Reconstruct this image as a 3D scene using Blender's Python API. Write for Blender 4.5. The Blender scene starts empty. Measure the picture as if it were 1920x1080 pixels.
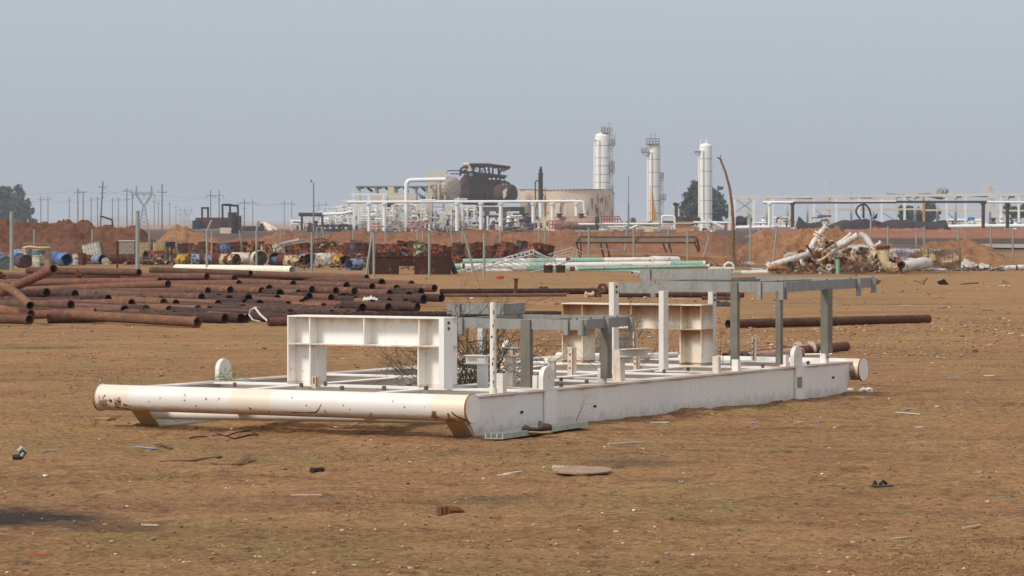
import bpy, math, random
import numpy as np
from mathutils import Vector, Matrix, noise
rad = math.radians
SC = bpy.context.scene
COL = SC.collection
random.seed(7)

# ------------------------------------------------------------------ camera
FPX, HX, HY, EYE = 6200.0, 960.0, 418.0, 2.0      # focal length in 1920-wide pixels, principal column, horizon row, eye height
cam = bpy.data.cameras.new('camera')
camo = bpy.data.objects.new('camera', cam)
COL.objects.link(camo)
camo.location = (0, 0, EYE)
camo.rotation_euler = (rad(90), 0, 0)
cam.sensor_width = 36.0
cam.lens = 36.0 * FPX / 1920.0
cam.shift_y = -(540.0 - HY) / 1920.0
cam.clip_start = 0.5
cam.clip_end = 30000
cam.dof.use_dof = True
cam.dof.focus_distance = 34.0
cam.dof.aperture_fstop = 16.0
SC.camera = camo

# ------------------------------------------------------------------ sky, sun, exposure
SUN_EL, SUN_AZ = rad(45), rad(236)                # azimuth clockwise from +Y (the view direction): from the left, a little behind the camera
w = bpy.data.worlds.new('World')
SC.world = w
w.use_nodes = True
nt = w.node_tree
nt.nodes.clear()
sky = nt.nodes.new('ShaderNodeTexSky')
sky.sky_type = 'NISHITA'
sky.sun_disc = False
sky.sun_elevation = SUN_EL
sky.sun_rotation = SUN_AZ
sky.altitude = 50
sky.air_density = 1.6
sky.dust_density = 2.5
sky.ozone_density = 1.4
hsv = nt.nodes.new('ShaderNodeHueSaturation')
hsv.inputs['Saturation'].default_value = 0.85
mixs = nt.nodes.new('ShaderNodeMix'); mixs.data_type = 'RGBA'; mixs.blend_type = 'MULTIPLY'
mixs.inputs[0].default_value = 1.0
mixs.inputs[7].default_value = (0.82, 0.93, 1.2, 1)
bg = nt.nodes.new('ShaderNodeBackground')
bg.inputs['Strength'].default_value = 0.14
wo = nt.nodes.new('ShaderNodeOutputWorld')
nt.links.new(sky.outputs[0], hsv.inputs['Color'])
nt.links.new(hsv.outputs[0], mixs.inputs[6])
# haze veil on the sky: grey-blue low down, brightened unseen overhead as fill
geo = nt.nodes.new('ShaderNodeTexCoord'); sepz = nt.nodes.new('ShaderNodeSeparateXYZ')
nt.links.new(geo.outputs['Generated'], sepz.inputs[0])
mr = nt.nodes.new('ShaderNodeMapRange'); mr.inputs['From Min'].default_value = 0.05; mr.inputs['From Max'].default_value = 0.5
nt.links.new(sepz.outputs['Z'], mr.inputs['Value'])
veil = nt.nodes.new('ShaderNodeMix'); veil.data_type = 'RGBA'
veil.inputs[6].default_value = (3.56, 4.0, 4.62, 1); veil.inputs[7].default_value = (6.0, 5.75, 5.5, 1)
nt.links.new(mr.outputs[0], veil.inputs[0])
vm = nt.nodes.new('ShaderNodeMix'); vm.data_type = 'RGBA'; vm.inputs[0].default_value = 0.7
nt.links.new(mixs.outputs[2], vm.inputs[6]); nt.links.new(veil.outputs[2], vm.inputs[7])
nt.links.new(vm.outputs[2], bg.inputs['Color'])
nt.links.new(bg.outputs[0], wo.inputs['Surface'])

sl = bpy.data.lights.new('sun', 'SUN')
sl.energy = 2.6
sl.angle = rad(11.0)
sl.color = (1.0, 0.93, 0.83)
so = bpy.data.objects.new('sun', sl)
COL.objects.link(so)
sdir = Vector((math.sin(SUN_AZ) * math.cos(SUN_EL), math.cos(SUN_AZ) * math.cos(SUN_EL), math.sin(SUN_EL)))
so.rotation_euler = sdir.to_track_quat('Z', 'Y').to_euler()
so.location = (0, 0, 50)

SC.view_settings.view_transform = 'Standard'
SC.view_settings.look = 'None'
SC.view_settings.exposure = 0.0
SC.view_settings.gamma = 1.0
SC.cycles.volume_bounces = 0
SC.cycles.max_bounces = 6

# ------------------------------------------------------------------ where things stand
def at(px, py, D):                                # the point seen at this pixel at depth D
    return Vector(((px - HX) * D / FPX, D, EYE - (py - HY) * D / FPX))
def gnd(py):                                      # depth of flat ground seen at this row
    return EYE * FPX / (py - HY)
def M(px, D):                                     # pixels to metres at depth D
    return px * D / FPX

# ------------------------------------------------------------------ materials
def lin(h):
    if isinstance(h, (tuple, list)): return (h[0], h[1], h[2], 1)
    h = h.lstrip('#')
    c = [int(h[i:i + 2], 16) / 255 for i in (0, 2, 4)]
    return tuple([(x / 12.92 if x <= 0.04045 else ((x + 0.055) / 1.055) ** 2.4) for x in c]) + (1,)

class NT:
    def __init__(s, name):
        s.m = bpy.data.materials.new(name)
        s.m.use_nodes = True
        s.t = s.m.node_tree
        s.b = s.t.nodes['Principled BSDF']
        s.tc = s.t.nodes.new('ShaderNodeTexCoord')
    def coord(s, kind='Object', scale=(1, 1, 1)):
        mp = s.t.nodes.new('ShaderNodeMapping')
        mp.inputs['Scale'].default_value = scale
        s.t.links.new(s.tc.outputs[kind], mp.inputs['Vector'])
        return mp.outputs[0]
    def pos(s, scale=(1, 1, 1)):
        g = s.t.nodes.new('ShaderNodeNewGeometry')
        mp = s.t.nodes.new('ShaderNodeMapping')
        mp.inputs['Scale'].default_value = scale
        s.t.links.new(g.outputs['Position'], mp.inputs['Vector'])
        return mp.outputs[0]
    def noise(s, vec, scale, detail=6, rough=0.6, dist=0.0):
        n = s.t.nodes.new('ShaderNodeTexNoise')
        n.inputs['Scale'].default_value = scale
        n.inputs['Detail'].default_value = detail
        n.inputs['Roughness'].default_value = rough
        n.inputs['Distortion'].default_value = dist
        s.t.links.new(vec, n.inputs['Vector'])
        return n.outputs['Fac']
    def voro(s, vec, scale, out='Distance'):
        n = s.t.nodes.new('ShaderNodeTexVoronoi')
        n.inputs['Scale'].default_value = scale
        s.t.links.new(vec, n.inputs['Vector'])
        return n.outputs[out]
    def ramp(s, fac, a, b, lo=0.0, hi=1.0):
        n = s.t.nodes.new('ShaderNodeMapRange')
        n.clamp = True
        n.inputs['From Min'].default_value = a; n.inputs['From Max'].default_value = b
        n.inputs['To Min'].default_value = lo; n.inputs['To Max'].default_value = hi
        s.t.links.new(fac, n.inputs['Value'])
        return n.outputs[0]
    def math(s, op, a, b=None):
        n = s.t.nodes.new('ShaderNodeMath'); n.operation = op
        for i, v in enumerate((a, b)):
            if v is None: continue
            if isinstance(v, (int, float)): n.inputs[i].default_value = v
            else: s.t.links.new(v, n.inputs[i])
        return n.outputs[0]
    def mix(s, fac, a, b, mode='MIX'):
        n = s.t.nodes.new('ShaderNodeMix'); n.data_type = 'RGBA'; n.blend_type = mode
        for sock, v in ((n.inputs[0], fac), (n.inputs[6], a), (n.inputs[7], b)):
            if isinstance(v, (int, float)): sock.default_value = v
            elif isinstance(v, str) or isinstance(v, tuple): sock.default_value = lin(v)
            else: s.t.links.new(v, sock)
        return n.outputs[2]
    def vary(s, col, amt, hue=0.0):
        oi = s.t.nodes.new('ShaderNodeObjectInfo')
        h = s.t.nodes.new('ShaderNodeHueSaturation')
        s.t.links.new(s.ramp(oi.outputs['Random'], 0, 1, 1 - amt, 1 + amt), h.inputs['Value'])
        if hue:
            r2 = s.math('FRACT', s.math('MULTIPLY', oi.outputs['Random'], 7.31))
            s.t.links.new(s.ramp(r2, 0, 1, 0.5 - hue, 0.5 + hue), h.inputs['Hue'])
        s.t.links.new(col, h.inputs['Color'])
        return h.outputs[0]
    def done(s, col, rough=0.7, metal=0.0, bump=None, bstr=0.3, bdist=0.01, spec=0.5):
        if isinstance(col, str) or isinstance(col, tuple): s.b.inputs['Base Color'].default_value = lin(col)
        else: s.t.links.new(col, s.b.inputs['Base Color'])
        if isinstance(rough, (int, float)): s.b.inputs['Roughness'].default_value = rough
        else: s.t.links.new(rough, s.b.inputs['Roughness'])
        s.b.inputs['Metallic'].default_value = metal
        s.b.inputs['Specular IOR Level'].default_value = spec
        if bump is not None:
            b = s.t.nodes.new('ShaderNodeBump')
            b.inputs['Strength'].default_value = bstr
            b.inputs['Distance'].default_value = bdist
            s.t.links.new(bump, b.inputs['Height'])
            s.t.links.new(b.outputs[0], s.b.inputs['Normal'])
        return s.m

def paint(name, base, sc=1.0, rust=0.12, grime=0.35, rustc='#7a4a22', grimec='#b79a72', streak=0.3, rough=0.5, vary=0.0, hue=0.0):
    """coat of paint with rust spots, runs of dirt down the faces and blotches; sc = size of the pattern"""
    n = NT(name)
    v = n.coord('Object', (1 / sc,) * 3)
    col = n.mix(n.ramp(n.noise(v, 1.6, 5), 0.35, 0.75, 0, grime * 0.55), base, grimec)
    vs = n.coord('Object', (9 / sc, 9 / sc, 0.7 / sc))
    col = n.mix(n.ramp(n.noise(vs, 1.0, 4), 0.56, 0.75, 0, streak), col, grimec)
    nz = n.noise(v, 9.0, 8, 0.7, 0.6)
    col = n.mix(n.ramp(n.noise(v, 3.1, 6, 0.65), 0.70 - rust * 0.35, 0.80 - rust * 0.35, 0, 0.5), col, '#c58f52')
    r = n.ramp(n.math('ADD', nz, n.math('MULTIPLY', n.noise(v, 1.3, 3), 0.35)), 0.93 - rust * .36, 0.945 - rust * .36)
    col = n.mix(r, col, rustc)
    if vary: col = n.vary(col, vary, hue)
    return n.done(col, n.ramp(r, 0, 1, rough, 0.9), 0, nz, 0.12, 0.004 * sc)

def rusty(name, c1, c2, sc=1.0, c3=None, rough=0.85, vary=0.25, hue=0.012):
    n = NT(name)
    v = n.coord('Object', (1 / sc,) * 3)
    nz = n.noise(v, 2.2, 8, 0.68, 0.4)
    col = n.mix(n.ramp(nz, 0.38, 0.60), c1, c2)
    if c3: col = n.mix(n.ramp(n.noise(v, 1.1, 6, 0.7), 0.55, 0.68, 0, 0.8), col, c3)
    fine = n.noise(v, 22, 4)
    col = n.mix(n.ramp(fine, 0.42, 0.64, 0, 0.5), col, '#2e1d16')
    col = n.mix(n.ramp(n.noise(v, 7, 6, .7), 0.56, 0.68, 0, 0.35), col, '#b0805c')
    if vary: col = n.vary(col, vary, hue)
    return n.done(col, rough, 0, fine, 0.25, 0.004 * sc, spec=0.25)

def plain(name, c, c2=None, sc=1.0, rough=0.7, vary=0.0, metal=0.0, spec=0.4):
    n = NT(name)
    v = n.coord('Object', (1 / sc,) * 3)
    nz = n.noise(v, 4, 6, 0.65)
    col = n.mix(n.ramp(nz, 0.35, 0.7), c, c2 if c2 else c)
    if vary: col = n.vary(col, vary)
    return n.done(col, rough, metal, nz, 0.2, 0.01 * sc, spec)

def soil(name, a, b, c, dark, olive=None, sc=1.0, bd=0.03):
    n = NT(name)
    p = n.pos((1 / sc,) * 3)
    col = n.mix(n.ramp(n.noise(p, 0.5, 6, 0.6), 0.4, 0.62), a, b)
    col = n.mix(n.ramp(n.noise(p, 4.5, 7, 0.72), 0.48, 0.68, 0, 0.75), col, c)
    col = n.mix(n.ramp(n.noise(p, 1.3, 8, 0.75), 0.56, 0.7, 0, 0.6), col, dark)
    if olive: col = n.mix(n.ramp(n.noise(p, 0.8, 5, 0.62), 0.5, 0.64, 0, 0.5), col, olive)
    f = n.noise(p, 14, 8, 0.78)
    col = n.mix(n.ramp(f, 0.44, 0.62, 0, 0.4), col, dark)
    return n.done(col, 0.95, 0, f, 0.9, bd * sc, spec=0.1)

# ------------------------------------------------------------------ meshes
Z = Vector((0, 0, 1))
class MB:
    def __init__(s): s.v = []; s.f = []
    def add(s, vs, fs):
        n = len(s.v)
        s.v += [tuple(x) for x in vs]
        s.f += [tuple(n + i for i in f) for f in fs]
        return s
    def hexa(s, q):                                # 8 corners: bottom ring then top ring
        return s.add(q, [(0, 3, 2, 1), (4, 5, 6, 7), (0, 1, 5, 4), (1, 2, 6, 5), (2, 3, 7, 6), (3, 0, 4, 7)])
    def box(s, c, d, R=None):
        c = Vector(c); q = []
        for z in (-1, 1):
            for x, y in ((-1, -1), (1, -1), (1, 1), (-1, 1)):
                p = Vector((x * d[0] / 2, y * d[1] / 2, z * d[2] / 2))
                if R is not None: p = R @ p
                q.append(c + p)
        return s.hexa(q)
    def bb(s, lo, hi):
        return s.box([(a + b) / 2 for a, b in zip(lo, hi)], [abs(b - a) for a, b in zip(lo, hi)])
    def frame(s, p0, p1, up=Z):
        p0, p1 = Vector(p0), Vector(p1)
        d = (p1 - p0); L = d.length; d.normalize()
        u = Vector(up)
        if abs(d.dot(u)) > 0.97: u = Vector((0, 1, 0))
        sd = d.cross(u).normalized(); u = sd.cross(d).normalized()
        return p0, d, sd, u, L
    def bar(s, p0, p1, w, h, up=Z, os=0.0, ou=0.0):  # box along p0-p1, w sideways, h along up, with side/up offset
        p, d, sd, u, L = s.frame(p0, p1, up)
        q = []
        for k in (0, 1):
            for a, b in ((-1, -1), (1, -1), (1, 1), (-1, 1)):
                q.append(p + d * (L * k) + sd * (os + a * w / 2) + u * (ou + b * h / 2))
        return s.hexa(q)
    def ibeam(s, p0, p1, h, b, tf=0.014, tw=0.01, up=Z):   # p0-p1 is the top centre line
        s.bar(p0, p1, b, tf, up, 0, -tf / 2)
        s.bar(p0, p1, b, tf, up, 0, -h + tf / 2)
        s.bar(p0, p1, tw, h - 2 * tf + 0.004, up, 0, -h / 2)
        return s
    def chan(s, p0, p1, h, b, t=0.008, up=Z, side=1):      # web on the line, flanges to one side; p0-p1 is the top edge
        s.bar(p0, p1, t, h, up, 0, -h / 2)
        s.bar(p0, p1, b, t, up, side * (b / 2 + t / 2 - .001), -t / 2)
        s.bar(p0, p1, b, t, up, side * (b / 2 + t / 2 - .001), -h + t / 2)
        return s
    def tube(s, pts, r, seg=12, wall=0.0, caps=True):
        pts = [Vector(p) for p in pts]
        n = len(pts)
        rr = r if isinstance(r, (list, tuple)) else [r] * n
        T = []
        for i in range(n):
            a = pts[max(i - 1, 0)]; b = pts[min(i + 1, n - 1)]
            t = (b - a)
            T.append(t.normalized() if t.length > 1e-9 else Vector((0, 0, 1)))
        u = Z if abs(T[0].dot(Z)) < 0.95 else Vector((0, 1, 0))
        sd = T[0].cross(u).normalized(); u = sd.cross(T[0]).normalized()
        rings = []; F = []
        V = []
        def ring(i, rad_, sd, u):
            base = len(V)
            for k in range(seg):
                a = 2 * math.pi * k / seg
                V.append(pts[i] + (sd * math.cos(a) + u * math.sin(a)) * rad_)
            return base
        fr = []
        for i in range(n):
            if i:
                q = T[i - 1].rotation_difference(T[i])
                sd = q @ sd; u = q @ u
            fr.append((sd.copy(), u.copy()))
            sc = 1.0
            if 0 < i < n - 1:
                d0 = (pts[i] - pts[i - 1]).normalized(); c = max(0.5, math.sqrt(max(0.0, (1 + d0.dot((pts[i + 1] - pts[i]).normalized())) / 2)))
                sc = 1 / c if c < 0.999 else 1
                sc = min(sc, 1.15)
            rings.append(ring(i, rr[i] * sc, sd, u))
        for i in range(n - 1):
            a, b = rings[i], rings[i + 1]
            for k in range(seg):
                k2 = (k + 1) % seg
                F.append((a + k, b + k, b + k2, a + k2))
        if wall > 0:
            inn = [ring(i, rr[i] - wall, *fr[i]) for i in range(n)]
            for i in range(n - 1):
                a, b = inn[i], inn[i + 1]
                for k in range(seg):
                    k2 = (k + 1) % seg
                    F.append((a + k, a + k2, b + k2, b + k))
            for (a, b, fl) in ((rings[0], inn[0], 0), (rings[-1], inn[-1], 1)):
                for k in range(seg):
                    k2 = (k + 1) % seg
                    F.append((a + k, a + k2, b + k2, b + k) if fl == 0 else (a + k, b + k, b + k2, a + k2))
        elif caps:
            F.append(tuple(rings[0] + k for k in range(seg)))
            F.append(tuple(rings[-1] + k for k in reversed(range(seg))))
        return s.add(V, F)
    def disc(s, c, ax, r, t, seg=20):
        c = Vector(c); ax = Vector(ax).normalized()
        return s.tube([c - ax * t / 2, c + ax * t / 2], r, seg)
    def prism(s, pts2, o, ex, ey, ez, t):           # outline in the ex/ey plane, t thick along ez
        o, ex, ey, ez = Vector(o), Vector(ex), Vector(ey), Vector(ez)
        n = len(pts2)
        a = [o + ex * x + ey * y - ez * t / 2 for x, y in pts2]
        b = [o + ex * x + ey * y + ez * t / 2 for x, y in pts2]
        F = [tuple(reversed(range(n))), tuple(range(n, 2 * n))]
        F += [(i, (i + 1) % n, n + (i + 1) % n, n + i) for i in range(n)]
        return s.add(a + b, F)
    def rock(s, c, r, sq=0.7, rng=random):
        c = Vector(c)
        V = []; a0 = rng.random() * 6.3
        V.append(c + Vector((0, 0, r * sq * rng.uniform(.6, 1.1))))
        for ph, rr in ((0.45, .85), (-0.35, .95)):
            for k in range(6):
                a = a0 + k * 1.047 + rng.uniform(-.25, .25)
                R = r * rr * rng.uniform(.7, 1.25)
                V.append(c + Vector((math.cos(a) * R, math.sin(a) * R, r * sq * ph * rng.uniform(.7, 1.3))))
        V.append(c + Vector((0, 0, -r * sq)))
        F = [(0, 1 + k, 1 + (k + 1) % 6) for k in range(6)]
        F += [(1 + k, 7 + k, 7 + (k + 1) % 6, 1 + (k + 1) % 6) for k in range(6)]
        F += [(13, 7 + (k + 1) % 6, 7 + k) for k in range(6)]
        return s.add(V, F)
    def build(s, name, mat, parent=None, smooth=35, origin=None):
        me = bpy.data.meshes.new(name)
        V = s.v
        if origin is not None:
            o = Vector(origin); V = [(x - o.x, y - o.y, z - o.z) for x, y, z in V]
        elif parent is not None and parent.get('_o') is not None:
            o = Vector(parent['_o']); V = [(x - o.x, y - o.y, z - o.z) for x, y, z in V]
        me.from_pydata(V, [], s.f)
        me.validate()
        if smooth:
            me.shade_smooth()
            me.set_sharp_from_angle(angle=rad(smooth))
        ob = bpy.data.objects.new(name, me)
        ms = mat if isinstance(mat, (list, tuple)) else [mat]
        for m_ in ms: me.materials.append(m_)
        COL.objects.link(ob)
        if parent is not None: ob.parent = parent
        elif origin is not None: ob.location = origin
        return ob

def tag(o, label=None, cat=None, group=None, kind=None):
    if label: o['label'] = label
    if cat: o['category'] = cat
    if group: o['group'] = group
    if kind: o['kind'] = kind
    return o

def thing(name, label, cat, loc=(0, 0, 0), group=None, rotz=0.0, world=True):
    """Empty at a thing's base; with world=True its parts are given in world coordinates and re-based here"""
    o = bpy.data.objects.new(name, None)
    o.empty_display_size = 0.2
    COL.objects.link(o)
    o.location = loc
    o.rotation_euler = (0, 0, rotz)
    if world: o['_o'] = tuple(loc)
    return tag(o, label, cat, group)

def sub(mb, name, mat, part, root, smooth=35):      # a sub-part: its parent part has the root's frame
    ob = mb.build(name, mat, None, smooth, origin=root['_o'] if root.get('_o') is not None else (0, 0, 0))
    ob.location = (0, 0, 0)
    ob.parent = part
    return ob

def whole(mb, name, mat, label, cat, loc, group=None, smooth=35):   # a thing that is one mesh
    return tag(mb.build(name, mat, None, smooth, origin=loc), label, cat, group)

def copy_tree(o, parent=None):
    c = o.copy(); COL.objects.link(c)
    c.parent = parent
    for ch in o.children: copy_tree(ch, c)
    return c

def _o(n):
    tens = {4: 'fort', 5: 'fift', 6: 'sixt', 7: 'sevent', 8: 'eight', 9: 'ninet'}
    return tens[n // 10] + ('ieth' if n % 10 == 0 else 'y-' + ['first', 'second', 'third', 'fourth', 'fifth', 'sixth', 'seventh', 'eighth', 'ninth'][n % 10 - 1])
ORD = ['first', 'second', 'third', 'fourth', 'fifth', 'sixth', 'seventh', 'eighth', 'ninth', 'tenth', 'eleventh', 'twelfth', 'thirteenth',
       'fourteenth', 'fifteenth', 'sixteenth', 'seventeenth', 'eighteenth', 'nineteenth', 'twentieth'] + ['twenty-' + s for s in
       ('first', 'second', 'third', 'fourth', 'fifth', 'sixth', 'seventh', 'eighth', 'ninth')] + ['thirtieth'] + ['thirty-' + s for s in
       ('first', 'second', 'third', 'fourth', 'fifth', 'sixth', 'seventh', 'eighth', 'ninth')] + [_o(i) for i in range(40, 100)]

# numpy value noise, for the ground and the earth banks
def vnoise(x, y, seed=0):
    xi = np.floor(x).astype(np.int64); yi = np.floor(y).astype(np.int64)
    xf = x - xi; yf = y - yi
    u = xf * xf * (3 - 2 * xf); v = yf * yf * (3 - 2 * yf)
    def h(a, b):
        n = (a * 374761393 + b * 668265263 + seed * 1442695041) & 0xffffffff
        n = ((n ^ (n >> 13)) * 1274126177) & 0xffffffff
        n = n ^ (n >> 16)
        return (n & 0xffff) / 65535.0
    return (h(xi, yi) * (1 - u) + h(xi + 1, yi) * u) * (1 - v) + (h(xi, yi + 1) * (1 - u) + h(xi + 1, yi + 1) * u) * v
def fbm(x, y, octs=5, seed=0, gain=0.5):
    s = np.zeros_like(x, dtype=float); a = 1.0; t = 0
    for i in range(octs):
        s += a * (vnoise(x * 2 ** i + 17.3 * i, y * 2 ** i - 9.1 * i, seed + i) - 0.5)
        t += a; a *= gain
    return s / t * 2

def grid_mesh(name, X, Y, Zz, mat, smooth=True):
    nr, nc = X.shape
    me = bpy.data.meshes.new(name)
    co = np.stack([X, Y, Zz], -1).reshape(-1, 3).astype(np.float32)
    me.vertices.add(nr * nc)
    me.vertices.foreach_set('co', co.ravel())
    i = np.arange((nr - 1) * (nc - 1)); r = i // (nc - 1); c = i % (nc - 1)
    a = r * nc + c
    q = np.stack([a, a + 1, a + nc + 1, a + nc], -1).astype(np.int32)
    me.loops.add(q.size); me.polygons.add(len(q))
    me.loops.foreach_set('vertex_index', q.ravel())
    me.polygons.foreach_set('loop_start', np.arange(len(q), dtype=np.int32) * 4)
    me.polygons.foreach_set('loop_total', np.full(len(q), 4, dtype=np.int32))
    me.update(calc_edges=True)
    me.materials.append(mat)
    if smooth: me.shade_smooth()
    ob = bpy.data.objects.new(name, me)
    COL.objects.link(ob)
    return ob
# ------------------------------------------------------------------ the skid's own frame (needed by the ground under it)
SK_O = Vector((-0.37, 30.7, 0.0)); SK_A = rad(28.96)
SK_U = Vector((math.sin(SK_A), math.cos(SK_A), 0)); SK_W = Vector((-math.cos(SK_A), math.sin(SK_A), 0))
def SK(u, w, z=0.0): return SK_O + SK_U * u + SK_W * w + Z * z

# ------------------------------------------------------------------ ground
def height(X, Y):
    fine = np.clip((75 - Y) / 40, 0, 1)
    h = 0.035 * fbm(X * 0.35, Y * 0.35, 4, 3) + fine * (0.016 * fbm(X * 1.7, Y * 1.7, 3, 11) + 0.026 * fbm(X * 5.5, Y * 4.5, 4, 21, .66))
    ridg = fbm(X * .5 + 3, Y * 1.3, 4, 33)
    h += fine * 0.05 * np.clip(ridg - 0.08, 0, 1) * np.clip(fbm(X * 9, Y * 9, 2, 41) + .3, 0, 1)
    h += np.clip((Y - 75) / 60, 0, 1) * 0.05 * fbm(X * .25, Y * .12, 4, 5)
    # soil banked against and inside the skid
    du = (X - SK_O.x) * SK_U.x + (Y - SK_O.y) * SK_U.y; dw = (X - SK_O.x) * SK_W.x + (Y - SK_O.y) * SK_W.y
    bank = np.exp(-((dw - .0) / .22) ** 2) * np.clip(np.minimum(du - .3, 9.2 - du) * 2, 0, 1)
    h += bank * (0.022 + 0.010 * fbm(du * 1.6, dw * .5, 5, 61, .65))
    ins = np.clip(np.minimum(np.minimum(du - .2, 8.6 - du), np.minimum(dw - .1, 3.7 - dw)) * 1.5, 0, 1)
    h += ins * 0.03
    return h

def ground_material():
    n = NT('soil_ground')
    p = n.pos()
    big = n.noise(p, 0.10, 4, 0.6)
    mid = n.noise(p, 0.55, 6, 0.62, 0.4)
    sm = n.noise(p, 3.2, 8, 0.74)
    fine = n.noise(p, 17, 9, 0.8)
    grit = n.noise(p, 70, 4, 0.8)
    col = n.mix(n.ramp(mid, 0.36, 0.62), '#9c744e', '#b0865c')
    col = n.mix(n.ramp(n.noise(p, 0.33, 7, 0.66), 0.46, 0.62, 0, 0.6), col, '#94824f')        # mossy olive film
    col = n.mix(n.ramp(n.noise(p, 0.21, 6, 0.7), 0.56, 0.70, 0, 0.75), col, '#b47f54')        # redder bare clay
    col = n.mix(n.ramp(n.noise(n.pos((.5, 1, 1)), .16, 6, .65, .5), .48, .62, 0, .4), col, '#86664a')
    col = n.mix(n.ramp(sm, 0.50, 0.64, 0, 0.7), col, '#6d5038')
    col = n.mix(n.ramp(n.noise(p, 1.1, 8, 0.78, 0.5), 0.58, 0.70, 0, 0.6), col, '#5d4636')
    col = n.mix(n.ramp(fine, 0.50, 0.62, 0, 0.75), col, '#503a2a')
    col = n.mix(n.ramp(fine, 0.47, 0.36, 0, 0.6), col, '#cba782')
    col = n.mix(n.ramp(grit, 0.60, 0.72, 0, 0.55), col, '#d8b48c')
    col = n.mix(n.ramp(grit, 0.42, 0.34, 0, 0.5), col, '#4a3020')
    st = n.noise(n.pos((.22, 1.5, 1)), 0.9, 7, .7, .6)
    col = n.mix(n.math('MULTIPLY', n.ramp(st, .55, .66), n.ramp(n.noise(p, 9, 7, .8), .40, .62)), col, '#5f4030')
    col = n.mix(n.math('MULTIPLY', n.ramp(st, .44, .36), n.ramp(n.noise(p, 5, 6, .7), .40, .62, 0, .6)), col, '#bd9870')
    # oil-dark patches where something was spilt
    def spot(cx, cy, rx, ry, amt, c='#3a3430'):
        nonlocal col
        g = n.t.nodes.new('ShaderNodeMapping'); g.vector_type = 'TEXTURE'
        g.inputs['Location'].default_value = (cx, cy, 0); g.inputs['Scale'].default_value = (rx, ry, 1000)
        gp = n.t.nodes.new('ShaderNodeNewGeometry'); n.t.links.new(gp.outputs['Position'], g.inputs['Vector'])
        ln = n.t.nodes.new('ShaderNodeVectorMath'); ln.operation = 'LENGTH'; n.t.links.new(g.outputs[0], ln.inputs[0])
        d = n.math('ADD', ln.outputs['Value'], n.math('MULTIPLY', n.math('SUBTRACT', n.noise(p, 2.2, 8, 0.75), 0.5), 1.7))
        col = n.mix(n.ramp(d, 1.05, 0.45, 0, amt), col, c)
    for (px, py, rx, ry, amt) in ((20, 974, .80, .95, .95), (200, 985, .55, .6, .5), (1190, 868, .62, .5, .45), (560, 932, .6, .4, .3),
                                  (930, 932, .45, .3, .4), (1240, 898, .4, .25, .35), (80, 652, 1.0, .9, .5), (1740, 570, 3.2, .9, .55), (1500, 568, 2.0, .6, .4),
                                  (1500, 500, 5, 3, .35), (900, 560, 4, 2, .2)):
        D = gnd(py); spot((px - HX) * D / FPX, D, rx, ry, amt)
    # pale gravelly lens beside the skid's far end
    # distance zones of the flats
    sep = n.t.nodes.new('ShaderNodeSeparateXYZ'); gp = n.t.nodes.new('ShaderNodeNewGeometry')
    n.t.links.new(gp.outputs['Position'], sep.inputs[0])
    yy = n.math('ADD', sep.outputs['Y'], n.math('MULTIPLY', n.math('SUBTRACT', n.noise(p, 0.02, 5), 0.5), 90))
    col = n.mix(n.ramp(yy, 120, 150, 0, 0.55), col, n.mix(n.ramp(n.noise(p, .12, 6, .7), .4, .6), '#6f5038', '#99764f'))
    plain_ = n.mix(n.ramp(n.noise(n.pos((.2, 1, 1)), 0.02, 6, .65), .42, .6), '#5f4c40', '#4c3f38')
    col = n.mix(n.ramp(yy, 215, 250), col, plain_)
    far_ = n.mix(n.ramp(n.noise(n.pos((.25, 1, 1)), 0.006, 6, .65), .42, .6), '#a5805f', '#8b6e54')
    col = n.mix(n.ramp(yy, 900, 1150), col, far_)
    bump = n.math('ADD', n.math('ADD', n.math('MULTIPLY', fine, .7), n.math('MULTIPLY', sm, 1.2)), n.math('MULTIPLY', grit, .25))
    return n.done(col, 0.95, 0, bump, 1.0, 0.035, spec=0.1)

ys = [15.0]
while ys[-1] < 62: ys.append(ys[-1] + max(0.03, 7.5e-5 * ys[-1] ** 2))
while ys[-1] < 11000: ys.append(ys[-1] * 1.022)
ys = np.array([-30, -20, -10, 0, 6, 10, 13] + ys)
s_ = np.linspace(-1, 1, 460)
Yg = np.repeat(ys[:, None], len(s_), 1)
Xg = s_[None, :] * (7 + 0.30 * np.maximum(Yg, 10))
ground = grid_mesh('ground', Xg, Yg, height(Xg, Yg), ground_material())
tag(ground, kind='structure')
def gz(x, y): return float(height(np.array([float(x)]), np.array([float(y)]))[0])

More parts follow.
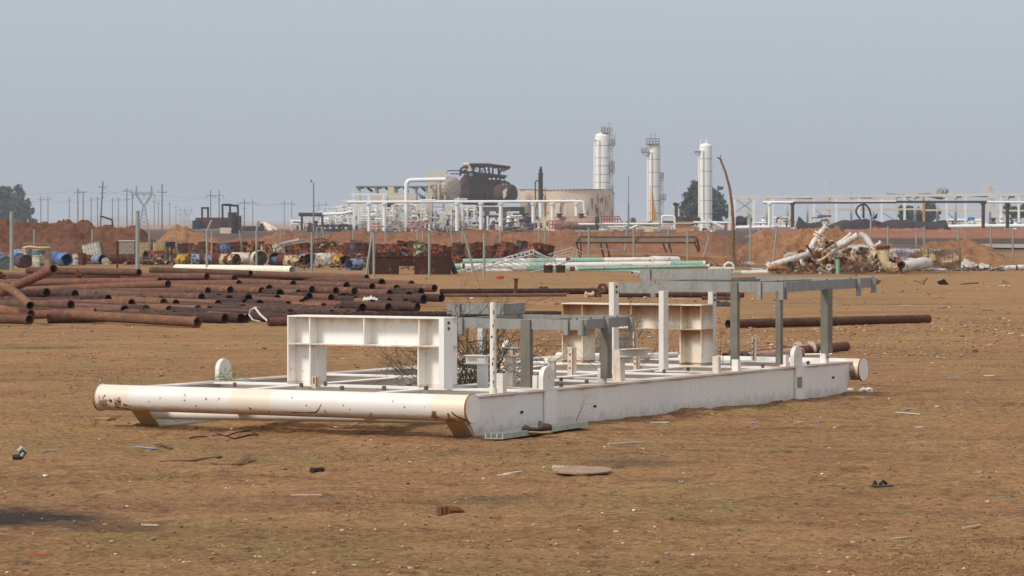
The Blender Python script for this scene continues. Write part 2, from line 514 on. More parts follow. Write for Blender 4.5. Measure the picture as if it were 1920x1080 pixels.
# ------------------------------------------------------------------ earth banks and spoil heaps
def bank(name, prof, D, half, mat, rough=0.3, tilt=0.0, seed=1, depth_noise=2.0, front=1.0):
    """prof: (pixel column, pixel row of the crest); the ridge stands at depth D and is half metres deep on each side"""
    xs0 = np.array([(a - HX) * D / FPX for a, b in prof]); zs0 = np.array([EYE - (b - HY) * D / FPX for a, b in prof])
    n = max(60, min(1100, int((xs0[-1] - xs0[0]) / 0.10)))
    x = np.linspace(xs0[0], xs0[-1], n)
    zc = np.interp(x, xs0, np.maximum(zs0, 0.0))
    v = np.linspace(-1, 1, 90)
    X = np.repeat(x[None, :], len(v), 0)
    W_ = depth_noise * fbm(x * .2, x * 0 + seed, 3, seed)
    Y = D + v[:, None] * half + W_[None, :] + tilt * (X - x.mean())
    pr = np.clip(1 - np.abs(v), 0, 1)
    pr = pr ** 0.85
    lump = fbm(X * .55, Y * .55, 6, seed + 3, .6)
    lump2 = np.abs(fbm(X * 1.8, Y * 1.1, 4, seed + 9, .6))
    zc = zc * (1 + .12 * fbm(x * 1.1, x * 0, 4, seed + 77, .65)) 
    Zz = zc[None, :] * pr[:, None]
    rid = 1 - np.abs(fbm(X * .45 + 5, Y * .8, 5, seed + 15, .6)) * 2.2
    Zz = Zz * (1 + rough * .8 * lump + rough * .9 * (rid - .6)) + rough * 1.2 * np.minimum(Zz, .7) * lump2 + np.minimum(Zz, .5) * .6 * rough * fbm(X * 3.4, Y * 2.2, 4, seed + 21, .7) - 0.06
    ed = np.minimum(np.minimum((x - x[0]) / 2.0, (x[-1] - x) / 2.0), 1)
    Zz = Zz * np.clip(ed, 0, 1)[None, :] - 0.03
    ob = grid_mesh(name, X, Y, Zz, mat)
    tag(ob, kind='structure')
    return ob

soil_red = soil('soil_red_bank', '#6a4734', '#7b5540', '#573d2f', '#382720', sc=1.3)
soil_orange = soil('soil_orange_bank', '#936a4a', '#a87c58', '#70503a', '#4a3527', sc=1.3)
soil_mid = soil('soil_brown_bank', '#8a6046', '#9a6c50', '#6c4c38', '#463226', sc=1.4)
soil_heap = soil('soil_heap', '#936440', '#a87048', '#76503a', '#573c2a', '#6d5c3c', sc=1.2)
bank('earth_bank', [(-260, 428), (-120, 420), (0, 418), (30, 419), (60, 424), (95, 423), (115, 421), (135, 418), (160, 421), (180, 424), (215, 423), (240, 428), (262, 432), (290, 436), (310, 452), (330, 470)],
     190, 11, soil_red, .34, seed=4)
bank('earth_bank', [(262, 440), (275, 434), (300, 432), (318, 428), (330, 423), (345, 427), (360, 430), (375, 438), (395, 444), (430, 450), (470, 470)],
     215, 8, soil_orange, .25, seed=8)
bank('earth_bank', [(340, 470), (380, 452), (420, 446), (455, 447), (500, 446), (540, 438), (600, 440), (660, 433), (700, 437), (760, 434), (830, 437), (900, 432), (960, 436), (1040, 433), (1100, 437), (1160, 435), (1240, 440), (1320, 436), (1380, 444), (1420, 450)],
     225, 13, soil_mid, .3, seed=12)
bank('spoil_heap', [(1340, 478), (1370, 470), (1395, 463), (1415, 452), (1435, 443), (1450, 440), (1470, 442), (1500, 440), (1520, 443), (1545, 439), (1570, 441), (1600, 446), (1630, 452), (1660, 458), (1700, 464), (1740, 470)],
     178, 7, soil_orange, .5, seed=17)
bank('spoil_heap', [(1660, 482), (1700, 468), (1730, 459), (1750, 455), (1780, 455), (1800, 453), (1812, 456), (1825, 457), (1850, 466), (1880, 478), (1905, 488), (1960, 494)],
     165, 6, soil_orange, .5, seed=23)
bank('earth_bank', [(1400, 432), (1460, 429), (1500, 430), (1560, 431), (1640, 428), (1700, 428.5), (1760, 430), (1840, 427), (1900, 429), (1990, 426), (2200, 430)],
     455, 20, soil('soil_far_bank', '#95624a', '#a66f54', '#7c5340', '#5c4232', sc=3), .2, seed=29, depth_noise=5)
bank('spoil_heap', [(1060, 494), (1090, 484), (1130, 479), (1200, 476), (1260, 477), (1320, 480), (1380, 486), (1440, 488), (1500, 497)],
     168, 6, soil_heap, .3, seed=31)
bank('spoil_heap', [(330, 500), (400, 482), (470, 474), (560, 470), (650, 470), (760, 473), (860, 476), (960, 478), (1050, 486), (1100, 497)],
     186, 8, soil_heap, .25, seed=37)

# the pale track that comes in from the right
tr = NT('packed_track'); tp = tr.pos()
trm = tr.done(tr.mix(tr.ramp(tr.noise(tp, .3, 6), .4, .6), '#a8998a', '#8f8073'), 0.9, spec=.1)
MB().add([at(1862, 0, 255)*Vector((1,1,0))+Z*.10, at(2300, 0, 230)*Vector((1,1,0))+Z*.10, at(2300, 0, 300)*Vector((1,1,0))+Z*.10, at(1835, 0, 300)*Vector((1,1,0))+Z*.10], [(0, 1, 2, 3)]).build('track', trm, smooth=0)['kind'] = 'structure'

# low far hills on the horizon
hm = plain('far_hill', '#a3826c', '#8d7568', 60, 0.95)
for (nm, pts, D, hf) in (('hills', [(-500, 414), (-200, 412), (60, 415), (140, 412), (165, 405), (220, 404), (228, 411), (285, 413), (300, 404), (318, 403), (330, 411), (420, 413), (560, 415), (800, 416), (1000, 415), (1300, 416), (1600, 414), (1800, 415), (2100, 414), (2500, 415)], 8000, 350),
                     ('hills', [(-500, 417), (100, 416), (180, 411), (215, 410), (240, 415), (420, 413), (480, 416), (640, 417), (1100, 416.5), (2500, 416.5)], 5200, 260)):
    xs0 = np.array([(a - HX) * D / FPX for a, b in pts]); zs0 = np.array([EYE - (b - HY) * D / FPX for a, b in pts])
    x = np.linspace(xs0[0], xs0[-1], 400); v = np.linspace(-1, 1, 12)
    X = np.repeat(x[None, :], 12, 0); Y = D + v[:, None] * hf + 0 * X
    Zz = np.interp(x, xs0, zs0)[None, :] * (1 - np.abs(v[:, None]) ** 3) * (1 + .12 * fbm(X * .02, Y * .01, 3, 2)) - .5
    tag(grid_mesh(nm, X, Y, Zz, hm), kind='structure')

# ------------------------------------------------------------------ loose stones and clods, too many to count
def scatter_stones(name, n, py0, py1, rmin, rmax, mat, seed, flat=.6, region=None, label=None, thr=0.0):
    rg = np.random.default_rng(seed)
    py = rg.uniform(py0, py1, n); D = EYE * FPX / (py - HY)
    px = rg.uniform(-160, 2080, n)
    if region is not None:
        px = rg.uniform(region[0], region[1], n)
    X = (px - HX) * D / FPX; Y = D
    keep = fbm(X * .8, Y * .5, 4, seed + 50) + rg.uniform(-.45, .45, n) * (1 if thr == 0 else .35) > thr
    X, Y, D = X[keep], Y[keep], D[keep]; n = len(X)
    r = rmin * (rmax / rmin) ** (rg.random(n) ** 2.6) * np.clip(D / 34, .8, 3.0)
    base = np.array([[1, 0, 0], [0, 1, 0], [-1, 0, 0], [0, -1, 0], [.1, .1, 1], [0, 0, -1], [.7, .7, .45], [-.7, .65, .5], [-.7, -.7, .4], [.65, -.7, .5]])
    fc = [(0, 6, 4), (6, 1, 4), (1, 7, 4), (7, 2, 4), (2, 8, 4), (8, 3, 4), (3, 9, 4), (9, 0, 4), (0, 1, 6), (1, 2, 7), (2, 3, 8), (3, 0, 9), (1, 0, 5), (2, 1, 5), (3, 2, 5), (0, 3, 5)]
    J = base[None] * rg.uniform(.65, 1.3, (n, 10, 3))
    a = rg.uniform(0, 6.28, n); ca, sa = np.cos(a), np.sin(a)
    el = rg.uniform(.6, 1.5, n)
    x = J[:, :, 0] * el[:, None]; y = J[:, :, 1]
    VX = (x * ca[:, None] - y * sa[:, None]) * r[:, None] + X[:, None]
    VY = (x * sa[:, None] + y * ca[:, None]) * r[:, None] + Y[:, None]
    VZ = J[:, :, 2] * r[:, None] * flat + (height(X, Y) + r * flat * .35)[:, None]
    co = np.stack([VX, VY, VZ], -1).reshape(-1, 3).astype(np.float32)
    F = (np.array(fc)[None] + (np.arange(n) * 10)[:, None, None]).reshape(-1, 3).astype(np.int32)
    me = bpy.data.meshes.new(name)
    me.vertices.add(len(co)); me.vertices.foreach_set('co', co.ravel())
    me.loops.add(F.size); me.polygons.add(len(F))
    me.loops.foreach_set('vertex_index', F.ravel())
    me.polygons.foreach_set('loop_start', np.arange(len(F), dtype=np.int32) * 3)
    me.polygons.foreach_set('loop_total', np.full(len(F), 3, dtype=np.int32))
    me.update(calc_edges=True); me.materials.append(mat)
    ob = bpy.data.objects.new(name, me); COL.objects.link(ob)
    return tag(ob, kind='stuff')
def island_mat(name, stops):
    n = NT(name)
    g = n.t.nodes.new('ShaderNodeNewGeometry'); r = n.t.nodes.new('ShaderNodeValToRGB')
    r.color_ramp.interpolation = 'CONSTANT'
    for i, (p, c) in enumerate(stops):
        e = r.color_ramp.elements[i] if i < 2 else r.color_ramp.elements.new(p)
        e.position = p; e.color = lin(c)
    n.t.links.new(g.outputs['Random Per Island'], r.inputs[0])
    nz = n.noise(n.pos(), 60, 4)
    return n.done(n.mix(n.ramp(nz, .3, .7, 0, .35), r.outputs[0], '#6a4a33'), .9, 0, spec=.2)
clod = island_mat('clods', [(0, '#8e6846'), (.3, '#7d5a3c'), (.55, '#9b7550'), (.75, '#6f4f38'), (.9, '#ab855c')])
peb = island_mat('pebbles', [(0, '#a37a55'), (.3, '#b98f68'), (.5, '#8a6043'), (.66, '#cfae88'), (.80, '#dccbb2'), (.9, '#a8623c'), (.95, '#8a8580')])
scatter_stones('clods', 5000, 560, 1110, .004, .022, clod, 5, .5)
scatter_stones('clods', 110000, 600, 1110, .004, .013, clod, 15, .6, thr=.36)
scatter_stones('gravel', 15000, 600, 1110, .0025, .008, peb, 16, .6, thr=.12)
scatter_stones('gravel', 15000, 500, 1110, .0035, .022, peb, 6, .6)
scatter_stones('gravel', 5000, 596, 668, .008, .024, peb, 9, .5, region=(1180, 2080))
scatter_stones('gravel', 3500, 596, 668, .008, .022, peb, 10, .5, region=(560, 1180))
# ------------------------------------------------------------------ materials of the yard
WHITE = paint('white_paint', '#eeebe5', 0.55, 0.17, 0.22, '#7a4523', '#cdb896', 0.28)
WHITE_TUBE = paint('white_tube_paint', '#ece9e2', 0.5, 0.10, 0.28, '#7a4523', '#c9a878', 0.05)
WHITE_WORN = paint('white_worn_paint', '#e2ded5', 0.28, 0.22, 0.4, '#7c4722', '#c4a274', 0.35)
WHITE_RUSTY = paint('white_rusty_paint', '#dcd6c8', 0.22, 0.34, 0.6, '#80481f', '#c08a4a', 0.5)
TAN_PLATE = paint('dirty_shaded_plate_paint', '#c9a678', .3, .12, .6, '#7a4523', '#a37a48', .3)  # tan carries dirt plus the painted-in shade of the downward-sloping end plates
BOLT = plain('bolt_steel', '#6d675e', '#4b443c', .02, .6)
SOOT = plain('black_plastic', '#17181a', '#26272a', .3, .45)
BLACK_ST = plain('dark_hole', '#2a211b', '#3a2b20', .2, .9)
def galv_mat(name, a, b, c):
    n = NT(name); v = n.coord('Object')
    col = n.mix(n.ramp(n.noise(v, 7, 6, .7), .35, .65), a, b)
    col = n.mix(n.ramp(n.noise(n.coord('Object', (30, 30, 2)), 1, 5), .5, .75, 0, .6), col, c)
    col = n.mix(n.ramp(n.noise(v, 2, 5), .55, .72, 0, .45), col, '#9c9a90')
    return n.done(col, .6, .15, n.noise(v, 40, 3), .1, .002)
GALV = galv_mat('galvanised', '#8a8984', '#9a9993', '#706d66')
GALV_B = galv_mat('galvanised_brown', '#716d60', '#807a6e', '#5a5346')
GREY_PLATE = plain('grey_nameplate', '#a29a8c', '#6f675c', .03, .6)

def stained(mat, z0, z1, amt, c='#b5803c', rows=((0.0, .12),), fx=5.0, thr=.76, splash=0):
    """rust water that has run down from under the top flange of each panel"""
    t = mat.node_tree; b = t.nodes['Principled BSDF']; lk = b.inputs['Base Color'].links[0]; src = lk.from_socket
    tc = t.nodes.new('ShaderNodeTexCoord'); sp = t.nodes.new('ShaderNodeSeparateXYZ'); t.links.new(tc.outputs['Object'], sp.inputs[0])
    mp = t.nodes.new('ShaderNodeMapping'); mp.inputs['Scale'].default_value = (fx, fx, fx * .22); t.links.new(tc.outputs['Object'], mp.inputs['Vector'])
    nz = t.nodes.new('ShaderNodeTexNoise'); nz.inputs['Scale'].default_value = 1.0; nz.inputs['Detail'].default_value = 5; t.links.new(mp.outputs[0], nz.inputs['Vector'])
    for (top, ln) in rows:
        d = t.nodes.new('ShaderNodeMapRange'); d.inputs['From Min'].default_value = top - ln; d.inputs['From Max'].default_value = top; t.links.new(sp.outputs['Z'], d.inputs['Value'])
        up = t.nodes.new('ShaderNodeMath'); up.operation = 'LESS_THAN'; t.links.new(sp.outputs['Z'], up.inputs[0]); up.inputs[1].default_value = top + .004
        s_ = t.nodes.new('ShaderNodeMath'); s_.operation = 'MULTIPLY'; t.links.new(d.outputs[0], s_.inputs[0]); t.links.new(up.outputs[0], s_.inputs[1])
        a = t.nodes.new('ShaderNodeMath'); a.operation = 'MULTIPLY_ADD'; t.links.new(s_.outputs[0], a.inputs[0]); a.inputs[1].default_value = .42; t.links.new(nz.outputs['Fac'], a.inputs[2])
        r = t.nodes.new('ShaderNodeMapRange'); r.inputs['From Min'].default_value = thr; r.inputs['From Max'].default_value = thr + .19; r.inputs['To Max'].default_value = amt; t.links.new(a.outputs[0], r.inputs['Value'])
        g = t.nodes.new('ShaderNodeMath'); g.operation = 'MULTIPLY'; t.links.new(r.outputs[0], g.inputs[0]); t.links.new(s_.outputs[0], g.inputs[1]); 
        g2 = t.nodes.new('ShaderNodeMath'); g2.operation = 'POWER'; t.links.new(g.outputs[0], g2.inputs[0]); g2.inputs[1].default_value = .7
        mx = t.nodes.new('ShaderNodeMix'); mx.data_type = 'RGBA'; t.links.new(g2.outputs[0], mx.inputs[0]); t.links.new(src, mx.inputs[6]); mx.inputs[7].default_value = lin(c)
        src = mx.outputs[2]
    if splash:
        d = t.nodes.new('ShaderNodeMapRange'); d.inputs['From Min'].default_value = .17; d.inputs['From Max'].default_value = 0; t.links.new(sp.outputs['Z'], d.inputs['Value'])
        n2 = t.nodes.new('ShaderNodeTexNoise'); n2.inputs['Scale'].default_value = 9; n2.inputs['Detail'].default_value = 7; t.links.new(tc.outputs['Object'], n2.inputs['Vector'])
        a = t.nodes.new('ShaderNodeMath'); a.operation = 'MULTIPLY_ADD'; t.links.new(d.outputs[0], a.inputs[0]); a.inputs[1].default_value = .55; t.links.new(n2.outputs['Fac'], a.inputs[2])
        r = t.nodes.new('ShaderNodeMapRange'); r.inputs['From Min'].default_value = .62; r.inputs['From Max'].default_value = 1.05; r.inputs['To Max'].default_value = splash; t.links.new(a.outputs[0], r.inputs['Value'])
        mx = t.nodes.new('ShaderNodeMix'); mx.data_type = 'RGBA'; t.links.new(r.outputs[0], mx.inputs[0]); t.links.new(src, mx.inputs[6]); mx.inputs[7].default_value = lin('#8a6848')
        src = mx.outputs[2]
    t.links.new(src, b.inputs['Base Color'])
    return mat
BEAM_W = stained(paint('beam_paint', '#ebe8e2', 0.55, 0.16, 0.25, '#7a4523', '#cdb896', 0.3), 0, 0, .75, '#a87e50', rows=((.397, .02), (.375, .05)), fx=2.2, splash=.4)
# painted ends and the worn bands of the big tubes are patches in the paint itself
def tube_paint(name, bands):
    n = NT(name); v = n.coord('Object', (2, 2, 2))
    p = n.pos()
    col = n.mix(n.ramp(n.noise(v, 1.6, 5), .4, .75, 0, .2), '#e0ddd6', '#c8b490')
    sc_ = n.noise(n.coord('Object', (1.2, 14, 14)), 1.3, 5, .6, 1.5)
    col = n.mix(n.ramp(sc_, .70, .73, 0, .6), col, '#a87a4c')
    for (c, rx, amt, c2) in bands:
        g = n.t.nodes.new('ShaderNodeMapping'); g.vector_type = 'TEXTURE'
        g.inputs['Location'].default_value = c; g.inputs['Scale'].default_value = (rx, rx, rx)
        n.t.links.new(n.tc.outputs['Object'], g.inputs['Vector'])
        ln = n.t.nodes.new('ShaderNodeVectorMath'); ln.operation = 'LENGTH'; n.t.links.new(g.outputs[0], ln.inputs[0])
        d = n.math('ADD', ln.outputs['Value'], n.math('MULTIPLY', n.math('SUBTRACT', n.noise(v, 3 if rx > .15 else 14, 5, .7), .5), .35 if rx > .15 else 3.2))
        col = n.mix(n.ramp(d, 1.02, .92 if rx > .15 else .7, 0, amt), col, c2)
    # dirt on the underside, with the tube's lower-half shading painted in
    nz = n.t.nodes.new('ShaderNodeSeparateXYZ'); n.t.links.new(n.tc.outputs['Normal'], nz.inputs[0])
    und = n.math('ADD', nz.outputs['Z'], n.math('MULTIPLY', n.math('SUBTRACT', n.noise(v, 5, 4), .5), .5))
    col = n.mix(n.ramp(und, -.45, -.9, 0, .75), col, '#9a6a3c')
    f = n.noise(v, 10, 8, .7, .5)
    r = n.ramp(n.math('ADD', f, n.math('MULTIPLY', n.noise(v, 1.7, 4), .4)), .905, .92)
    col = n.mix(r, col, '#6b3c1d')
    return n.done(col, .45, 0, f, .08, .004)

def skc(mb, *a): return mb
def L3(u, w, z): return Vector((-w, u, z))        # skid frame: local x = -w, local y = u

skid = thing('steel_skid', 'long white steel skid base with rusty edges, portal frames and galvanised posts standing on it', 'skid frame', SK_O, rotz=-SK_A, world=False)
HT = 0.395; FW = 0.19
def side_beam(w, sgn, name='side_beam'):
    m = MB()
    # web with slanted ends, then flanges
    prof = [(0.05, 0.012), (8.72, 0.012), (8.98, HT - .012), (-0.24, HT - .012)]
    m.prism(prof, L3(0, w, 0), Vector((0, 1, 0)), Z, Vector((1, 0, 0)), 0.014)
    m.bar(L3(-.22, w + sgn * .06, HT - .008), L3(8.93, w + sgn * .06, HT - .008), FW, .016)
    m.bar(L3(.05, w + sgn * .088, .006), L3(8.7, w + sgn * .088, .006), .16, .012)
    # sloping end plates
    for u in (1.49, 3.2, 5.0, 7.4):
        m.bar(L3(u, w + sgn * .085, .013), L3(u, w + sgn * .085, HT - .017), .14, .012, up=Vector((0, 1, 0)))
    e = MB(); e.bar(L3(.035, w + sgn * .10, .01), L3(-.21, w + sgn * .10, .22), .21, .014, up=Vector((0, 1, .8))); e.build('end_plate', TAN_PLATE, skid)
    e = MB(); e.bar(L3(8.735, w + sgn * .10, .01), L3(8.92, w + sgn * .10, .24), .21, .014, up=Vector((0, 1, -.8))); e.build('end_plate', WHITE_WORN, skid)
    return m.build(name, BEAM_W, skid)
side_beam(0.0, 1)
side_beam(3.75, -1)
# outside doubler plates below the lugs
db = MB()
for u in (1.49, 7.4):
    db.bar(L3(u, -.016, .02), L3(u, -.016, HT - .02), .125, .018, up=Vector((1, 0, 0)))
    m = MB()
m = MB()
for u in (1.49, 7.4):
    m = MB(); m.bb((.012, u - .12, .018), (.034, u + .12, HT - .018)); m.build('doubler_plate', WHITE, skid)
for (u, w, z, s) in ((1.60, 0, .10, 0),):
    pass
np_ = MB(); np_.bb((.036, 7.31, .15), (.04, 7.43, .27)); np_.build('nameplate', GREY_PLATE, skid)

def lug(u, w):
    m = MB()
    pts = [(-.115, -.02)] + [(-.115, .11)] + [(-.115 * math.cos(a), .11 + .115 * math.sin(a)) for a in [i * math.pi / 10 for i in range(1, 10)]] + [(.115, .11), (.115, -.02)]
    # outline with an eye: two halves round the hole
    hr = .026
    hole = [(hr * math.cos(a), .105 + hr * math.sin(a)) for a in [i * 2 * math.pi / 12 for i in range(12)]]
    n = len(pts)
    t = .048
    o = L3(u, w, HT)
    # bridge outline to hole (keyhole polygon)
    k = min(range(12), key=lambda i: hole[i][1])
    ring = [hole[(k - i) % 12] for i in range(13)]
    poly = [(0.0, -.02)] + [ring[0]] + ring[1:] + [(0.0, -.0199)] + [(-.0001, -.02)][:0]
    left = [(-.115, -.02), (-.115, .11)]
    out = [(0.0, -.02), ring[0]] + ring[1:] + [(-.0005, -.02)] + [(.115, -.02), (.115, .11)][:0]
    # simpler and robust: strips between outer arc and hole
    outer = []
    for i in range(24):
        a = 2 * math.pi * i / 24
        dx, dy = math.cos(a), math.sin(a)
        if dy >= 0:
            outer.append((.115 * dx, .105 + .115 * dy))
        else:
            s_ = min(.115 / abs(dx) if abs(dx) > 1e-6 else 9, .125 / abs(dy))
            outer.append((dx * s_, .105 + dy * s_))
    inner = [(hr * math.cos(2 * math.pi * i / 24), .105 + hr * math.sin(2 * math.pi * i / 24)) for i in range(24)]
    V = []
    for off in (-t / 2, t / 2):
        for ring_ in (outer, inner):
            for (y, z) in ring_: V.append((o.x + off, o.y + y, o.z + z))
    F = []
    for i in range(24):
        j = (i + 1) % 24
        F += [(i, 24 + i, 24 + j, j), (48 + i, 48 + j, 72 + j, 72 + i), (i, j, 48 + j, 48 + i), (24 + i, 72 + i, 72 + j, 24 + j)]
    m.add(V, F)
    return m.build('lifting_lug', WHITE_WORN, skid)
lug(1.49, .02); lug(7.4, .02); lug(1.42, 3.73); lug(7.4, 3.73)

CAPM = paint('cap_paint', '#efebe2', .3, .2, .3, '#7a4523', '#d0b890', .1); RIMM = rusty('rim_rust', '#a8764a', '#6b4428', .08, vary=0)
# end tubes with their caps
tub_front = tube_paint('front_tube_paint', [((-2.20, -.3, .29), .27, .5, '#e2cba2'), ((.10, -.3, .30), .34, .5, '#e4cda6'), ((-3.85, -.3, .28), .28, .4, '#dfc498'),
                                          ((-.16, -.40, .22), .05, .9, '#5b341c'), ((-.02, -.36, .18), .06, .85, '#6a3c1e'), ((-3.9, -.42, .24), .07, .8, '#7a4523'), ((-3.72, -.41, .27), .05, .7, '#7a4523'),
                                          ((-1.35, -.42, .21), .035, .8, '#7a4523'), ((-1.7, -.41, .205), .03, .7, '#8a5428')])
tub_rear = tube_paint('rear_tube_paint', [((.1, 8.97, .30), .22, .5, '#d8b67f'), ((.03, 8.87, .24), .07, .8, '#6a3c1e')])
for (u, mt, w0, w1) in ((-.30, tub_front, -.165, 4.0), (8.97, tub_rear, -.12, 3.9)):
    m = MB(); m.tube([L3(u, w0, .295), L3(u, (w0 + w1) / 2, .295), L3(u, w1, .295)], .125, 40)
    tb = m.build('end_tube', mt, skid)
    for w_ in (w0 - .006, w1 + .006):
        m = MB(); m.disc(L3(u, w_, .295), (1, 0, 0), .134, .022, 40); tc_ = m.build('tube_cap', CAPM, skid); m = MB(); m.tube([L3(u, w_ - .009, .295), L3(u, w_ + .009, .295)], .1375, 40, .006); rr_ = m.build('rusty_rim', RIMM, None); rr_.parent = tc_
def scrape(pts, wd, mat, name='rust_scrape', u=-.30, zc=.295, r=.125):
    """a scrape in the paint of an end tube: points are (pixel column, height from the axis in radii), width in metres"""
    m = MB(); V = []; F = []; Q = []
    for (px, h) in pts:
        an = math.asin(max(-.97, min(.97, h))); Q.append((solve_w(px, u - .12), an))
    P = []
    for i in range(len(Q) - 1):
        for k in range(8): t_ = k / 8; P.append((Q[i][0] * (1 - t_) + Q[i + 1][0] * t_, Q[i][1] * (1 - t_) + Q[i + 1][1] * t_))
    P.append(Q[-1]); rg = random.Random(int(pts[0][0]))
    for i, (w_, an) in enumerate(P):
        a, b = P[max(i - 1, 0)], P[min(i + 1, len(P) - 1)]; dx, dy = b[0] - a[0], (b[1] - a[1]) * r; L = math.hypot(dx, dy) or 1
        k = wd * math.sin(math.pi * (i + .7) / (len(P) + .4)) ** .6 * rg.uniform(.55, 1.3) / 2
        for s in (-1, 1):
            w2, a2 = w_ - s * dy / L * k, an + s * dx / L * k / r
            V.append(L3(u - (r + .0015) * math.cos(a2), w2, zc + (r + .0015) * math.sin(a2)))
    for i in range(len(P) - 1): F.append((2 * i, 2 * i + 1, 2 * i + 3, 2 * i + 2))
    m.add(V, F); return m.build(name, mat, skid, smooth=0)
SCR = rusty('scrape_rust', '#7a4523', '#4f2c18', .05, vary=0); SCO = rusty('scrape_ochre', '#b5793c', '#8a5426', .05, vary=0)
def late_scrapes():
    scrape([(522, -.62), (560, -.66), (590, -.60), (598, -.3), (604, .1)], .012, SCR); scrape([(846, -.2), (852, -.45), (864, -.75), (872, -.9)], .022, SCR); scrape([(838, -.35), (842, -.5)], .02, SCR)
    for (px, h, L, wd) in ((205, -.1, 6, .03), (213, -.35, 7, .028), (221, -.15, 5, .022), (230, -.4, 8, .02), (212, -.6, 10, .03), (226, -.7, 12, .02), (240, -.5, 4, .012), (466, -.35, 5, .018), (643, .1, 3, .008), (693, -.45, 3, .012), (691, -.6, 2, .014), (574, .0, 2, .01), (386, .25, 1.5, .016), (366, -.3, 3, .014), (345, .5, 2, .012), (300, .2, 1.5, .01), (279, -.1, 2, .01), (758, .1, 2, .01), (410, .3, 2, .012), (345, .1, 3, .012), (500, -.55, 4, .01), (655, -.2, 2, .008), (735, .5, 2, .01), (546, .55, 2, .01), (196, .25, 2, .015)):
        scrape([(px, h), (px + L * .5, h - .12), (px + L, h - .05 - .1 * (L > 4))], wd, SCR if int(px) % 3 else SCO)
m = MB(); m.tube([L3(.16, 3.72, .115), L3(.1, 2.0, .15), L3(.05, .1, .175)], .052, 20); m.build('drain_pipe', WHITE_TUBE, skid)

# cross members and inner rails
for (u, h, b) in ((1.18, .24, .30), (3.2, .24, .2), (5.0, .24, .2), (6.98, .24, .30), (8.45, .24, .2)):
    m = MB(); m.ibeam(L3(u, .16, HT - .002), L3(u, 3.6, HT - .002), h, b); m.build('cross_member', WHITE, skid)
for (w_, u0, u1) in ((1.14, -.15, 1.02), (2.6, -.15, 1.02), (1.14, 1.34, 3.09), (2.6, 1.34, 3.09), (1.14, 3.31, 4.89), (2.6, 3.31, 4.89), (1.14, 5.11, 6.82), (2.6, 5.11, 6.82), (1.14, 7.14, 8.34), (2.6, 7.14, 8.34)):
    m = MB(); m.ibeam(L3(u0, w_, HT - .006), L3(u1, w_, HT - .006), .22, .13); m.build('inner_rail', WHITE, skid)
m = MB(); m.ibeam(L3(.32, 1.21, HT - .03), L3(.32, 2.53, HT - .03), .2, .12); m.build('inner_rail', WHITE, skid)
m = MB(); m.ibeam(L3(2.1, .16, HT - .03), L3(2.1, 1.07, HT - .03), .2, .14); m.build('inner_rail', WHITE_WORN, skid)
m = MB(); m.ibeam(L3(4.1, .16, HT - .02), L3(4.1, 1.07, HT - .02), .2, .14); m.build('inner_rail', WHITE_WORN, skid)
m = MB(); m.ibeam(L3(6.0, .16, HT - .02), L3(6.0, 1.07, HT - .02), .2, .14); m.build('inner_rail', WHITE_WORN, skid)

# portal frames of wide flange section standing on the cross members
def portal(u, mat, w0=.94, w1=2.69, h=.67, lc=.245, rc=.245, lint=.26):
    p = MB(); z0 = HT + .001; z1 = z0 + h; d = .30; t = .014
    uf, ub = u - d / 2, u + d / 2
    r = MB()
    # webs (mid plane)
    for (a, b, za, zb) in ((w0, w0 + rc, z0, z1), (w1 - lc, w1, z0, z1), (w0 + rc, w1 - lc, z1 - lint, z1)):
        p.bb((-b, u - .006, za), (-a, u + .006, zb))
    # outer flanges (full depth) and inner flanges
    p.bb((-w1 - t, uf, z0), (-w1, ub, z1)); p.bb((-w0, uf, z0), (-w0 + t, ub, z1))
    p.bb((-w1 + lc, uf, z0), (-w1 + lc + t, ub, z1 - lint - .001)); p.bb((-w0 - rc - t, uf, z0), (-w0 - rc, ub, z1 - lint - .001))
    p.bb((-w1 - t, uf - .002, z1 + .0005), (-w0 + t, ub + .002, z1 + t + .001))            # top flange
    p.bb((-w1 + .001, uf + .002, z1 - lint - t), (-w0 - .001, ub - .002, z1 - lint))
    base = p.build('portal_frame', mat, skid)
    # stiffeners
    for w_ in (w1 - lc, (w0 + rc + w1 - lc) / 2 , w0 + rc):
        s = MB()
        s.bb((-w_ - .005, uf + .003, z1 - lint + .001), (-w_ + .008, u - .007, z1 - .001))
        s.bb((-w_ - .005, u + .007, z1 - lint + .001), (-w_ + .008, ub - .003, z1 - .001))
        so_ = s.build('stiffener', mat, None); so_.parent = base
    return base
portal(1.18, stained(paint('portal_paint', '#efece5', .5, .2, .2, '#6b4a26', '#cfae7e', .45), 0, 0, .55, '#b98a4c', rows=((1.065, .11), (.80, .10), (.42, .06)), fx=6))
portal(6.98, stained(paint('portal_rusty_paint', '#e4ddcc', .42, .3, .5, '#7a4523', '#c89a5c', .5), 0, 0, .95, '#a06a2a', rows=((1.065, .24), (.80, .22), (.42, .06)), fx=4, thr=.52))

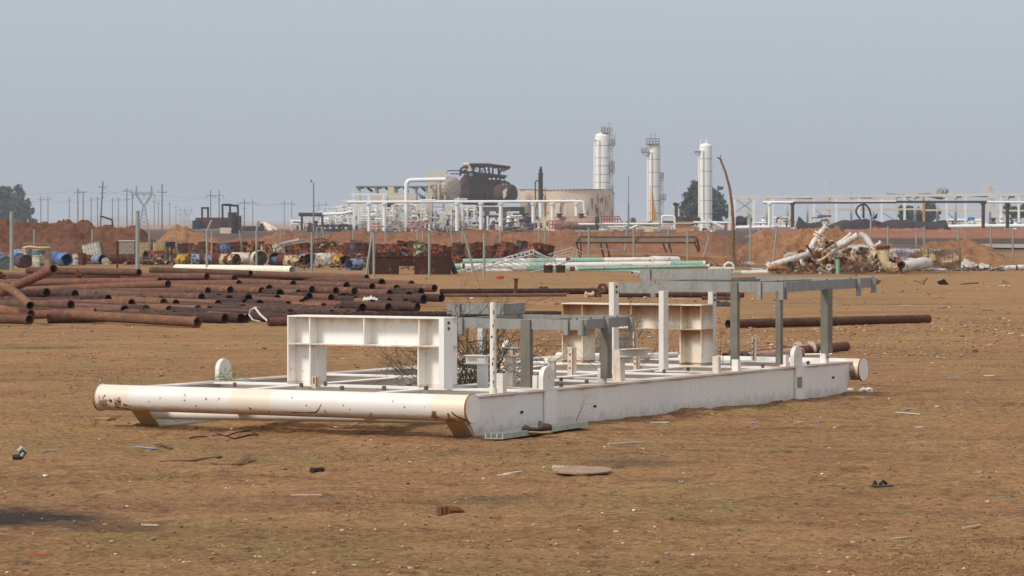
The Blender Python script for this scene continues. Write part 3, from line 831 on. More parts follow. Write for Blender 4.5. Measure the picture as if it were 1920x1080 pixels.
def cpost(u, w_, z0, z1, b, mat, name='post', f=.05, t=.008, face=1, holes=0):
    """channel post: web faces the near-right side of the skid, flanges away from it"""
    m = MB()
    m.bb((-w_ - t / 2 * face, u - b / 2, z0), (-w_ + t / 2 * face, u + b / 2, z1)) if False else None
    m.bar(L3(u, w_, z0), L3(u, w_, z1), b, t, up=Vector((1, 0, 0)))
    for s in (-1, 1):
        m.bar(L3(u + s * (b / 2 - t / 2), w_ + f / 2 + t / 2, z0), L3(u + s * (b / 2 - t / 2), w_ + f / 2 + t / 2, z1), t, f, up=Vector((1, 0, 0)))
    po = m.build(name, mat, skid)
    for k in range(holes):
        h = MB(); h.disc(L3(u, w_ - t / 2 - .005, z1 - .05 - .055 * k), (1, 0, 0), .016, .012, 10)
        ho = h.build('bolt', BOLT, None); ho.parent = po
    return po
def fpost(u, w_, z0, z1, b, mat, name='post', f=.06, t=.008, holes=0):
    """channel post whose web faces the front end of the skid"""
    m = MB()
    m.bar(L3(u, w_, z0), L3(u, w_, z1), b, t, up=Vector((0, 1, 0)))
    for s in (-1, 1):
        m.bar(L3(u + f / 2 + t / 2, w_ + s * (b / 2 - t / 2), z0), L3(u + f / 2 + t / 2, w_ + s * (b / 2 - t / 2), z1), f, t, up=Vector((1, 0, 0)))
    po = m.build(name, mat, skid)
    for k in range(holes):
        h = MB(); h.disc(L3(u - t / 2 - .005, w_ , z1 - .05 - .055 * k), (0, 1, 0), .016, .012, 10)
        ho = h.build('bolt', BOLT, None); ho.parent = po
    return po
def solve_w(px, u, z=0):                            # across-position on the line u seen at pixel column px
    k = (px - HX) / FPX
    return (SK_O.x + SK_U.x * u - k * (SK_O.y + SK_U.y * u)) / (k * SK_W.y - SK_W.x)
def solve_u(px, w_):
    k = (px - HX) / FPX
    return (k * (SK_O.y + SK_W.y * w_) - SK_O.x - SK_W.x * w_) / (SK_U.x - k * SK_U.y)
def zat(py, u, w_):
    return EYE - (py - HY) * (SK_O.y + SK_U.y * u + SK_W.y * w_) / FPX
late_scrapes()
# white posts
cpost(solve_u(840, .855), .855, HT, zat(595, 1.2, .85), .17, WHITE, 'post', f=.05, holes=2)
wpost = [  # column, u, top row, width, holes
    (1155, 5.0, 529, .12, 2), (1248, 6.0, 545, .12, 0), (1339, 7.4, 545, .10, 2)]
for (px, u, top, b, hl) in wpost:
    w_ = solve_w(px, u)
    cpost(u, w_, HT - .02, zat(top, u, w_), b, WHITE_WORN, 'post', holes=hl)
m = MB(); u_, w_ = .47, .04
m.tube([L3(u_, w_, HT), L3(u_, w_, zat(567, u_, w_))], .031, 20); m.tube([L3(u_, w_, HT), L3(u_, w_, HT + .05)], .038, 20)
rp_ = m.build('round_post', WHITE_WORN, skid)
rgp = random.Random(6)
for k in range(11):
    z_ = HT + .06 + k * .07 + rgp.uniform(-.02, .02); an = rgp.uniform(-.2, .9); m = MB(); c_ = L3(u_ - .0315 * math.cos(an), w_ - .0315 * math.sin(an), z_)
    m.box(c_, (.014 * rgp.uniform(.6, 1.4), .004, .022 * rgp.uniform(.5, 1.8)), Matrix.Rotation(-an, 3, 'Z')); e = m.build('rust_patch', SCR if k % 3 else SCO, None); e.parent = rp_
w_ = solve_w(907, 2.9); cpost(2.9, w_, HT - .02, zat(612, 2.9, w_), .07, WHITE, 'post')
# T head supports
def tee(px, u, top, base, head, mat, leanx=0.0, hw=.16):
    w_ = solve_w(px, u); z1 = zat(top, u, w_)
    m = MB(); m.bar(L3(u, w_, HT - .05), L3(u, w_ + leanx, z1 - .014), .09, .07, up=Vector((0, 1, 0)))
    t = m.build('support_post', mat, skid)
    h = MB(); h.ibeam(L3(u, w_ - head[0], z1), L3(u, w_ + head[1], z1), .09, .10, .01, .008)
    ho = h.build('support_head', mat, None); ho.parent = t
tee(905, 1.75, 666, 727, (.06, .19), WHITE)
tee(957, 2.6, 651, 712, (.1, .1), WHITE_RUSTY)
# the broken angle support
w_ = solve_w(1168, 3.0)
u_ = solve_u(1166, .1)
m = MB(); z1 = zat(656, u_, .1)
m.bar(L3(u_, .1, HT), L3(u_ , .1, z1), .1, .02, up=Vector((1, 0, 0))); m.bar(L3(u_ - .05, .13, HT), L3(u_ - .045, .14, z1), .02, .09, up=Vector((1, 0, 0)))
bk = m.build('broken_bracket', WHITE_RUSTY, skid)
m = MB(); m.chan(L3(u_ - .06, .1, z1 + .012), L3(u_ + .34, -.02, z1 + .012), .08, .09, .008); bo = m.build('bracket_arm', WHITE_WORN, None); bo.parent = bk
m = MB(); m.bar(L3(u_ + .2, 1.0, HT), L3(u_ + .2, 1.0, HT + .17), .05, .05); m.build('stub_post', WHITE_RUSTY, skid)
# short cleats and stubs along the near rail
for (px, top, b, mt) in ((946, 700, .075, WHITE_WORN), (1135, 690, .07, WHITE), (1349, 668, .06, WHITE_RUSTY), (1386, 674, .08, WHITE), (1476, 665, .08, WHITE), (1551, 657, .09, WHITE)):
    u_ = solve_u(px, 0.02)
    m = MB(); z1 = zat(top, u_, 0.02)
    m.bb((-.03, u_ - b / 2, HT + .0005), (-.018, u_ + b / 2, z1)); m.bb((-.09, u_ - b / 2, HT + .0005), (-.0305, u_ - b / 2 + .01, z1))
    c = m.build('cleat', mt, skid)
    if px in (1135, 1551):
        for k in (0, 1):
            h = MB(); h.disc(L3(u_ + .01, .012, z1 - .03 - .05 * k), (1, 0, 0), .014, .01, 10); hb = h.build('bolt', BOLT, None); hb.parent = c
for (px, u, top, b, mt) in ((926, 1.45, 700, .05, WHITE), (1003, 1.8, 704, .05, WHITE), (1070, 4.3, 651, .07, WHITE_RUSTY), (1192, 6.0, 655, .05, WHITE_RUSTY), (1127, 7.3, 622, .04, WHITE_RUSTY), (1189, 7.7, 622, .03, WHITE_RUSTY), (1412, 8.45, 632, .03, WHITE_RUSTY), (590, 1.0, 706, .06, WHITE_RUSTY)):
    w_ = solve_w(px, u); m = MB()
    m.bar(L3(u, w_, HT - .03), L3(u, w_, zat(top, u, w_)), b, .012, up=Vector((0, 1, 0))); m.bar(L3(u + .03, w_ - b / 2, HT - .03), L3(u + .03, w_ - b / 2, zat(top, u, w_)), .012, .05, up=Vector((0, 1, 0)))
    sp_ = m.build('stub_post', mt, skid)
    if mt is WHITE_RUSTY:
        zt_ = zat(top, u, w_); m = MB(); m.bar(L3(u - .008, w_ - b / 2 + .006, HT - .02), L3(u - .008, w_ - b / 2 + .006, zt_ - .003), .010, .006, up=Vector((0, 1, 0)))
        for k in (.2, .45, .7): m.bar(L3(u - .008, w_ + b * .1, HT + (zt_ - HT) * k), L3(u - .008, w_ + b * .1, HT + (zt_ - HT) * k + .018), .018, .005, up=Vector((0, 1, 0)))
        e = m.build('rusty_edge', SCO, None); e.parent = sp_
# loose pieces welded on far rail
m = MB(); m.tube([L3(5.4, 3.6, HT + .04), L3(6.6, 3.55, HT + .06)], .04, 12); m.tube([L3(6.9, 2.95, HT + .03), L3(8.8, 2.2, HT + .03)], .035, 12); m.build('drain_pipe', WHITE_WORN, skid)
m = MB(); m.tube([L3(5.3, 2.6, HT), L3(5.3, 2.6, HT + .09)], .05, 16); m.build('pipe_stub', paint('stub_paint', '#ddd2b8', .1, .45, .6, '#a85c1e', '#d8983e', .6), skid)
# bolts and clips standing on the flanges
for (px, u, s) in ((565, .6, .02), (610, .9, .018), (440, .35, .018), (641, .3, .022), (720, .5, .022), (799, .7, .022)):
    w_ = solve_w(px, u); m = MB(); m.disc(L3(u, w_, HT + .02), (0, 0, 1), s, .04, 8); m.build('stud', BOLT, skid)
for (px, w_) in ((1052, .05), (1020, .1), (1100, .14), (1430, .12), (1515, .03), (1500, .12), (1245, .5), (1290, .5), (1052, .6)):
    u_ = solve_u(px, w_); m = MB(); m.disc(L3(u_, w_, HT + .018), (0, 0, 1), .02, .036, 8); m.bar(L3(u_ - .03, w_, HT + .03), L3(u_ + .03, w_, HT + .036), .015, .01); m.build('stud', BOLT, skid)
# bolt holes and pins in the near web
for (px, py) in ((978, 773), (1115, 762), (1562, 708)):
    u_ = solve_u(px, -.015); m = MB(); m.disc(L3(u_, -.014, zat(py, u_, -.015)), (1, 0, .2), .013, .03, 8); m.build('pin', BLACK_ST, skid)

# galvanised walkway frames on posts
def platform(u0, u1, w0, w1, zt, h, drops):
    m = MB()
    m.chan(L3(u0, w0, zt), L3(u0, w1, zt), h, .05, .007, side=-1 if w1 < w0 else 1)
    a = m.build('walkway_frame', GALV, skid)
    def ch(q0, q1, side):
        k = MB(); k.chan(q0, q1, h, .05, .007, side=side); o = k.build('edge_channel', GALV, None); o.parent = a
    ch(L3(u0 + .005, w1, zt - .001), L3(u1, w1, zt + .012), -1)
    ch(L3(u1, w1 + .005, zt + .01), L3(u1, w0, zt + .01), 1)
    ch(L3(u0 + .006, w0, zt - .001), L3(u1, w0, zt + .01), -1)
    for (u, w_, dz) in drops:
        k = MB(); k.bar(L3(u, w_, zt + .002), L3(u, w_, zt - h - dz), .045, .05, up=Vector((1, 0, 0))); o = k.build('hanger', GALV, None); o.parent = a
    for (q0, q1) in ((L3(u0 + .1, w0 - .1, zt - .03), L3(u1 - .1, w0 - .1, zt - .03)), (L3(u0 + .1, (w0 + w1) / 2, zt - .03), L3(u1 - .1, (w0 + w1) / 2, zt - .03))):
        k = MB(); k.bar(q0, q1, .04, .03); o = k.build('cross_bearer', GALV_B, None); o.parent = a
    for i in range(5):
        k = MB(); k.disc(L3(u0 + (u1 - u0) * i / 4, w1 + .02, zt + .012), (0, 0, 1), .011, .02, 8); o = k.build('bolt', BOLT, None); o.parent = a
    return a
z1 = zat(600, 2.12, 0)
platform(2.12, 3.28, solve_w(866, 2.12), 0.0, z1, .10, [(2.113, 1.33, .06), (2.113, .13, .05), (2.113, -.03, .05), (2.22, -.02, .06), (2.7, -.02, .05), (3.22, -.02, .04)])
z2 = zat(529, 6.9, 0)
platform(6.9, 9.62, solve_w(1226, 6.9), 0.0, z2, .115, [(6.893, 1.56, .07), (6.893, .24, .08), (6.893, -.03, .08), (7.0, -.02, .08), (9.1, -.02, .08), (9.55, -.02, .05)])
# raised outer channels beyond the frames
def raised(u, pxa, pxb, top, h, turn, drop_px, low=0):
    wa, wb = solve_w(pxa, u), solve_w(pxb, u)
    zt = zat(top, u, (wa + wb) / 2)
    m = MB(); m.chan(L3(u, wa, zt), L3(u, wb, zt), h, .05, .007, side=-1)
    if turn: m.chan(L3(u + .004, wb, zt - .001), L3(u + turn, wb - .02, zt + .004), h, .05, .007, side=-1)
    a = m.build('raised_channel', GALV, skid)
    wd = solve_w(drop_px, u)
    k = MB(); k.bar(L3(u - .012, wd, zt + .003), L3(u - .012, wd, zt - h - .13), .09, .03, up=Vector((0, 1, 0))); o = k.build('hanger', GALV, None); o.parent = a
    return a
raised(3.0, 838, 944, 569, .11, .42, 857)
raised(7.6, 1200, 1371, 505, .115, 0, 1214)
wx = solve_w(1163, 5.3)
m = MB(); m.chan(L3(6.55, solve_w(1163, 6.55), zat(530, 6.55, 2)), L3(6.55, solve_w(1236, 6.55), zat(530, 6.55, 1.7)), .115, .05, .007, side=-1); m.build('raised_channel', GALV, skid)
# galvanised posts
fpost(2.10, solve_w(985, 2.10), HT - .04, z1 - .005, .105, GALV_B, 'post')
cpost(2.72, -.03, HT + .05, z1 - .09, .1, GALV_B, 'post', f=.07)
fpost(6.88, solve_w(1376, 6.88), HT - .01, z2 - .005, .085, GALV_B, 'post')
cpost(solve_u(1465, -.01), -.01, HT + .03, z2 - .1, .075, GALV_B, 'post')
cpost(8.23, -.03, HT + .11, z2 - .1, .14, GALV_B, 'post', f=.08)

# rusty grating leaning inside the far bay
def grating(o, ex, ey, nx, sx, sy, mat, label, name='floor_grating'):
    m = MB()
    for i in range(nx + 1):
        m.bar(o + ex * (sx * i / nx), o + ex * (sx * i / nx) + ey * sy, .006, .025, up=ex.cross(ey))
    fr = MB()
    for (a, b) in ((o, o + ex * sx), (o + ey * sy, o + ey * sy + ex * sx), (o, o + ey * sy), (o + ex * sx, o + ex * sx + ey * sy)):
        fr.bar(a, b, .02, .03, up=ex.cross(ey))
    for k in range(1, 4): fr.bar(o + ey * (sy * k / 4), o + ey * (sy * k / 4) + ex * sx, .006, .01, up=ex.cross(ey))
    t = thing(name, label, 'grating', (o.x, o.y, 0))
    m.build('bars', mat, t); fr.build('rim', mat, t)
ex = (SK(8.0, 0) - SK(7.4, .1)).normalized()
grating(at(1085, 660, 41.0) * Vector((1, 1, 0)) + Z * .2, Vector((.95, .3, 0)).normalized(), Vector((.35, .3, .55)).normalized(), 14, .42, .62, plain('grating_steel', '#6f7474', '#545450', .1, .6), 'grey steel grating panel leaning inside the skid behind the far portal frame')
grating(at(1116, 648, 41.6) * Vector((1, 1, 0)) + Z * .35, Vector((.95, .3, 0)).normalized(), Vector((.35, .3, .5)).normalized(), 14, .42, .5, plain('grating_steel_b', '#6a6f6f', '#4d4c48', .1, .6), 'smaller steel grating panel seen under the end of the near walkway frame')
# ------------------------------------------------------------------ the stack of rusty pipes
R_BROWN = rusty('rust_brown', '#7a5442', '#614435', .8, '#6b5d4e', vary=.2, hue=.005)
R_RED = rusty('rust_red', '#845646', '#70493b', .8, '#6f5544', vary=.12, hue=.004)
R_TAN = rusty('rust_tan', '#8c6248', '#77513d', .8, '#655245', vary=.15, hue=.005)
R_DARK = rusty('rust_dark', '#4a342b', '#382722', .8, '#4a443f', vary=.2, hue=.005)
R_UNDER_SHADE = rusty('rust_under_shade', '#5c4034', '#402d25', .8, '#4c413a', vary=.25)  # rust darkened to paint in the shade of the stack's gaps
def hollow_pipe(name, label, a, b, r, mat, cat='pipe', group=None, wall=None, mid=None, seg=20, collar=0):
    a, b = Vector(a), Vector(b)
    m = MB(); pts = [a, b] if mid is None else [a] + [Vector(p) for p in mid] + [b]
    m.tube(pts, r, seg, wall if wall else r * .14)
    if collar:
        d = (b - a).normalized(); m.tube([b - d * collar, b - d * .002], r * 1.1, seg, r * .2)
    o = tuple(Vector((b.x, b.y, 0)))
    return whole(m, name, mat, label, cat, o, group)
ROWS = [(500, 523, 'topmost'), (523, 534, 'second'), (534, 548, 'third'), (548, 560, 'fourth'), (560, 576.5, 'fifth'), (576.5, 587, 'sixth'), (587, 620, 'lowest')]
# (end column, end row, material, left column or None, left row or None, length)
PS = [(261, 511, 'B', 53, 507), (388, 519, 'B', -90, 517), (315, 533, 'T', 36, 545), (448, 532, 'R', 200, 534), (300, 528, 'R', -60, 531), (390, 546, 'B', 180, 548),
      (378, 558, 'B', 135, 550), (432, 544, 'T', None, 0), (203, 561, 'D', 40, 566), (247, 569, 'R', 60, 571), (307, 568, 'T', None, 0), (330, 569, 'T', None, 0),
      (409, 570.5, 'T', None, 0), (234, 581, 'B', None, 0), (274, 581, 'D', None, 0), (318, 581.5, 'T', None, 0), (371, 581.5, 'T', None, 0), (393, 581.5, 'B', None, 0),
      (424, 583, 'B', None, 0), (329, 591.6, 'D', None, 0), (356, 592, 'B', None, 0), (371, 592.7, 'D', None, 0), (371, 604, 'T', 125, 590), (133, 572, 'B', -60, 571),
      (58, 589.5, 'T', -70, 570), (179, 586.5, 'R', 40, 591), (206, 594.6, 'B', 90, 597), (56, 599, 'B', -60, 597), (88, 549, 'D', -60, 557), (141, 552, 'D', 60, 554),
      (687.6, 521.6, 'B', 380, 511), (550, 532.4, 'B', None, 0), (650, 536, 'B', None, 0), (716, 530, 'B', None, 0), (771.7, 533, 'B', None, 0), (814.8, 540.4, 'B', None, 0),
      (505, 541, 'B', None, 0), (490.5, 545.7, 'T', None, 0), (585, 543, 'B', 500, 540), (698, 537.7, 'B', None, 0), (630, 545.7, 'B', None, 0), (664.7, 546.6, 'T', None, 0),
      (743.7, 541, 'B', None, 0), (731, 550.7, 'B', None, 0), (525, 550, 'D', None, 0), (559.7, 550, 'R', None, 0), (573, 563, 'T', 487, 558), (621, 558.7, 'R', None, 0),
      (580, 556, 'D', None, 0), (566, 568, 'B', None, 0), (607, 575, 'T', None, 0), (667, 563, 'D', None, 0), (697, 566.8, 'T', None, 0), (643, 572.5, 'R', None, 0),
      (766.6, 553, 'D', None, 0), (828, 559, 'D', None, 0), (464, 596.5, 'T', 392, 592), (443.5, 581.6, 'T', None, 0), (455, 580, 'D', None, 0), (487, 571, 'D', None, 0),
      (460.7, 568, 'D', None, 0), (466, 560, 'D', None, 0), (440, 523, 'B', None, 0), (730, 566, 'D', None, 0), (520, 560, 'D', None, 0), (540, 572, 'D', None, 0),
      (790, 547, 'D', None, 0), (795, 561, 'D', None, 0), (760, 567, 'D', None, 0), (505, 580, 'D', None, 0), (590, 583, 'D', None, 0), (520, 584, 'B', None, 0), (680, 577, 'D', None, 0),
      (410, 558, 'D', None, 0), (430, 562, 'D', None, 0), (412, 590, 'D', None, 0), (480, 589, 'B', None, 0), (545, 590, 'D', None, 0), (640, 583, 'D', None, 0)]
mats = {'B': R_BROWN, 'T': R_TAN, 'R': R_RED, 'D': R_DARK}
tone = {'B': 'rusty brown', 'T': 'tan rusty', 'R': 'reddish rusty', 'D': 'dark rusty'}
rank = {}
for i, (x, y, *_r) in enumerate(PS):
    for (a, b, nm) in ROWS:
        if a <= y < b: rank.setdefault(nm, []).append((x, i))
lab = {}
for nm, l in rank.items():
    for k, (x, i) in enumerate(sorted(l)):
        lab[i] = '%s pipe, %s open end from left in the %s row of the stack' % (tone[PS[i][2]], ORD[k], nm)
rp = random.Random(3)
for i, (x, y, mt, xl, yl) in enumerate(PS):
    D = 66 + (600 - y) * 17 / 80 + (x - 300) * .009
    r = .097
    D = min(D, (EYE - r * 1.02) * FPX / (y - HY))
    e = at(x, y, D)
    if xl is None:
        ph = rad(rp.uniform(29, 41)); L = rp.uniform(6.5, 9.5)
        z2_ = max(e.z + rp.uniform(-.05, .06), r)
        s = e + Vector((-math.sin(ph) * L, math.cos(ph) * L, 0)); s.z = z2_
    else:
        dx = (x - xl) * D / FPX
        Dl = D + dx * 1.15
        if yl - HY > 0: Dl = min(Dl, (EYE - r) * FPX / (yl - HY))
        s = at(xl, yl, Dl)
    hollow_pipe('steel_pipe', lab[i], s, e, r * rp.uniform(.93, 1.06), mats[mt], group='rusty steel pipes in the stack', collar=.12 if rp.random() < .5 else 0)
    # the pipes underneath that carry it
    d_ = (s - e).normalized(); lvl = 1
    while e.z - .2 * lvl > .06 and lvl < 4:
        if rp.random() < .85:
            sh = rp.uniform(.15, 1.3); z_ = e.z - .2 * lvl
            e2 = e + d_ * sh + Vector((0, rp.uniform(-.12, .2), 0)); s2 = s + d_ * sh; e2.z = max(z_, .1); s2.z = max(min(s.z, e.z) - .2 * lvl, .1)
            hollow_pipe('steel_pipe', 'rusty pipe in shade-darkened colour wedged under the others within the stack', s2, e2, .095, R_UNDER_SHADE, group='rusty pipes underneath in the stack', seg=14)
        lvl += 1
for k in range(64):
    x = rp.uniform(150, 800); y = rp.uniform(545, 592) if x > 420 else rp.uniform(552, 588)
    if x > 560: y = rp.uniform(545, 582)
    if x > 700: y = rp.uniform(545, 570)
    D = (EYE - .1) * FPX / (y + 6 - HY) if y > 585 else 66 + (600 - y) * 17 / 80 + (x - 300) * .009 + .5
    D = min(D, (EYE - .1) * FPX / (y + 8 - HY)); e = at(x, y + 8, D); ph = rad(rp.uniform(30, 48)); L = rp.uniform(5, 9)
    hollow_pipe('steel_pipe', 'rusty pipe in shade-darkened colour wedged under the others within the stack', e + Vector((-math.sin(ph) * L, math.cos(ph) * L, rp.uniform(-.02, .05))), e, .1, R_UNDER_SHADE, group='rusty pipes underneath in the stack', seg=14)
# the odd ones
hollow_pipe('steel_pipe', 'red pipe sticking up at a slant over the left end of the pipe stack', at(5, 548, 66), at(101, 504, 64.5), .092, R_RED, group='rusty steel pipes in the stack')
pts = [at(-30, 536, 67), at(5, 537, 66), at(22, 543, 65.4), at(36, 554, 65), at(46, 563, 64.6)]
hollow_pipe('steel_pipe', 'bent tan pipe curving down at the left end of the pipe stack', pts[0], at(57, 573, 64), .085, R_TAN, group='rusty steel pipes in the stack', mid=pts[1:])
hollow_pipe('steel_pipe', 'long dark pipe along the foot of the stack, passing behind the white portal frame', at(1052, 580, 68.5) * Vector((1, 1, 0)) + Z * .09, at(432, 589, 67) * Vector((1, 1, 0)) + Z * .12, .085, R_DARK, group='rusty steel pipes in the stack')
hollow_pipe('steel_pipe', 'short rusty pipe end at the foot of the stack by the white rag', at(640, 600, 64.5) * Vector((1, 1, 0)) + Z * .09, at(503, 599, 64) * Vector((1, 1, 0)) + Z * .085, .082, R_BROWN, group='rusty steel pipes in the stack')
hollow_pipe('steel_pipe', 'long brown pipe at the back of the stack, starting beside the far white pipe', at(283, 507, 88), at(470, 513, 86), .088, R_BROWN, group='rusty steel pipes in the stack')
def pinwheel(c, r, mat, label, name='drill_bit'):
    m = MB(); rg = random.Random(int(c.x * 10))
    m.rock(c, r * .5, 1, rg)
    for i in range(16):
        a = rg.uniform(0, 6.3); b_ = rg.uniform(-.9, 1.2)
        d = Vector((math.cos(a) * math.cos(b_), math.sin(a) * math.cos(b_) * .6, math.sin(b_)))
        m.tube([c, c + d * r * rg.uniform(.8, 1.25)], [r * .17, r * .09], 6)
    return whole(m, name, mat, label, 'scrap', (c.x, c.y, c.z - r))
pinwheel(at(148, 515, 78), .12, rusty('rust_orange_brown', '#8a3f22', '#5c2c1c', .2), 'spiky rust-red burst of scrap metal standing on the pipe stack')
pinwheel(at(4, 517, 78), .12, rusty('rust_dark_spiky', '#5c3020', '#3f241a', .2), 'spiky dark rusty scrap at the far left on the pipe stack')

# crumpled white rag and foil-covered stick at the foot of the stack, white rag on a pipe end
def rag(name, label, c, rx, ry, h, mat, seed=1, cat='rag', n=14):
    m = MB(); rg = random.Random(seed); V = []; F = []
    for j in range(n + 1):
        for i in range(n + 1):
            u, v = i / n * 2 - 1, j / n * 2 - 1
            e = max(0, 1 - (u * u + v * v) * .5)
            z = h * e * (0.35 + .65 * abs(noise.noise(Vector((u * 2.3 + seed, v * 2.3, seed * .7))) * 2.2)) 
            V.append((c[0] + u * rx * (1 + .35 * noise.noise(Vector((u + seed, v, 2)))), c[1] + v * ry * (1 + .35 * noise.noise(Vector((u, v + seed, 5)))), c[2] + z + .004))
    for j in range(n):
        for i in range(n):
            a = j * (n + 1) + i; F.append((a, a + 1, a + n + 2, a + n + 1))
    m.add(V, F)
    b = MB(); b.add(V + [(x, y, max(z - .012, c[2] - .03)) for x, y, z in V], [tuple(f) for f in F] + [tuple(q + len(V) for q in reversed(f)) for f in F] + [(i + 1, i, len(V) + i, len(V) + i + 1) for i in range(n)] + [(n * (n + 1) + i, n * (n + 1) + i + 1, len(V) + n * (n + 1) + i + 1, len(V) + n * (n + 1) + i) for i in range(n)])
    return whole(b, name, mat, label, cat, (c[0], c[1], c[2]), smooth=50)
FOIL = plain('foil', '#dcdcd8', '#8f8c86', .1, .4)
WRAG = plain('white_rag', '#e4e0d8', '#b5aea2', .1, .85)
D = gnd(606); m = MB(); m.tube([at(478, 577, D), at(488, 590, D - .3), at(504, 604, D - .6)], .022, 8); m.rock(at(478, 578, D), .05)
whole(m, 'foil_stick', FOIL, 'silver foil-wrapped stick leaning on the foot of the pipe stack', 'stick', (at(500, 604, D).x, D, 0))
m = MB(); m.tube([at(482, 576, D), at(470, 580, D), at(467, 590, D), at(474, 600, D - .4), at(488, 603, D - .4)], .014, 6)
whole(m, 'wire_loop', FOIL, 'curl of silvery wire beside the foil-wrapped stick', 'wire', (at(474, 604, D).x, D, 0))
e = at(697, 566.8, 76.6); rag('white_rag', 'white rag caught on the open end of one rusty pipe', (e.x - .02, e.y - .25, e.z + .05), .16, .12, .1, WRAG, 4)
m = MB(); m.tube([e + Vector((-.05, -.15, .03)), e + Vector((-.03, -.2, -.12)), e + Vector((-.02, -.18, -.28))], [.04, .05, .015], 7)
whole(m, 'white_rag', WRAG, 'white strip hanging down from the rag on the pipe end', 'rag', (e.x, e.y, e.z - .3))

# ------------------------------------------------------------------ dry brush
TWIG = plain('dry_twig', '#a08c70', '#7c6a52', .1, .9)
TWIG_D = plain('dark_twig', '#6c5a46', '#4c3f31', .1, .9)
TWIG_G = plain('olive_twig', '#645740', '#463e2e', .1, .9)
def bush(name, label, c, w_, h, n, r0, mat, seed, droop=.3, depth=3, cat='bush', lean=0.0, spread=1.0, group=None, curl=.5):
    rg = random.Random(seed); m = MB(); c = Vector(c)
    def grow(p, d, L, r, k):
        pts = [p]; segs = 5
        for i in range(segs):
            d = (d + Vector((rg.gauss(0, 1), rg.gauss(0, 1), rg.gauss(0, 1) - droop * i * .25)) * curl * .35).normalized()
            p = p + d * (L / segs)
            if p.z < c.z + .005: p.z = c.z + .01
            pts.append(p)
            if k > 0 and i > 0 and rg.random() < .75:
                dd = (d + Vector((rg.gauss(0, 1), rg.gauss(0, .8), rg.gauss(.1, .8))) * .9).normalized()
                grow(p, dd, L * rg.uniform(.35, .6), r * .6, k - 1)
        m.tube(pts, [r * (1 - .14 * i) for i in range(len(pts))], 3, caps=False)
    for i in range(n):
        a = rg.uniform(0, 6.3)
        d = Vector((math.cos(a) * spread + lean, math.sin(a) * spread * .7, rg.uniform(.7, 1.5))).normalized()
        grow(c + Vector((rg.gauss(0, w_ * .12), rg.gauss(0, w_ * .1), 0)), d, h * rg.uniform(.7, 1.15), r0, depth)
    return whole(m, name, mat, label, cat, tuple(c), group, smooth=0)
D = 41; bush('dry_bush', 'tangled dry bush in front of the right end of the pipe stack', (at(790, 0, D).x, D, .02), 1.0, .55, 13, .0045, TWIG, 5, .5, 3, spread=1.7, curl=.9)
c = SK(2.6, 1.55); bush('dry_bush', 'dense olive-brown thorn bush growing inside the skid right of the front portal', (c.x, c.y, .03), .42, .88, 56, .0085, TWIG_G, 9, .0, 3, spread=.6, curl=.6)
c = SK(3.3, 2.55); bush('dry_bush', 'thin dark thorn bush seen through the opening of the front portal', (c.x, c.y, .03), .4, .6, 9, .004, TWIG_G, 14, .1, 3, lean=-1.0, curl=.7)
c = SK(5.9, 1.5); bush('dry_bush', 'leafless twig bush rising inside the skid between the far portal and the white posts', (c.x, c.y, .03), .2, 1.0, 6, .0045, TWIG_D, 23, 0, 3, spread=.32, curl=.42)
c = SK(7.3, .9); bush('weed_stem', 'single dark thorny weed stem standing beside a white post of the skid', (c.x, c.y, .2), .04, .5, 2, .004, TWIG_D, 25, 0, 1, cat='weed', spread=.12, curl=.3)
c = SK(1.85, -.10); bush('weed_stem', 'pair of dry weed stems standing against the outer side of the skid', (c.x, c.y, .0), .06, .42, 3, .0035, TWIG, 31, 0, 1, cat='weed', spread=.25, curl=.25)
c = SK(1.2, 3.5); bush('creeping_weed', 'small green creeping weed at the foot of the left lifting lug', (c.x, c.y, .40), .3, .22, 12, .004, plain('green_weed', '#56703f', '#6d7f4c', .1, .8), 33, .8, 2, cat='weed', spread=2.0, curl=.8)
D = gnd(606); bush('dry_tuft', 'wisp of pale dry grass in front of the lower pipes of the stack', (at(290, 0, 66).x, 66, .18), .4, .3, 12, .003, TWIG, 35, .2, 1, cat='weed', spread=1.5)
D = gnd(802); bush('green_sprig', 'tiny green sprig at the left of the skid foot', (at(177, 0, D).x, D, .0), .02, .10, 7, .003, plain('green_sprig_leaf', '#4f6a35', '#67804a', .05, .8), 37, 0, 1, cat='weed', spread=.3)
D = gnd(863); bush('dry_tuft', 'puff of dry grass behind the dark folded strip on the soil', (at(468, 0, D).x, D, .0), .06, .08, 26, .0012, TWIG, 39, .2, 1, cat='weed', spread=1.6)

# ------------------------------------------------------------------ loose pipes on the soil behind the skid
def lying(name, label, px0, py0, px1, py1, r, mat, group=None, mid=None, cat='pipe', seg=20, base=True, wall=None):
    """py = rows of the pipe's centre; it rests on the soil"""
    def p(px, py):
        D = (EYE - r) * FPX / (py - HY); v = at(px, py, D); v.z = gz(v.x, v.y) + r * .93; return v
    return hollow_pipe(name, label, p(px0, py0), p(px1, py1), r, mat, cat, group, mid=mid, seg=seg, wall=wall)
YG = 'loose rusty pipes on the open soil'
R_SOLO = rusty('rust_solo', '#6e4838', '#58382c', .5, '#7a5644', vary=.1)
lying('steel_pipe', 'long dark rusty pipe lying on the open ground right of the skid', 1741, 598, 1365, 608, .088, R_SOLO, YG, wall=.012)
lying('steel_pipe', 'long thin rusty pipe lying across the soil behind the front walkway frame', 825, 547, 1140, 546, .085, R_DARK, YG)
lying('steel_pipe', 'tan rusty pipe lying just in front of the long thin one behind the skid', 832, 553, 1062, 553, .05, R_TAN, YG)
lying('steel_pipe', 'dark pipe seen under the far walkway frame', 1150, 552, 1395, 553, .07, R_DARK, YG)
lying('steel_pipe', 'thin rusty rod between the two flanged pieces behind the skid', 1058, 551, 1105, 547.5, .025, R_TAN, YG)
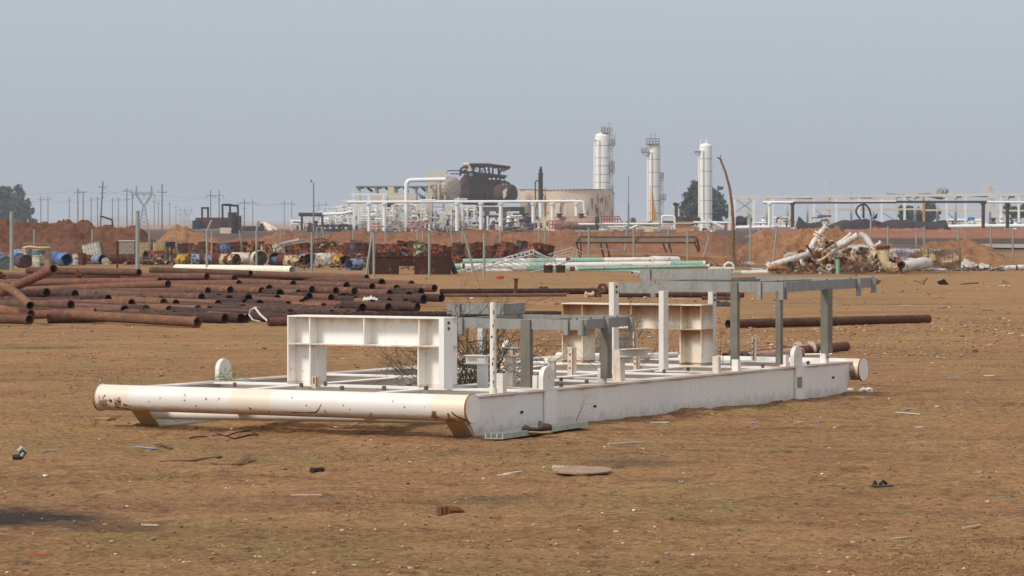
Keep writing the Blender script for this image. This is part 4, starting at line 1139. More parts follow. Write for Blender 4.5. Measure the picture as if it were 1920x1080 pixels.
lying('steel_pipe', 'thin white pipe lying behind the far end of the skid', 1460, 664, 1560, 664, .018, WHITE_WORN, YG)
lying('steel_pipe', 'pink-brown rusty pipe running behind the far posts of the skid', 1360, 668, 1586, 648, .075, R_RED, YG)
lying('steel_pipe', 'rusty pipe behind the black sheet with flaking white paint', 1400, 670, 1500, 659, .08, paint('flaky_paint', '#b98b74', .4, .6, .6, '#7a3f2c', '#8a5442', .7), YG)
def flanged(label, px, py, r, L, ang, mat, n=10, group=None, tilt=0.0, bolts=True, z=None, D=None):
    """a short spool piece: pipe > two flanges"""
    D = D or (EYE - r * 1.6) * FPX / (py - HY); c = at(px, py, D)
    d = Vector((math.cos(ang) * math.cos(tilt), math.sin(ang) * math.cos(tilt), math.sin(tilt)))
    t = thing('flanged_pipe', label, 'pipe', (c.x, c.y, max(0, c.z - r * 1.6)), group)
    m = MB(); m.tube([c - d * L / 2, c + d * L / 2], r, 16, r * .18); m.build('pipe_body', mat, t)
    for s in (-1, 1):
        f = MB(); q = c + d * s * L / 2
        f.tube([q - d * r * .14, q + d * r * .14], r * 1.7, 20, r * .95)
        for k in range(n if bolts else 0):
            u = d.cross(Z).normalized() if abs(d.z) < .9 else Vector((1, 0, 0)); v = u.cross(d)
            b = q + (u * math.cos(k * 6.283 / n) + v * math.sin(k * 6.283 / n)) * r * 1.35
            f.tube([b - d * r * .3, b + d * r * .3], r * .13, 6)
        f.build('flange', mat, t)
    return t
R_FL = rusty('rust_flange', '#7d5440', '#4f3328', .25, '#9a7a5c', vary=.2)
m = MB()
flanged('rusty flanged stub standing upright on the pipes behind the skid', 967, 537, .05, .42, 0, R_FL, tilt=rad(87), D=92)
flanged('rusty flanged piece with a pale side lying near the upright stub', 1019, 545, .07, .25, rad(60), R_FL, D=93)
flanged('rusty round flange leaning on edge beside the white post of the far frame', 1130, 540, .075, .12, rad(75), R_FL, D=90)
flanged('cream and rust valve body lying behind the front portal group', 1105, 553, .06, .2, rad(20), paint('cream_rust', '#d8c4a0', .15, .5, .5, '#7a4523', '#b08050', .5), D=89)
flanged('small rusty flanged joint beside the cream valve body', 1120, 554, .055, .15, rad(70), R_FL, D=89)
flanged('dumbbell-shaped rusty pipe with round ends seen between the far white posts', 1352, 559, .045, .98, rad(-8), R_FL, bolts=False, D=86)
flanged('big rusty flanged elbow piece behind the far lifting lug', 1508, 656, .075, .26, rad(35), paint('white_flake', '#cfc0b4', .15, .55, .5, '#6d3c2a', '#8f6450', .6), D=50.5)
flanged('rusty ring flange in front of the brown pipe by the black sheet', 1466, 662, .07, .1, rad(50), R_FL, D=50)
# the black sheet
D = 43.5; c = at(1392, 672, D); rag('black_sheet', 'crumpled black plastic sheet lying over the far cross member of the skid', (c.x, c.y, c.z - .18), .27, .30, .30, SOOT, 8, 'plastic sheet', 20)
D = gnd(575); c = at(1358, 572, D); rag('black_sheet', 'small scrap of black plastic behind the dumbbell-shaped pipe', (c.x, D, .0), .28, .3, .12, SOOT, 12, 'plastic sheet', 10)

# ------------------------------------------------------------------ fence posts
POST = galv_mat('post_zinc', '#8f948c', '#9fa29a', '#76766c')
def fence_post(px, top, base, r, label, lean=0, bent=0, px_top=None):
    D = gnd(base); z = EYE - (top - HY) * D / FPX
    b = Vector(((px - HX) * D / FPX, D, -.1)); tx = ((px if px_top is None else px_top) - HX) * D / FPX
    tp = Vector((tx, D, z)); t = thing('fence_post', label, 'fence post', (b.x, D, 0), 'posts of the broken fence')
    m = MB()
    if bent:
        k = b.lerp(tp, .8); k.x = b.x; m.tube([b, k, tp], r, 10)
    else: m.tube([b, tp], r, 12)
    m.build('post_tube', POST, t)
    m = MB(); m.disc(tp, (tp - b), r * 1.1, .03, 12); m.build('post_cap', POST, t)
    return t
fence_post(22, 396, 507, .085, 'thick grey fence post, the one nearest the left edge')
fence_post(258, 396, 510, .085, 'thick grey fence post standing before the white caged tanks')
near = [(388, 413, 511, 397, 1), (481, 415, 511, 484, 1), (584.5, 436, 514, None, 0), (701, 438, 521, None, 0), (805, 437, 521, None, 0), (908, 438, 520, None, 0), (1104, 427, 500, None, 0),
        (1188, 428, 498, None, 0), (1289, 430, 500, None, 0), (1407, 403, 495, None, 0), (1449, 425, 497, 1457, 0), (1633, 405, 505, None, 0), (1690, 513, 513, None, 0)]
for i, (x, t_, b_, xt, bt) in enumerate(near[:-1]):
    fence_post(x, t_, b_, .045 if x < 1300 else .05, 'slim grey post, %s from left in the near fence row%s' % (ORD[i], ', top bent over' if bt else ''), bent=bt, px_top=xt)
for (x, xt, lbl) in ((686, 698, 'slim grey post leaning against its upright neighbour above the pipe stack'), (891, 870, 'slim grey post leaning to the left by the fallen stair frame')):
    fence_post(x, 436, 515, .045, lbl, px_top=xt)
far = [(64, 430), (173, 430), (280, 432), (332, 430), (397, 432), (453, 432), (526, 430), (594, 426), (608, 425), (662, 427), (723, 428), (778, 425), (793, 430), (848, 428), (867, 429), (938, 425), (1011, 427), (1022, 427),
       (1087, 430), (1173, 428), (1251, 430), (1324, 443), (1718, 432), (1733, 425), (1797, 428), (1811, 436), (1858, 425), (1899, 430), (1665, 425)]
far.sort()
leans = {332: 327, 453: 449, 608: 603, 778: 784, 848: 844, 1173: 1176, 1251: 1254, 1324: 1330}
for i, (x, t_) in enumerate(far):
    bx = {608: 616, 848: 854, 453: 456, 332: 335, 778: 779, 1173: 1169, 1251: 1247, 1324: 1317}.get(x, x)
    fence_post(bx, t_, 488 if x < 1600 else 493, .045, 'slim grey post of the far fence row, %s from the left' % ORD[i], px_top=leans.get(x, x))
# the bowed lamp pole
m = MB(); D = gnd(500)
m.tube([at(1376, 500, D) * Vector((1, 1, 0)), at(1375, 470, D), at(1375, 420, D), at(1373, 388, D), at(1368, 352, D), at(1360, 322, D), at(1350, 297, D)], [.075, .075, .07, .065, .06, .05, .045], 10)
t = thing('lamp_pole', 'tall rusty pole bowed over to the left behind the far walkway frame', 'pole', (at(1376, 0, D).x, D, 0))
m.build('pole', rusty('rust_pole', '#8a6a4c', '#6b4a34', .6), t)
m = MB(); m.bar(at(1345, 295, D), at(1354, 300, D), .05, .05); m.bar(at(1350, 299, D), at(1351, 290, D), .03, .03); m.build('lamp_bracket', R_DARK, t)
# ------------------------------------------------------------------ oil drums
def drum_paint(name, c, rustamt, c2=None, vary=.12):
    n = NT(name); v = n.coord('Object', (3.2, 3.2, 3.2))
    col = n.mix(n.ramp(n.noise(v, 1.1, 4), .4, .6), c, c2 or c)
    r = n.ramp(n.noise(v, 1.3, 9, .72, .5), .60 - rustamt * .42, .66 - rustamt * .42)
    col = n.mix(n.ramp(n.noise(v, 2.1, 6), .35, .7, .1, .55), col, '#8a6c54')
    col = n.mix(r, col, n.mix(n.noise(v, 5, 5), '#6b3a22', '#3f261b'))
    col = n.vary(col, vary)
    return n.done(col, .8, 0, spec=.3)
DP = {k: drum_paint('drum_' + k, *a) for k, a in dict(
    orange=('#c9622c', .35, '#b5542a'), blue=('#2f6cae', .15, '#4a84bd'), rust=('#7a4630', .55, '#5c3626'), green=('#8a9a62', .35, '#6f8a5a'), yellow=('#c9a62c', .3, '#b8942c'),
    teal=('#2f6470', .12, '#3c7780'), white=('#d8d4c6', .12, '#bcb7a6'), paleblue=('#6f93bf', .22, '#8aa6c6'), red=('#a8442f', .38, '#8f3d2c'), black=('#2c2624', .3, '#3a2c26'),
    mint=('#7fbf9a', .3, '#69ad8a'), cream=('#d8c6a2', .3, '#c8b088'), olive=('#a39a58', .35, '#8a8a50'), darkblue=('#24405e', .3, '#2f4a66')).items()}
BAND = {'orange': 'yellow', 'green': 'rust', 'blue': 'rust', 'olive': 'green', 'yellow': 'rust'}
def drum_mesh(R=.292, H=.88, open_=False, dent=0.0, seed=0, seg=22):
    """axis along local z, base at 0; ribs and rims, dents"""
    rg = random.Random(seed); m = MB()
    prof = [(0, R * 1.02), (.025, R * 1.02), (.03, R), (H * .33 - .02, R), (H * .33, R * 1.035), (H * .33 + .02, R), (H * .66 - .02, R), (H * .66, R * 1.035), (H * .66 + .02, R), (H - .03, R), (H - .025, R * 1.02), (H, R * 1.02)]
    pr = prof + ([(H, R * .97), (.03, R * .955)] if open_ else [(H, R * .96), (H - .02, R * .95), (H - .02, 0.001)])
    V = []; F = []
    for j, (z, r) in enumerate(pr):
        for k in range(seg):
            a = 2 * math.pi * k / seg
            q = 1 + dent * 1.6 * noise.noise(Vector((math.cos(a) * 1.2 + seed, math.sin(a) * 1.2, z * 2.2 + seed)))
            zz = z + dent * .4 * noise.noise(Vector((math.cos(a) + seed * 2, math.sin(a), 3.3))) * (z / H)
            V.append((r * q * math.cos(a), r * q * math.sin(a), zz))
    for j in range(len(pr) - 1):
        for k in range(seg):
            k2 = (k + 1) % seg; F.append((j * seg + k, j * seg + k2, (j + 1) * seg + k2, (j + 1) * seg + k))
    F.append(tuple(reversed(range(seg))))
    if open_: F.append(tuple(range((len(pr) - 1) * seg, len(pr) * seg)))
    m.add(V, F)
    return m
def drum(px, base, col, label, lying=None, sc=1.0, open_=False, dent=.05, tilt=0.0, D=None, top=None, group='old oil drums', dz=0.0, band=None, H=.88, R=.292):
    """lying: direction its open end faces, degrees from straight at the viewer, positive to the right"""
    D = D or gnd(base); s = int(px * 7 + base)
    if top is not None: sc = (base - top) * D / FPX / H
    m = drum_mesh(R, H, open_, dent, s)
    t = thing('oil_drum', label, 'drum', ((px - HX) * D / FPX, D, dz), group, world=False)
    b = m.build('drum_shell', DP[col], t)
    parts = [b]
    if band:
        g = MB(); z0, z1 = (H * .36, H * .63) if band[1] == 'mid' else (H * .69, H * .96) if band[1] == 'top' else (.04, H * .30)
        g.tube([(0, 0, z0), (0, 0, z1)], R * 1.012 * (1 + dent * .2), 22, .004); parts.append(g.build('painted_band', DP[band[0]], t))
    if not open_:
        g = MB(); g.disc((R * .6, 0, H - .012), (0, 0, 1), .035, .02, 10); parts.append(g.build('bung', DP['rust'], t))
    if lying is None: t.rotation_euler = (tilt, tilt * .6, random.Random(s).uniform(0, 6))
    else:
        a = rad(lying)
        d = Vector((math.sin(a), -math.cos(a), 0))        # axis direction of the top end
        t.rotation_euler = (d.to_track_quat('Z', 'Y')).to_euler()
        t.location = Vector(((px - HX) * D / FPX, D, R * sc * 1.0 + dz)) - d * H * sc * .5
    t.scale = (sc, sc, sc)
    return t
# front row, left to right: column, base row, colour, facing (None = standing) ...
FR = [(9, 506, 'teal', 'green-blue drum lying at the left edge with its flat end showing', 15, dict(D=141)), (44, 503, 'darkblue', 'dark blue drum lying just right of the thick left fence post', 25, dict(D=147)),
      (30, 497, 'blue', 'light blue drum behind the dark blue one at the left', 30, dict(D=156)), (-3, 492, 'paleblue', 'pale blue drum cut off by the left edge', 0, dict(D=160)),
      (40, 494, 'paleblue', 'pale blue lying drum whose top shows behind the dark blue one', 70, dict(D=160, dz=.15)),
      (121, 498, 'blue', 'bright blue crumpled plastic drum lying open towards the viewer', 25, dict(D=154, open_=True, dent=.25)), (112, 496, 'blue', 'blue plastic drum lying behind the bright blue crumpled one', 95, dict(D=160, dent=.2)),
      (143, 496, 'white', 'small grey-white drum right of the bright blue drum', None, dict(D=158, sc=.6)), (154, 498, 'rust', 'rusty drum remains between the blue drums', None, dict(D=156, sc=.65, dent=.2)),
      (168, 496, 'rust', 'rusty drum lying behind the fence post', 80, dict(D=160, sc=.8)), (186, 496, 'paleblue', 'blue ring-shaped drum with its dark mouth open beside the white can', 35, dict(D=158, sc=.85, open_=True)),
      (198, 497, 'white', 'small white can with a dark hole', 10, dict(D=156, sc=.6)), (214, 494, 'rust', 'rusty drum lying left of the brown sign post', 90, dict(D=160, sc=.9)), (240, 491, 'black', 'dark charred drum lying behind the thick post', 80, dict(D=164)),
      (290, 493, 'red', 'red rusty drum lying with its open mouth to the left', -60, dict(D=163, open_=True, sc=1.1)), (348, 500, 'yellow', 'yellow drum lying with its yellow lid facing right', 40, dict(D=152)),
      (377, 500, 'paleblue', 'pale blue drum with a rust-striped side lying above the white pipe', -75, dict(D=151, band=('rust', 'mid'))), (407, 499, 'rust', 'rust brown drum lying right of the pale blue one', 95, dict(D=153)),
      (431, 498, 'cream', 'drum with white green and brown hoops lying open to the right', 50, dict(D=152, open_=True, band=('rust', 'mid'))), (452, 492, 'white', 'grey-white drum lying behind the hooped drum', 80, dict(D=160)),
      (486, 499, 'white', 'white-rimmed drum full of brown dirt facing the viewer', 12, dict(D=153, open_=True, sc=1.22)), (514, 499, 'rust', 'brown drum mouth between the white-rimmed drum and the blue-ended drum', 15, dict(D=156, open_=True, sc=1.05)),
      (522, 499, 'blue', 'small blue drum end lying left of the rust and cream drum', -60, dict(D=153, sc=.75)), (538, 500, 'rust', 'rust orange drum lying between blue and cream ends', 75, dict(D=152, sc=.95)),
      (551, 502, 'cream', 'cream scabby drum lying open to the right', 65, dict(D=149, open_=True, sc=.95)), (574, 501, 'paleblue', 'lilac-white drum with its open end full of dirt', 20, dict(D=152, open_=True)),
      (611, 502, 'white', 'white crushed drum lying on its side', -75, dict(D=150, dent=.3)), (640, 503, 'yellow', 'torn yellow-brown drum lying beside the white crushed one', 30, dict(D=148, open_=True, dent=.28)),
      (664, 510, 'paleblue', 'light blue curved sheet of a cut drum by the leaning post', -40, dict(D=140, open_=True, dent=.2, sc=.8)), (628, 488, 'orange', 'orange drum lying behind the yellow-brown torn one', 80, dict(D=168, dent=.12)),
      (851, 490, 'orange', 'round orange and yellow drum end behind the brown steel box', -20, dict(D=161, sc=.75, band=('yellow', 'mid')))]
for (px, b, c, l, ly, kw) in FR: drum(px, b, c, l, ly, **kw)
# the big pale one standing
t = drum(72.5, 503, 'white', 'tall pale blue-white plastic drum standing between the left fence post and cage', None, top=467.5, R=.30, dent=.02, D=146, band=('teal', 'top'))
# standing rows behind
rg = random.Random(11)
ROWB = [(327, 'rust', 'mid'), (343, 'rust', None), (356, 'rust', None), (368, 'black', None), (384, 'rust', None), (397, 'red', None), (410, 'rust', None), (425, 'blue', None), (440, 'rust', 'band'), (452, 'rust', None), (470, 'orange', 'band'), (484, 'red', None),
        (497, 'cream', None), (511, 'olive', 'band'), (525, 'white', None), (538, 'rust', None), (549, 'black', None), (561, 'orange', None), (574, 'red', None), (588, 'rust', None), (600, 'black', None),
        (614, 'yellow', 'band'), (626, 'orange', None), (640, 'red', None), (652, 'rust', None), (665, 'darkblue', None), (680, 'rust', None), (694, 'black', None), (707, 'darkblue', None), (718, 'red', None), (730, 'orange', 'band'), (742, 'orange', None),
        (752, 'red', None), (764, 'mint', None), (776, 'rust', None), (785, 'mint', 'band'), (798, 'rust', None), (813, 'orange', None), (828, 'red', None), (842, 'rust', None), (856, 'rust', None), (868, 'red', None), (879, 'green', 'band'), (893, 'rust', None),
        (908, 'green', 'band'), (922, 'rust', None), (936, 'red', None), (950, 'rust', None), (964, 'rust', None), (975, 'darkblue', None), (989, 'orange', 'band'), (1002, 'orange', None), (1014, 'rust', None), (1024, 'rust', None)]
names = dict(rust='rust brown', blue='blue', black='charred black', red='rusty red', orange='orange', darkblue='dark blue', cream='cream', olive='olive yellow', white='white', yellow='yellow', mint='mint green', green='green')
for i, (px, c, bd) in enumerate(ROWB):
    lab_ = '%s drum standing in the back row, %s drum of it from left' % (names[c], ORD[i] if i < len(ORD) else 'fortieth' if i == 39 else 'forty-' + ORD[i - 40] if i < 49 else 'fiftieth' if i == 49 else 'fifty-' + ORD[i - 50])
    if rg.random() < .0: continue
    base = 486 if px < 600 else 488 if px < 840 else 492
    top = base - (22 if px < 600 else 24)
    D = rg.uniform(176, 184) if px < 700 else rg.uniform(166, 172)
    H_ = .88
    op = rg.random() < .5
    t = drum(px, base, c, lab_, None, D=D, open_=op, dent=rg.choice([.05, .12, .2, .3]), tilt=rg.gauss(0, .09), band=(BAND.get(c, 'yellow'), rg.choice(['mid', 'top', 'low'])) if bd else None, sc=rg.uniform(.82, 1.12), dz=rg.choice([0, 0, .1]))
for k, (px, top, c, l, ang) in enumerate([(532, 452, 'black', 'black curved lid tilted up above the standing drums', 70), (657, 462, 'paleblue', 'pale torn drum heaped on top of the others behind the brushwood', 75), (594, 463, 'orange', 'orange drum lying on top of the heap by the bent wire cage', -60), (690, 462, 'rust', 'rust drum lying on top of others near the crossed posts', 80),
        (768, 463, 'black', 'black collapsed drum on top of the back row above the brown box', 70), (748, 469, 'paleblue', 'blue-white drum lid on top of the back row', 88), (818, 469, 'paleblue', 'bluish drum on top behind the right half of the brown box', 85), (622, 466, 'red', 'red-orange drum lying across the tops by the yellow-banded one', 85), (560, 470, 'rust', 'rusty drum lying over the row behind the cream drum', 80)]):
    D = 182 if px < 700 else 170; zc = EYE - (top + 11 - HY) * D / FPX
    drum(px, 0, c, l, ang, D=D, dz=zc - .3, dent=.18, open_=True, sc=.9)
# row top boards over the right drums
R_BRD = rusty('rust_sheet', '#4a2c22', '#33211b', 1.2, '#5c3a2c', vary=.1)
m = MB(); m.bar(at(843, 468, 172.5), at(1028, 466.5, 172.5), 1.2, .03); m.bar(at(1018, 481, 172.4), at(1018, 467, 172.4), 1.1, .6) 
whole(m, 'steel_sheet', R_BRD, 'long dark rusty sheet roofing the drums at the right end of their rows', 'steel sheet', (at(935, 0, 172).x, 172, 0))

# white sheet and lattice strip over the drums, wire cage
SH = plain('white_sheet', '#dad8d0', '#a8a49a', .5, .7)
m = MB(); m.prism([(0, 0), (.6, .12), (1.3, .28), (1.35, .42), (.7, .26), (.1, .08)], at(514, 461, 176), (1, 0, 0), (0, 0, 1), (0, 1, 0), .25)
whole(m, 'crumpled_sheet', SH, 'white crumpled sheet draped over the drums under the lattice strip', 'sheet', (at(540, 0, 176).x, 176, 0))
m = MB(); a, b = at(530, 456, 175.5), at(586, 446.5, 175.5)
m.tube([a, b], .02, 6); m.tube([a - Z * .14, b - Z * .16], .02, 6)
for i in range(14):
    p = a.lerp(b, i / 14); q = a.lerp(b, (i + 1) / 14) - Z * .15; m.tube([p, q], .012, 4); m.tube([p - Z * .14, q + Z * .15], .012, 4)
whole(m, 'lattice_strip', GALV, 'thin grey lattice strip lying over the drums behind the near fence', 'lattice', (a.x, a.y, 0))
m = MB()
for i in range(6):
    x = 586 + i * 4; m.tube([at(x, 462, 176), at(x + 1, 447 + abs(i - 2.5), 176), at(x + 9, 446.5 + abs(i - 2.5), 177), at(x + 12, 462, 177)], .012, 4)
whole(m, 'wire_cage', R_DARK, 'bent rusty wire cage bowed over the orange drum', 'wire cage', (at(600, 0, 176).x, 176, 0))

# ------------------------------------------------------------------ caged plastic tanks
def cage(t, c, sx, sy, sz, nx, nz, mat, r=.014, R=None, name='cage'):
    m = MB(); R = R or Matrix.Identity(3)
    def P(x, y, z): return Vector(c) + R @ Vector((x, y, z))
    for face in (-1, 1):
        for i in range(nx + 1):
            x = -sx / 2 + sx * i / nx; m.tube([P(x, face * sy / 2, 0), P(x, face * sy / 2, sz)], r, 4)
            if name: pass
        for j in range(nz + 1):
            z = sz * j / nz; m.tube([P(-sx / 2, face * sy / 2, z), P(sx / 2, face * sy / 2, z)], r, 4); m.tube([P(face * sx / 2, -sy / 2, z), P(face * sx / 2, sy / 2, z)], r, 4)
        for i in range(nx + 1):
            y = -sy / 2 + sy * i / nx; m.tube([P(face * sx / 2, y, 0), P(face * sx / 2, y, sz)], r, 4)
    return m.build(name, mat, t)
CAGE = plain('cage_steel', '#8d8a80', '#5f5a50', .2, .6); CAGE_R = rusty('cage_rust', '#6b4c38', '#4f3a2c', .3)
PLAST = plain('tank_plastic', '#e6dcc0', '#d2c29c', .4, .6); PLAST_Y = plain('tank_plastic_yellow', '#d8bf86', '#b99458', .4, .6)
def ibc(px, base, D, label, w_=1.0, h=1.0, bottle=PLAST, R=None, dmg=0.0, cg=CAGE, nx=6, nz=4, z0=0.0, top_open=False):
    c = at(px, base, D); c.z = z0
    t = thing('caged_tank', label, 'tank', tuple(c), 'caged plastic tanks')
    Rm = R or Matrix.Identity(3)
    cage(t, c, w_, 1.0, h, nx, nz, cg, R=Rm, r=.010)
    if bottle:
        m = MB(); n = 8; V = []; F = []
        seg = 24
        for j in range(n + 1):
            z = .06 + (h - .1) * j / n
            for k in range(seg):
                a = 2 * math.pi * (k + .5) / seg; cx, cy = math.cos(a), math.sin(a)
                s = 1 / max(abs(cx), abs(cy)); s = min(s, 1.3)
                q = 1 + dmg * noise.noise(Vector((cx * 1.5 + px, cy * 1.5, z * 3)))
                V.append(c + Rm @ Vector((cx * s * (w_ / 2 - .04) * q, cy * s * .45 * q, z * (1 - dmg * .3 * abs(noise.noise(Vector((cx, cy, px))))))))
        for j in range(n):
            for k in range(seg): F.append((j * seg + k, j * seg + (k + 1) % seg, (j + 1) * seg + (k + 1) % seg, (j + 1) * seg + k))
        F += [tuple(reversed(range(seg))), tuple(range(n * seg, (n + 1) * seg))]
        m.add(V, F); m.build('bottle', bottle, t)
    return t
ibc(70, 500, 158, 'battered cage with a torn yellowed rim standing behind the pale drum', 1.25, 1.02, None, cg=CAGE)
m = MB(); D = 157.5
m.tube([at(42, 465, D), at(55, 463, D), at(70, 464.5, D), at(94, 464, D)], [.05, .08, .06, .05], 6); m.tube([at(46, 466, D), at(48, 480, D), at(45, 500, D)], [.10, .08, .12], 6)
whole(m, 'plastic_remnant', PLAST_Y, 'melted yellow plastic remnant hanging on the cage behind the pale drum', 'plastic', (at(68, 0, D).x, D, 0))
ibc(179, 494, 168, 'white caged tank tilted and partly sunk behind the blue drums', .95, 1.0, plain('tank_white', '#e8e6da', '#cfcab8', .4, .6), R=Matrix.Rotation(rad(-13), 3, 'Y'))
ibc(273, 493, 166, 'cream caged tank standing directly right of the second thick post', .62, 1.03, PLAST_Y)
ibc(301, 488, 172, 'cream caged tank next to the one with the black box on top', .75, 1.0, PLAST_Y)
m = MB(); m.box(at(320, 459, 171), (.46, .5, .26)); m.box(at(320, 454, 171), (.50, .54, .03)); whole(m, 'black_box', SOOT, 'black box on top of the cream caged tanks', 'box', tuple(at(320, 464, 171)))
ibc(333, 488, 171, 'rusty cage remains under the black box', .6, .75, None, cg=CAGE_R)
# grey box on the brown post
D = gnd(509); t = thing('control_box', 'grey metal cabinet with a brown side on a thin brown post behind the pipe stack', 'cabinet', (at(221, 0, D).x, D, 0))
m = MB(); m.bar(at(220, 509, D), at(220, 470, D), .07, .07); m.build('post', rusty('rust_thin_post', '#5c3a2c', '#402a22', .3), t)
m = MB(); q = [at(218, 470, D + .2), at(222, 471, D - .25), at(221, 471, D - .25), at(218, 470, D + .2)]
c = at(237, 464, D + .1); m.box(c, (.62, .5, .52), Matrix.Rotation(rad(8), 3, 'Z')); m.build('cabinet_shell', plain('cabinet_grey', '#a39c92', '#7f756a', .3, .7), t)
m = MB(); m.box(c + Z * .275 , (.68, .56, .03), Matrix.Rotation(rad(8), 3, 'Z')); m.build('cabinet_lid', WHITE_WORN, t)
m = MB(); m.box(c + Vector((-.36, -.04, 0)), (.10, .48, .54), Matrix.Rotation(rad(8), 3, 'Z')); m.build('cabinet_door', rusty('rust_door', '#6b4230', '#503024', .4), t)
# char heap of debris beneath
def junk_heap(name, label, px0, px1, base, D, h, n, mats_, seed, cat='heap', rr=(.05, .16)):
    rg = random.Random(seed); 
    t = None
    m = MB()
    for i in range(n):
        u = rg.random(); x = ((px0 + (px1 - px0) * u) - HX) * D / FPX
        z = h * rg.random() * (1 - abs(2 * u - 1) ** 2) ; c = Vector((x, D + rg.uniform(-.7, .7), z + .02))
        k = rg.random()
        if k < .35: m.rock(c, rg.uniform(*rr), .6, rg)
        elif k < .7:
            d = Vector((rg.gauss(0, 1), rg.gauss(0, .6), rg.gauss(0, .5))).normalized() * rg.uniform(.1, .35); m.tube([c - d, c + Z * rg.uniform(-.04, .08), c + d], rg.uniform(.01, .03), 5)
        else: m.box(c, (rg.uniform(.08, .35), rg.uniform(.08, .3), rg.uniform(.01, .05)), Matrix.Rotation(rg.uniform(0, 3), 3, Vector((rg.gauss(0, 1), rg.gauss(0, 1), 1)).normalized()))
    o = m.build(name, mats_, None, 30, origin=(((px0 + px1) / 2 - HX) * D / FPX, D, 0))
    return tag(o, None, None, None, 'stuff')
DIRTJ = island_mat('mixed_junk', [(0, '#6b4a38'), (.2, '#4b3a30'), (.38, '#8a7a68'), (.55, '#5d3325'), (.7, '#b5aa98'), (.82, '#3a322e'), (.93, '#7a8a90')])
junk_heap('debris', '', 232, 330, 0, 158, .35, 120, DIRTJ, 3)
junk_heap('debris', '', 150, 215, 0, 160, .15, 40, DIRTJ, 4)
junk_heap('debris', '', 380, 700, 0, 163, .5, 260, DIRTJ, 5)
junk_heap('debris', '', 600, 860, 0, 158, .4, 160, DIRTJ, 6)
RJ = island_mat('rust_junk', [(0, '#4a2c20'), (.25, '#6b4030'), (.45, '#2e231f'), (.62, '#84502f'), (.75, '#a8562c'), (.83, '#8f8578'), (.9, '#5c4a40'), (.96, '#c8c0b0')])
for _a, _b, _d, _n in ((390, 560, 170, 70), (540, 700, 171, 80), (690, 860, 163, 80), (850, 1030, 164, 50)): junk_heap('debris', '', _a, _b, 0, _d, .95, _n, RJ, _a, rr=(.08, .22))
junk_heap('debris', '', 560, 700, 0, 147, .12, 60, DIRTJ, 16)
junk_heap('debris', '', 1040, 1400, 0, 152, .2, 120, DIRTJ, 7)
junk_heap('debris', '', 1440, 1680, 0, 133.5, .6, 260, island_mat('scrap_junk', [(0, '#7a4a30'), (.2, '#d8cfc0'), (.32, '#5a3524'), (.5, '#a8683c'), (.66, '#8a8078'), (.78, '#3c2a24'), (.9, '#c0a888')]), 8, rr=(.04, .13))
junk_heap('debris', '', 1790, 1890, 0, 138, .12, 60, DIRTJ, 9, rr=(.04, .1))
junk_heap('debris', '', 560, 1000, 0, 141, .05, 50, DIRTJ, 10, rr=(.03, .07))
junk_heap('debris', '', 1640, 1900, 0, 108, .02, 16, DIRTJ, 12, rr=(.015, .04))

# ------------------------------------------------------------------ white pipe before the drums
lying('steel_pipe', 'long cream-white pipe lying in front of the oil drums', 331, 502, 549, 506.5, .165, paint('cream_pipe_paint', '#e6dfcc', 1.0, .14, .3, '#6b4a2e', '#c8b48e', .2), 'pale pipes lying by the fence', wall=.012)
# ------------------------------------------------------------------ brown steel box
R_BOX = rusty('rust_box', '#4e2c21', '#41251c', 2.0, '#5d3a2c', vary=0, hue=0)
D = gnd(514.5); x0, x1 = at(693, 0, D).x, at(843, 0, D).x; xm0, xm1 = at(748, 0, D).x, at(777, 0, D).x; H = .68
t = thing('steel_box', 'low dark brown rusted steel box with a square opening in its near side', 'steel box', ((x0 + x1) / 2, D, 0))
m = MB(); m.bb((x0, D, 0), (xm0, D + .03, H)); m.bb((xm1, D, 0), (x1, D + .03, H - .02)); m.bb((xm0, D, H - .14), (xm1, D + .03, H)); m.bb((x0 - .02, D - .03, H), (x1 + .02, D + .09, H + .05)); m.build('front_side', R_BOX, t)
m = MB(); m.bb((x0, D + 1.5, 0), (xm0 - .1, D + 1.53, H + .15)); m.bb((xm1 + .1, D + 1.5, 0), (x1, D + 1.53, H + .15)); m.bb((xm0 - .1, D + 1.5, .3), (xm1 + .1, D + 1.53, .5)); m.build('back_side', R_BOX, t)
for xx in (x0 - .03, x1):
    m = MB(); m.bb((xx, D + .031, 0), (xx + .03, D + 1.49, H + .05)); m.build('end_side', R_BOX, t)
m = MB(); m.bar((x1 + .05, D - .02, .5), (x1 + .22, D + .05, .02), .5, .03); m.bar((x1 + .03, D, H + .25), (x1 + .06, D, .2), .08, .05); m.build('bent_flap', R_BOX, t)
m = MB(); 
for i in range(12):
    m.rock((x0 + .2 + i * .28, D + .1, H + .06), random.Random(i).uniform(.06, .14), .5, random.Random(i))
m.build('curled_rim', R_BOX, t)
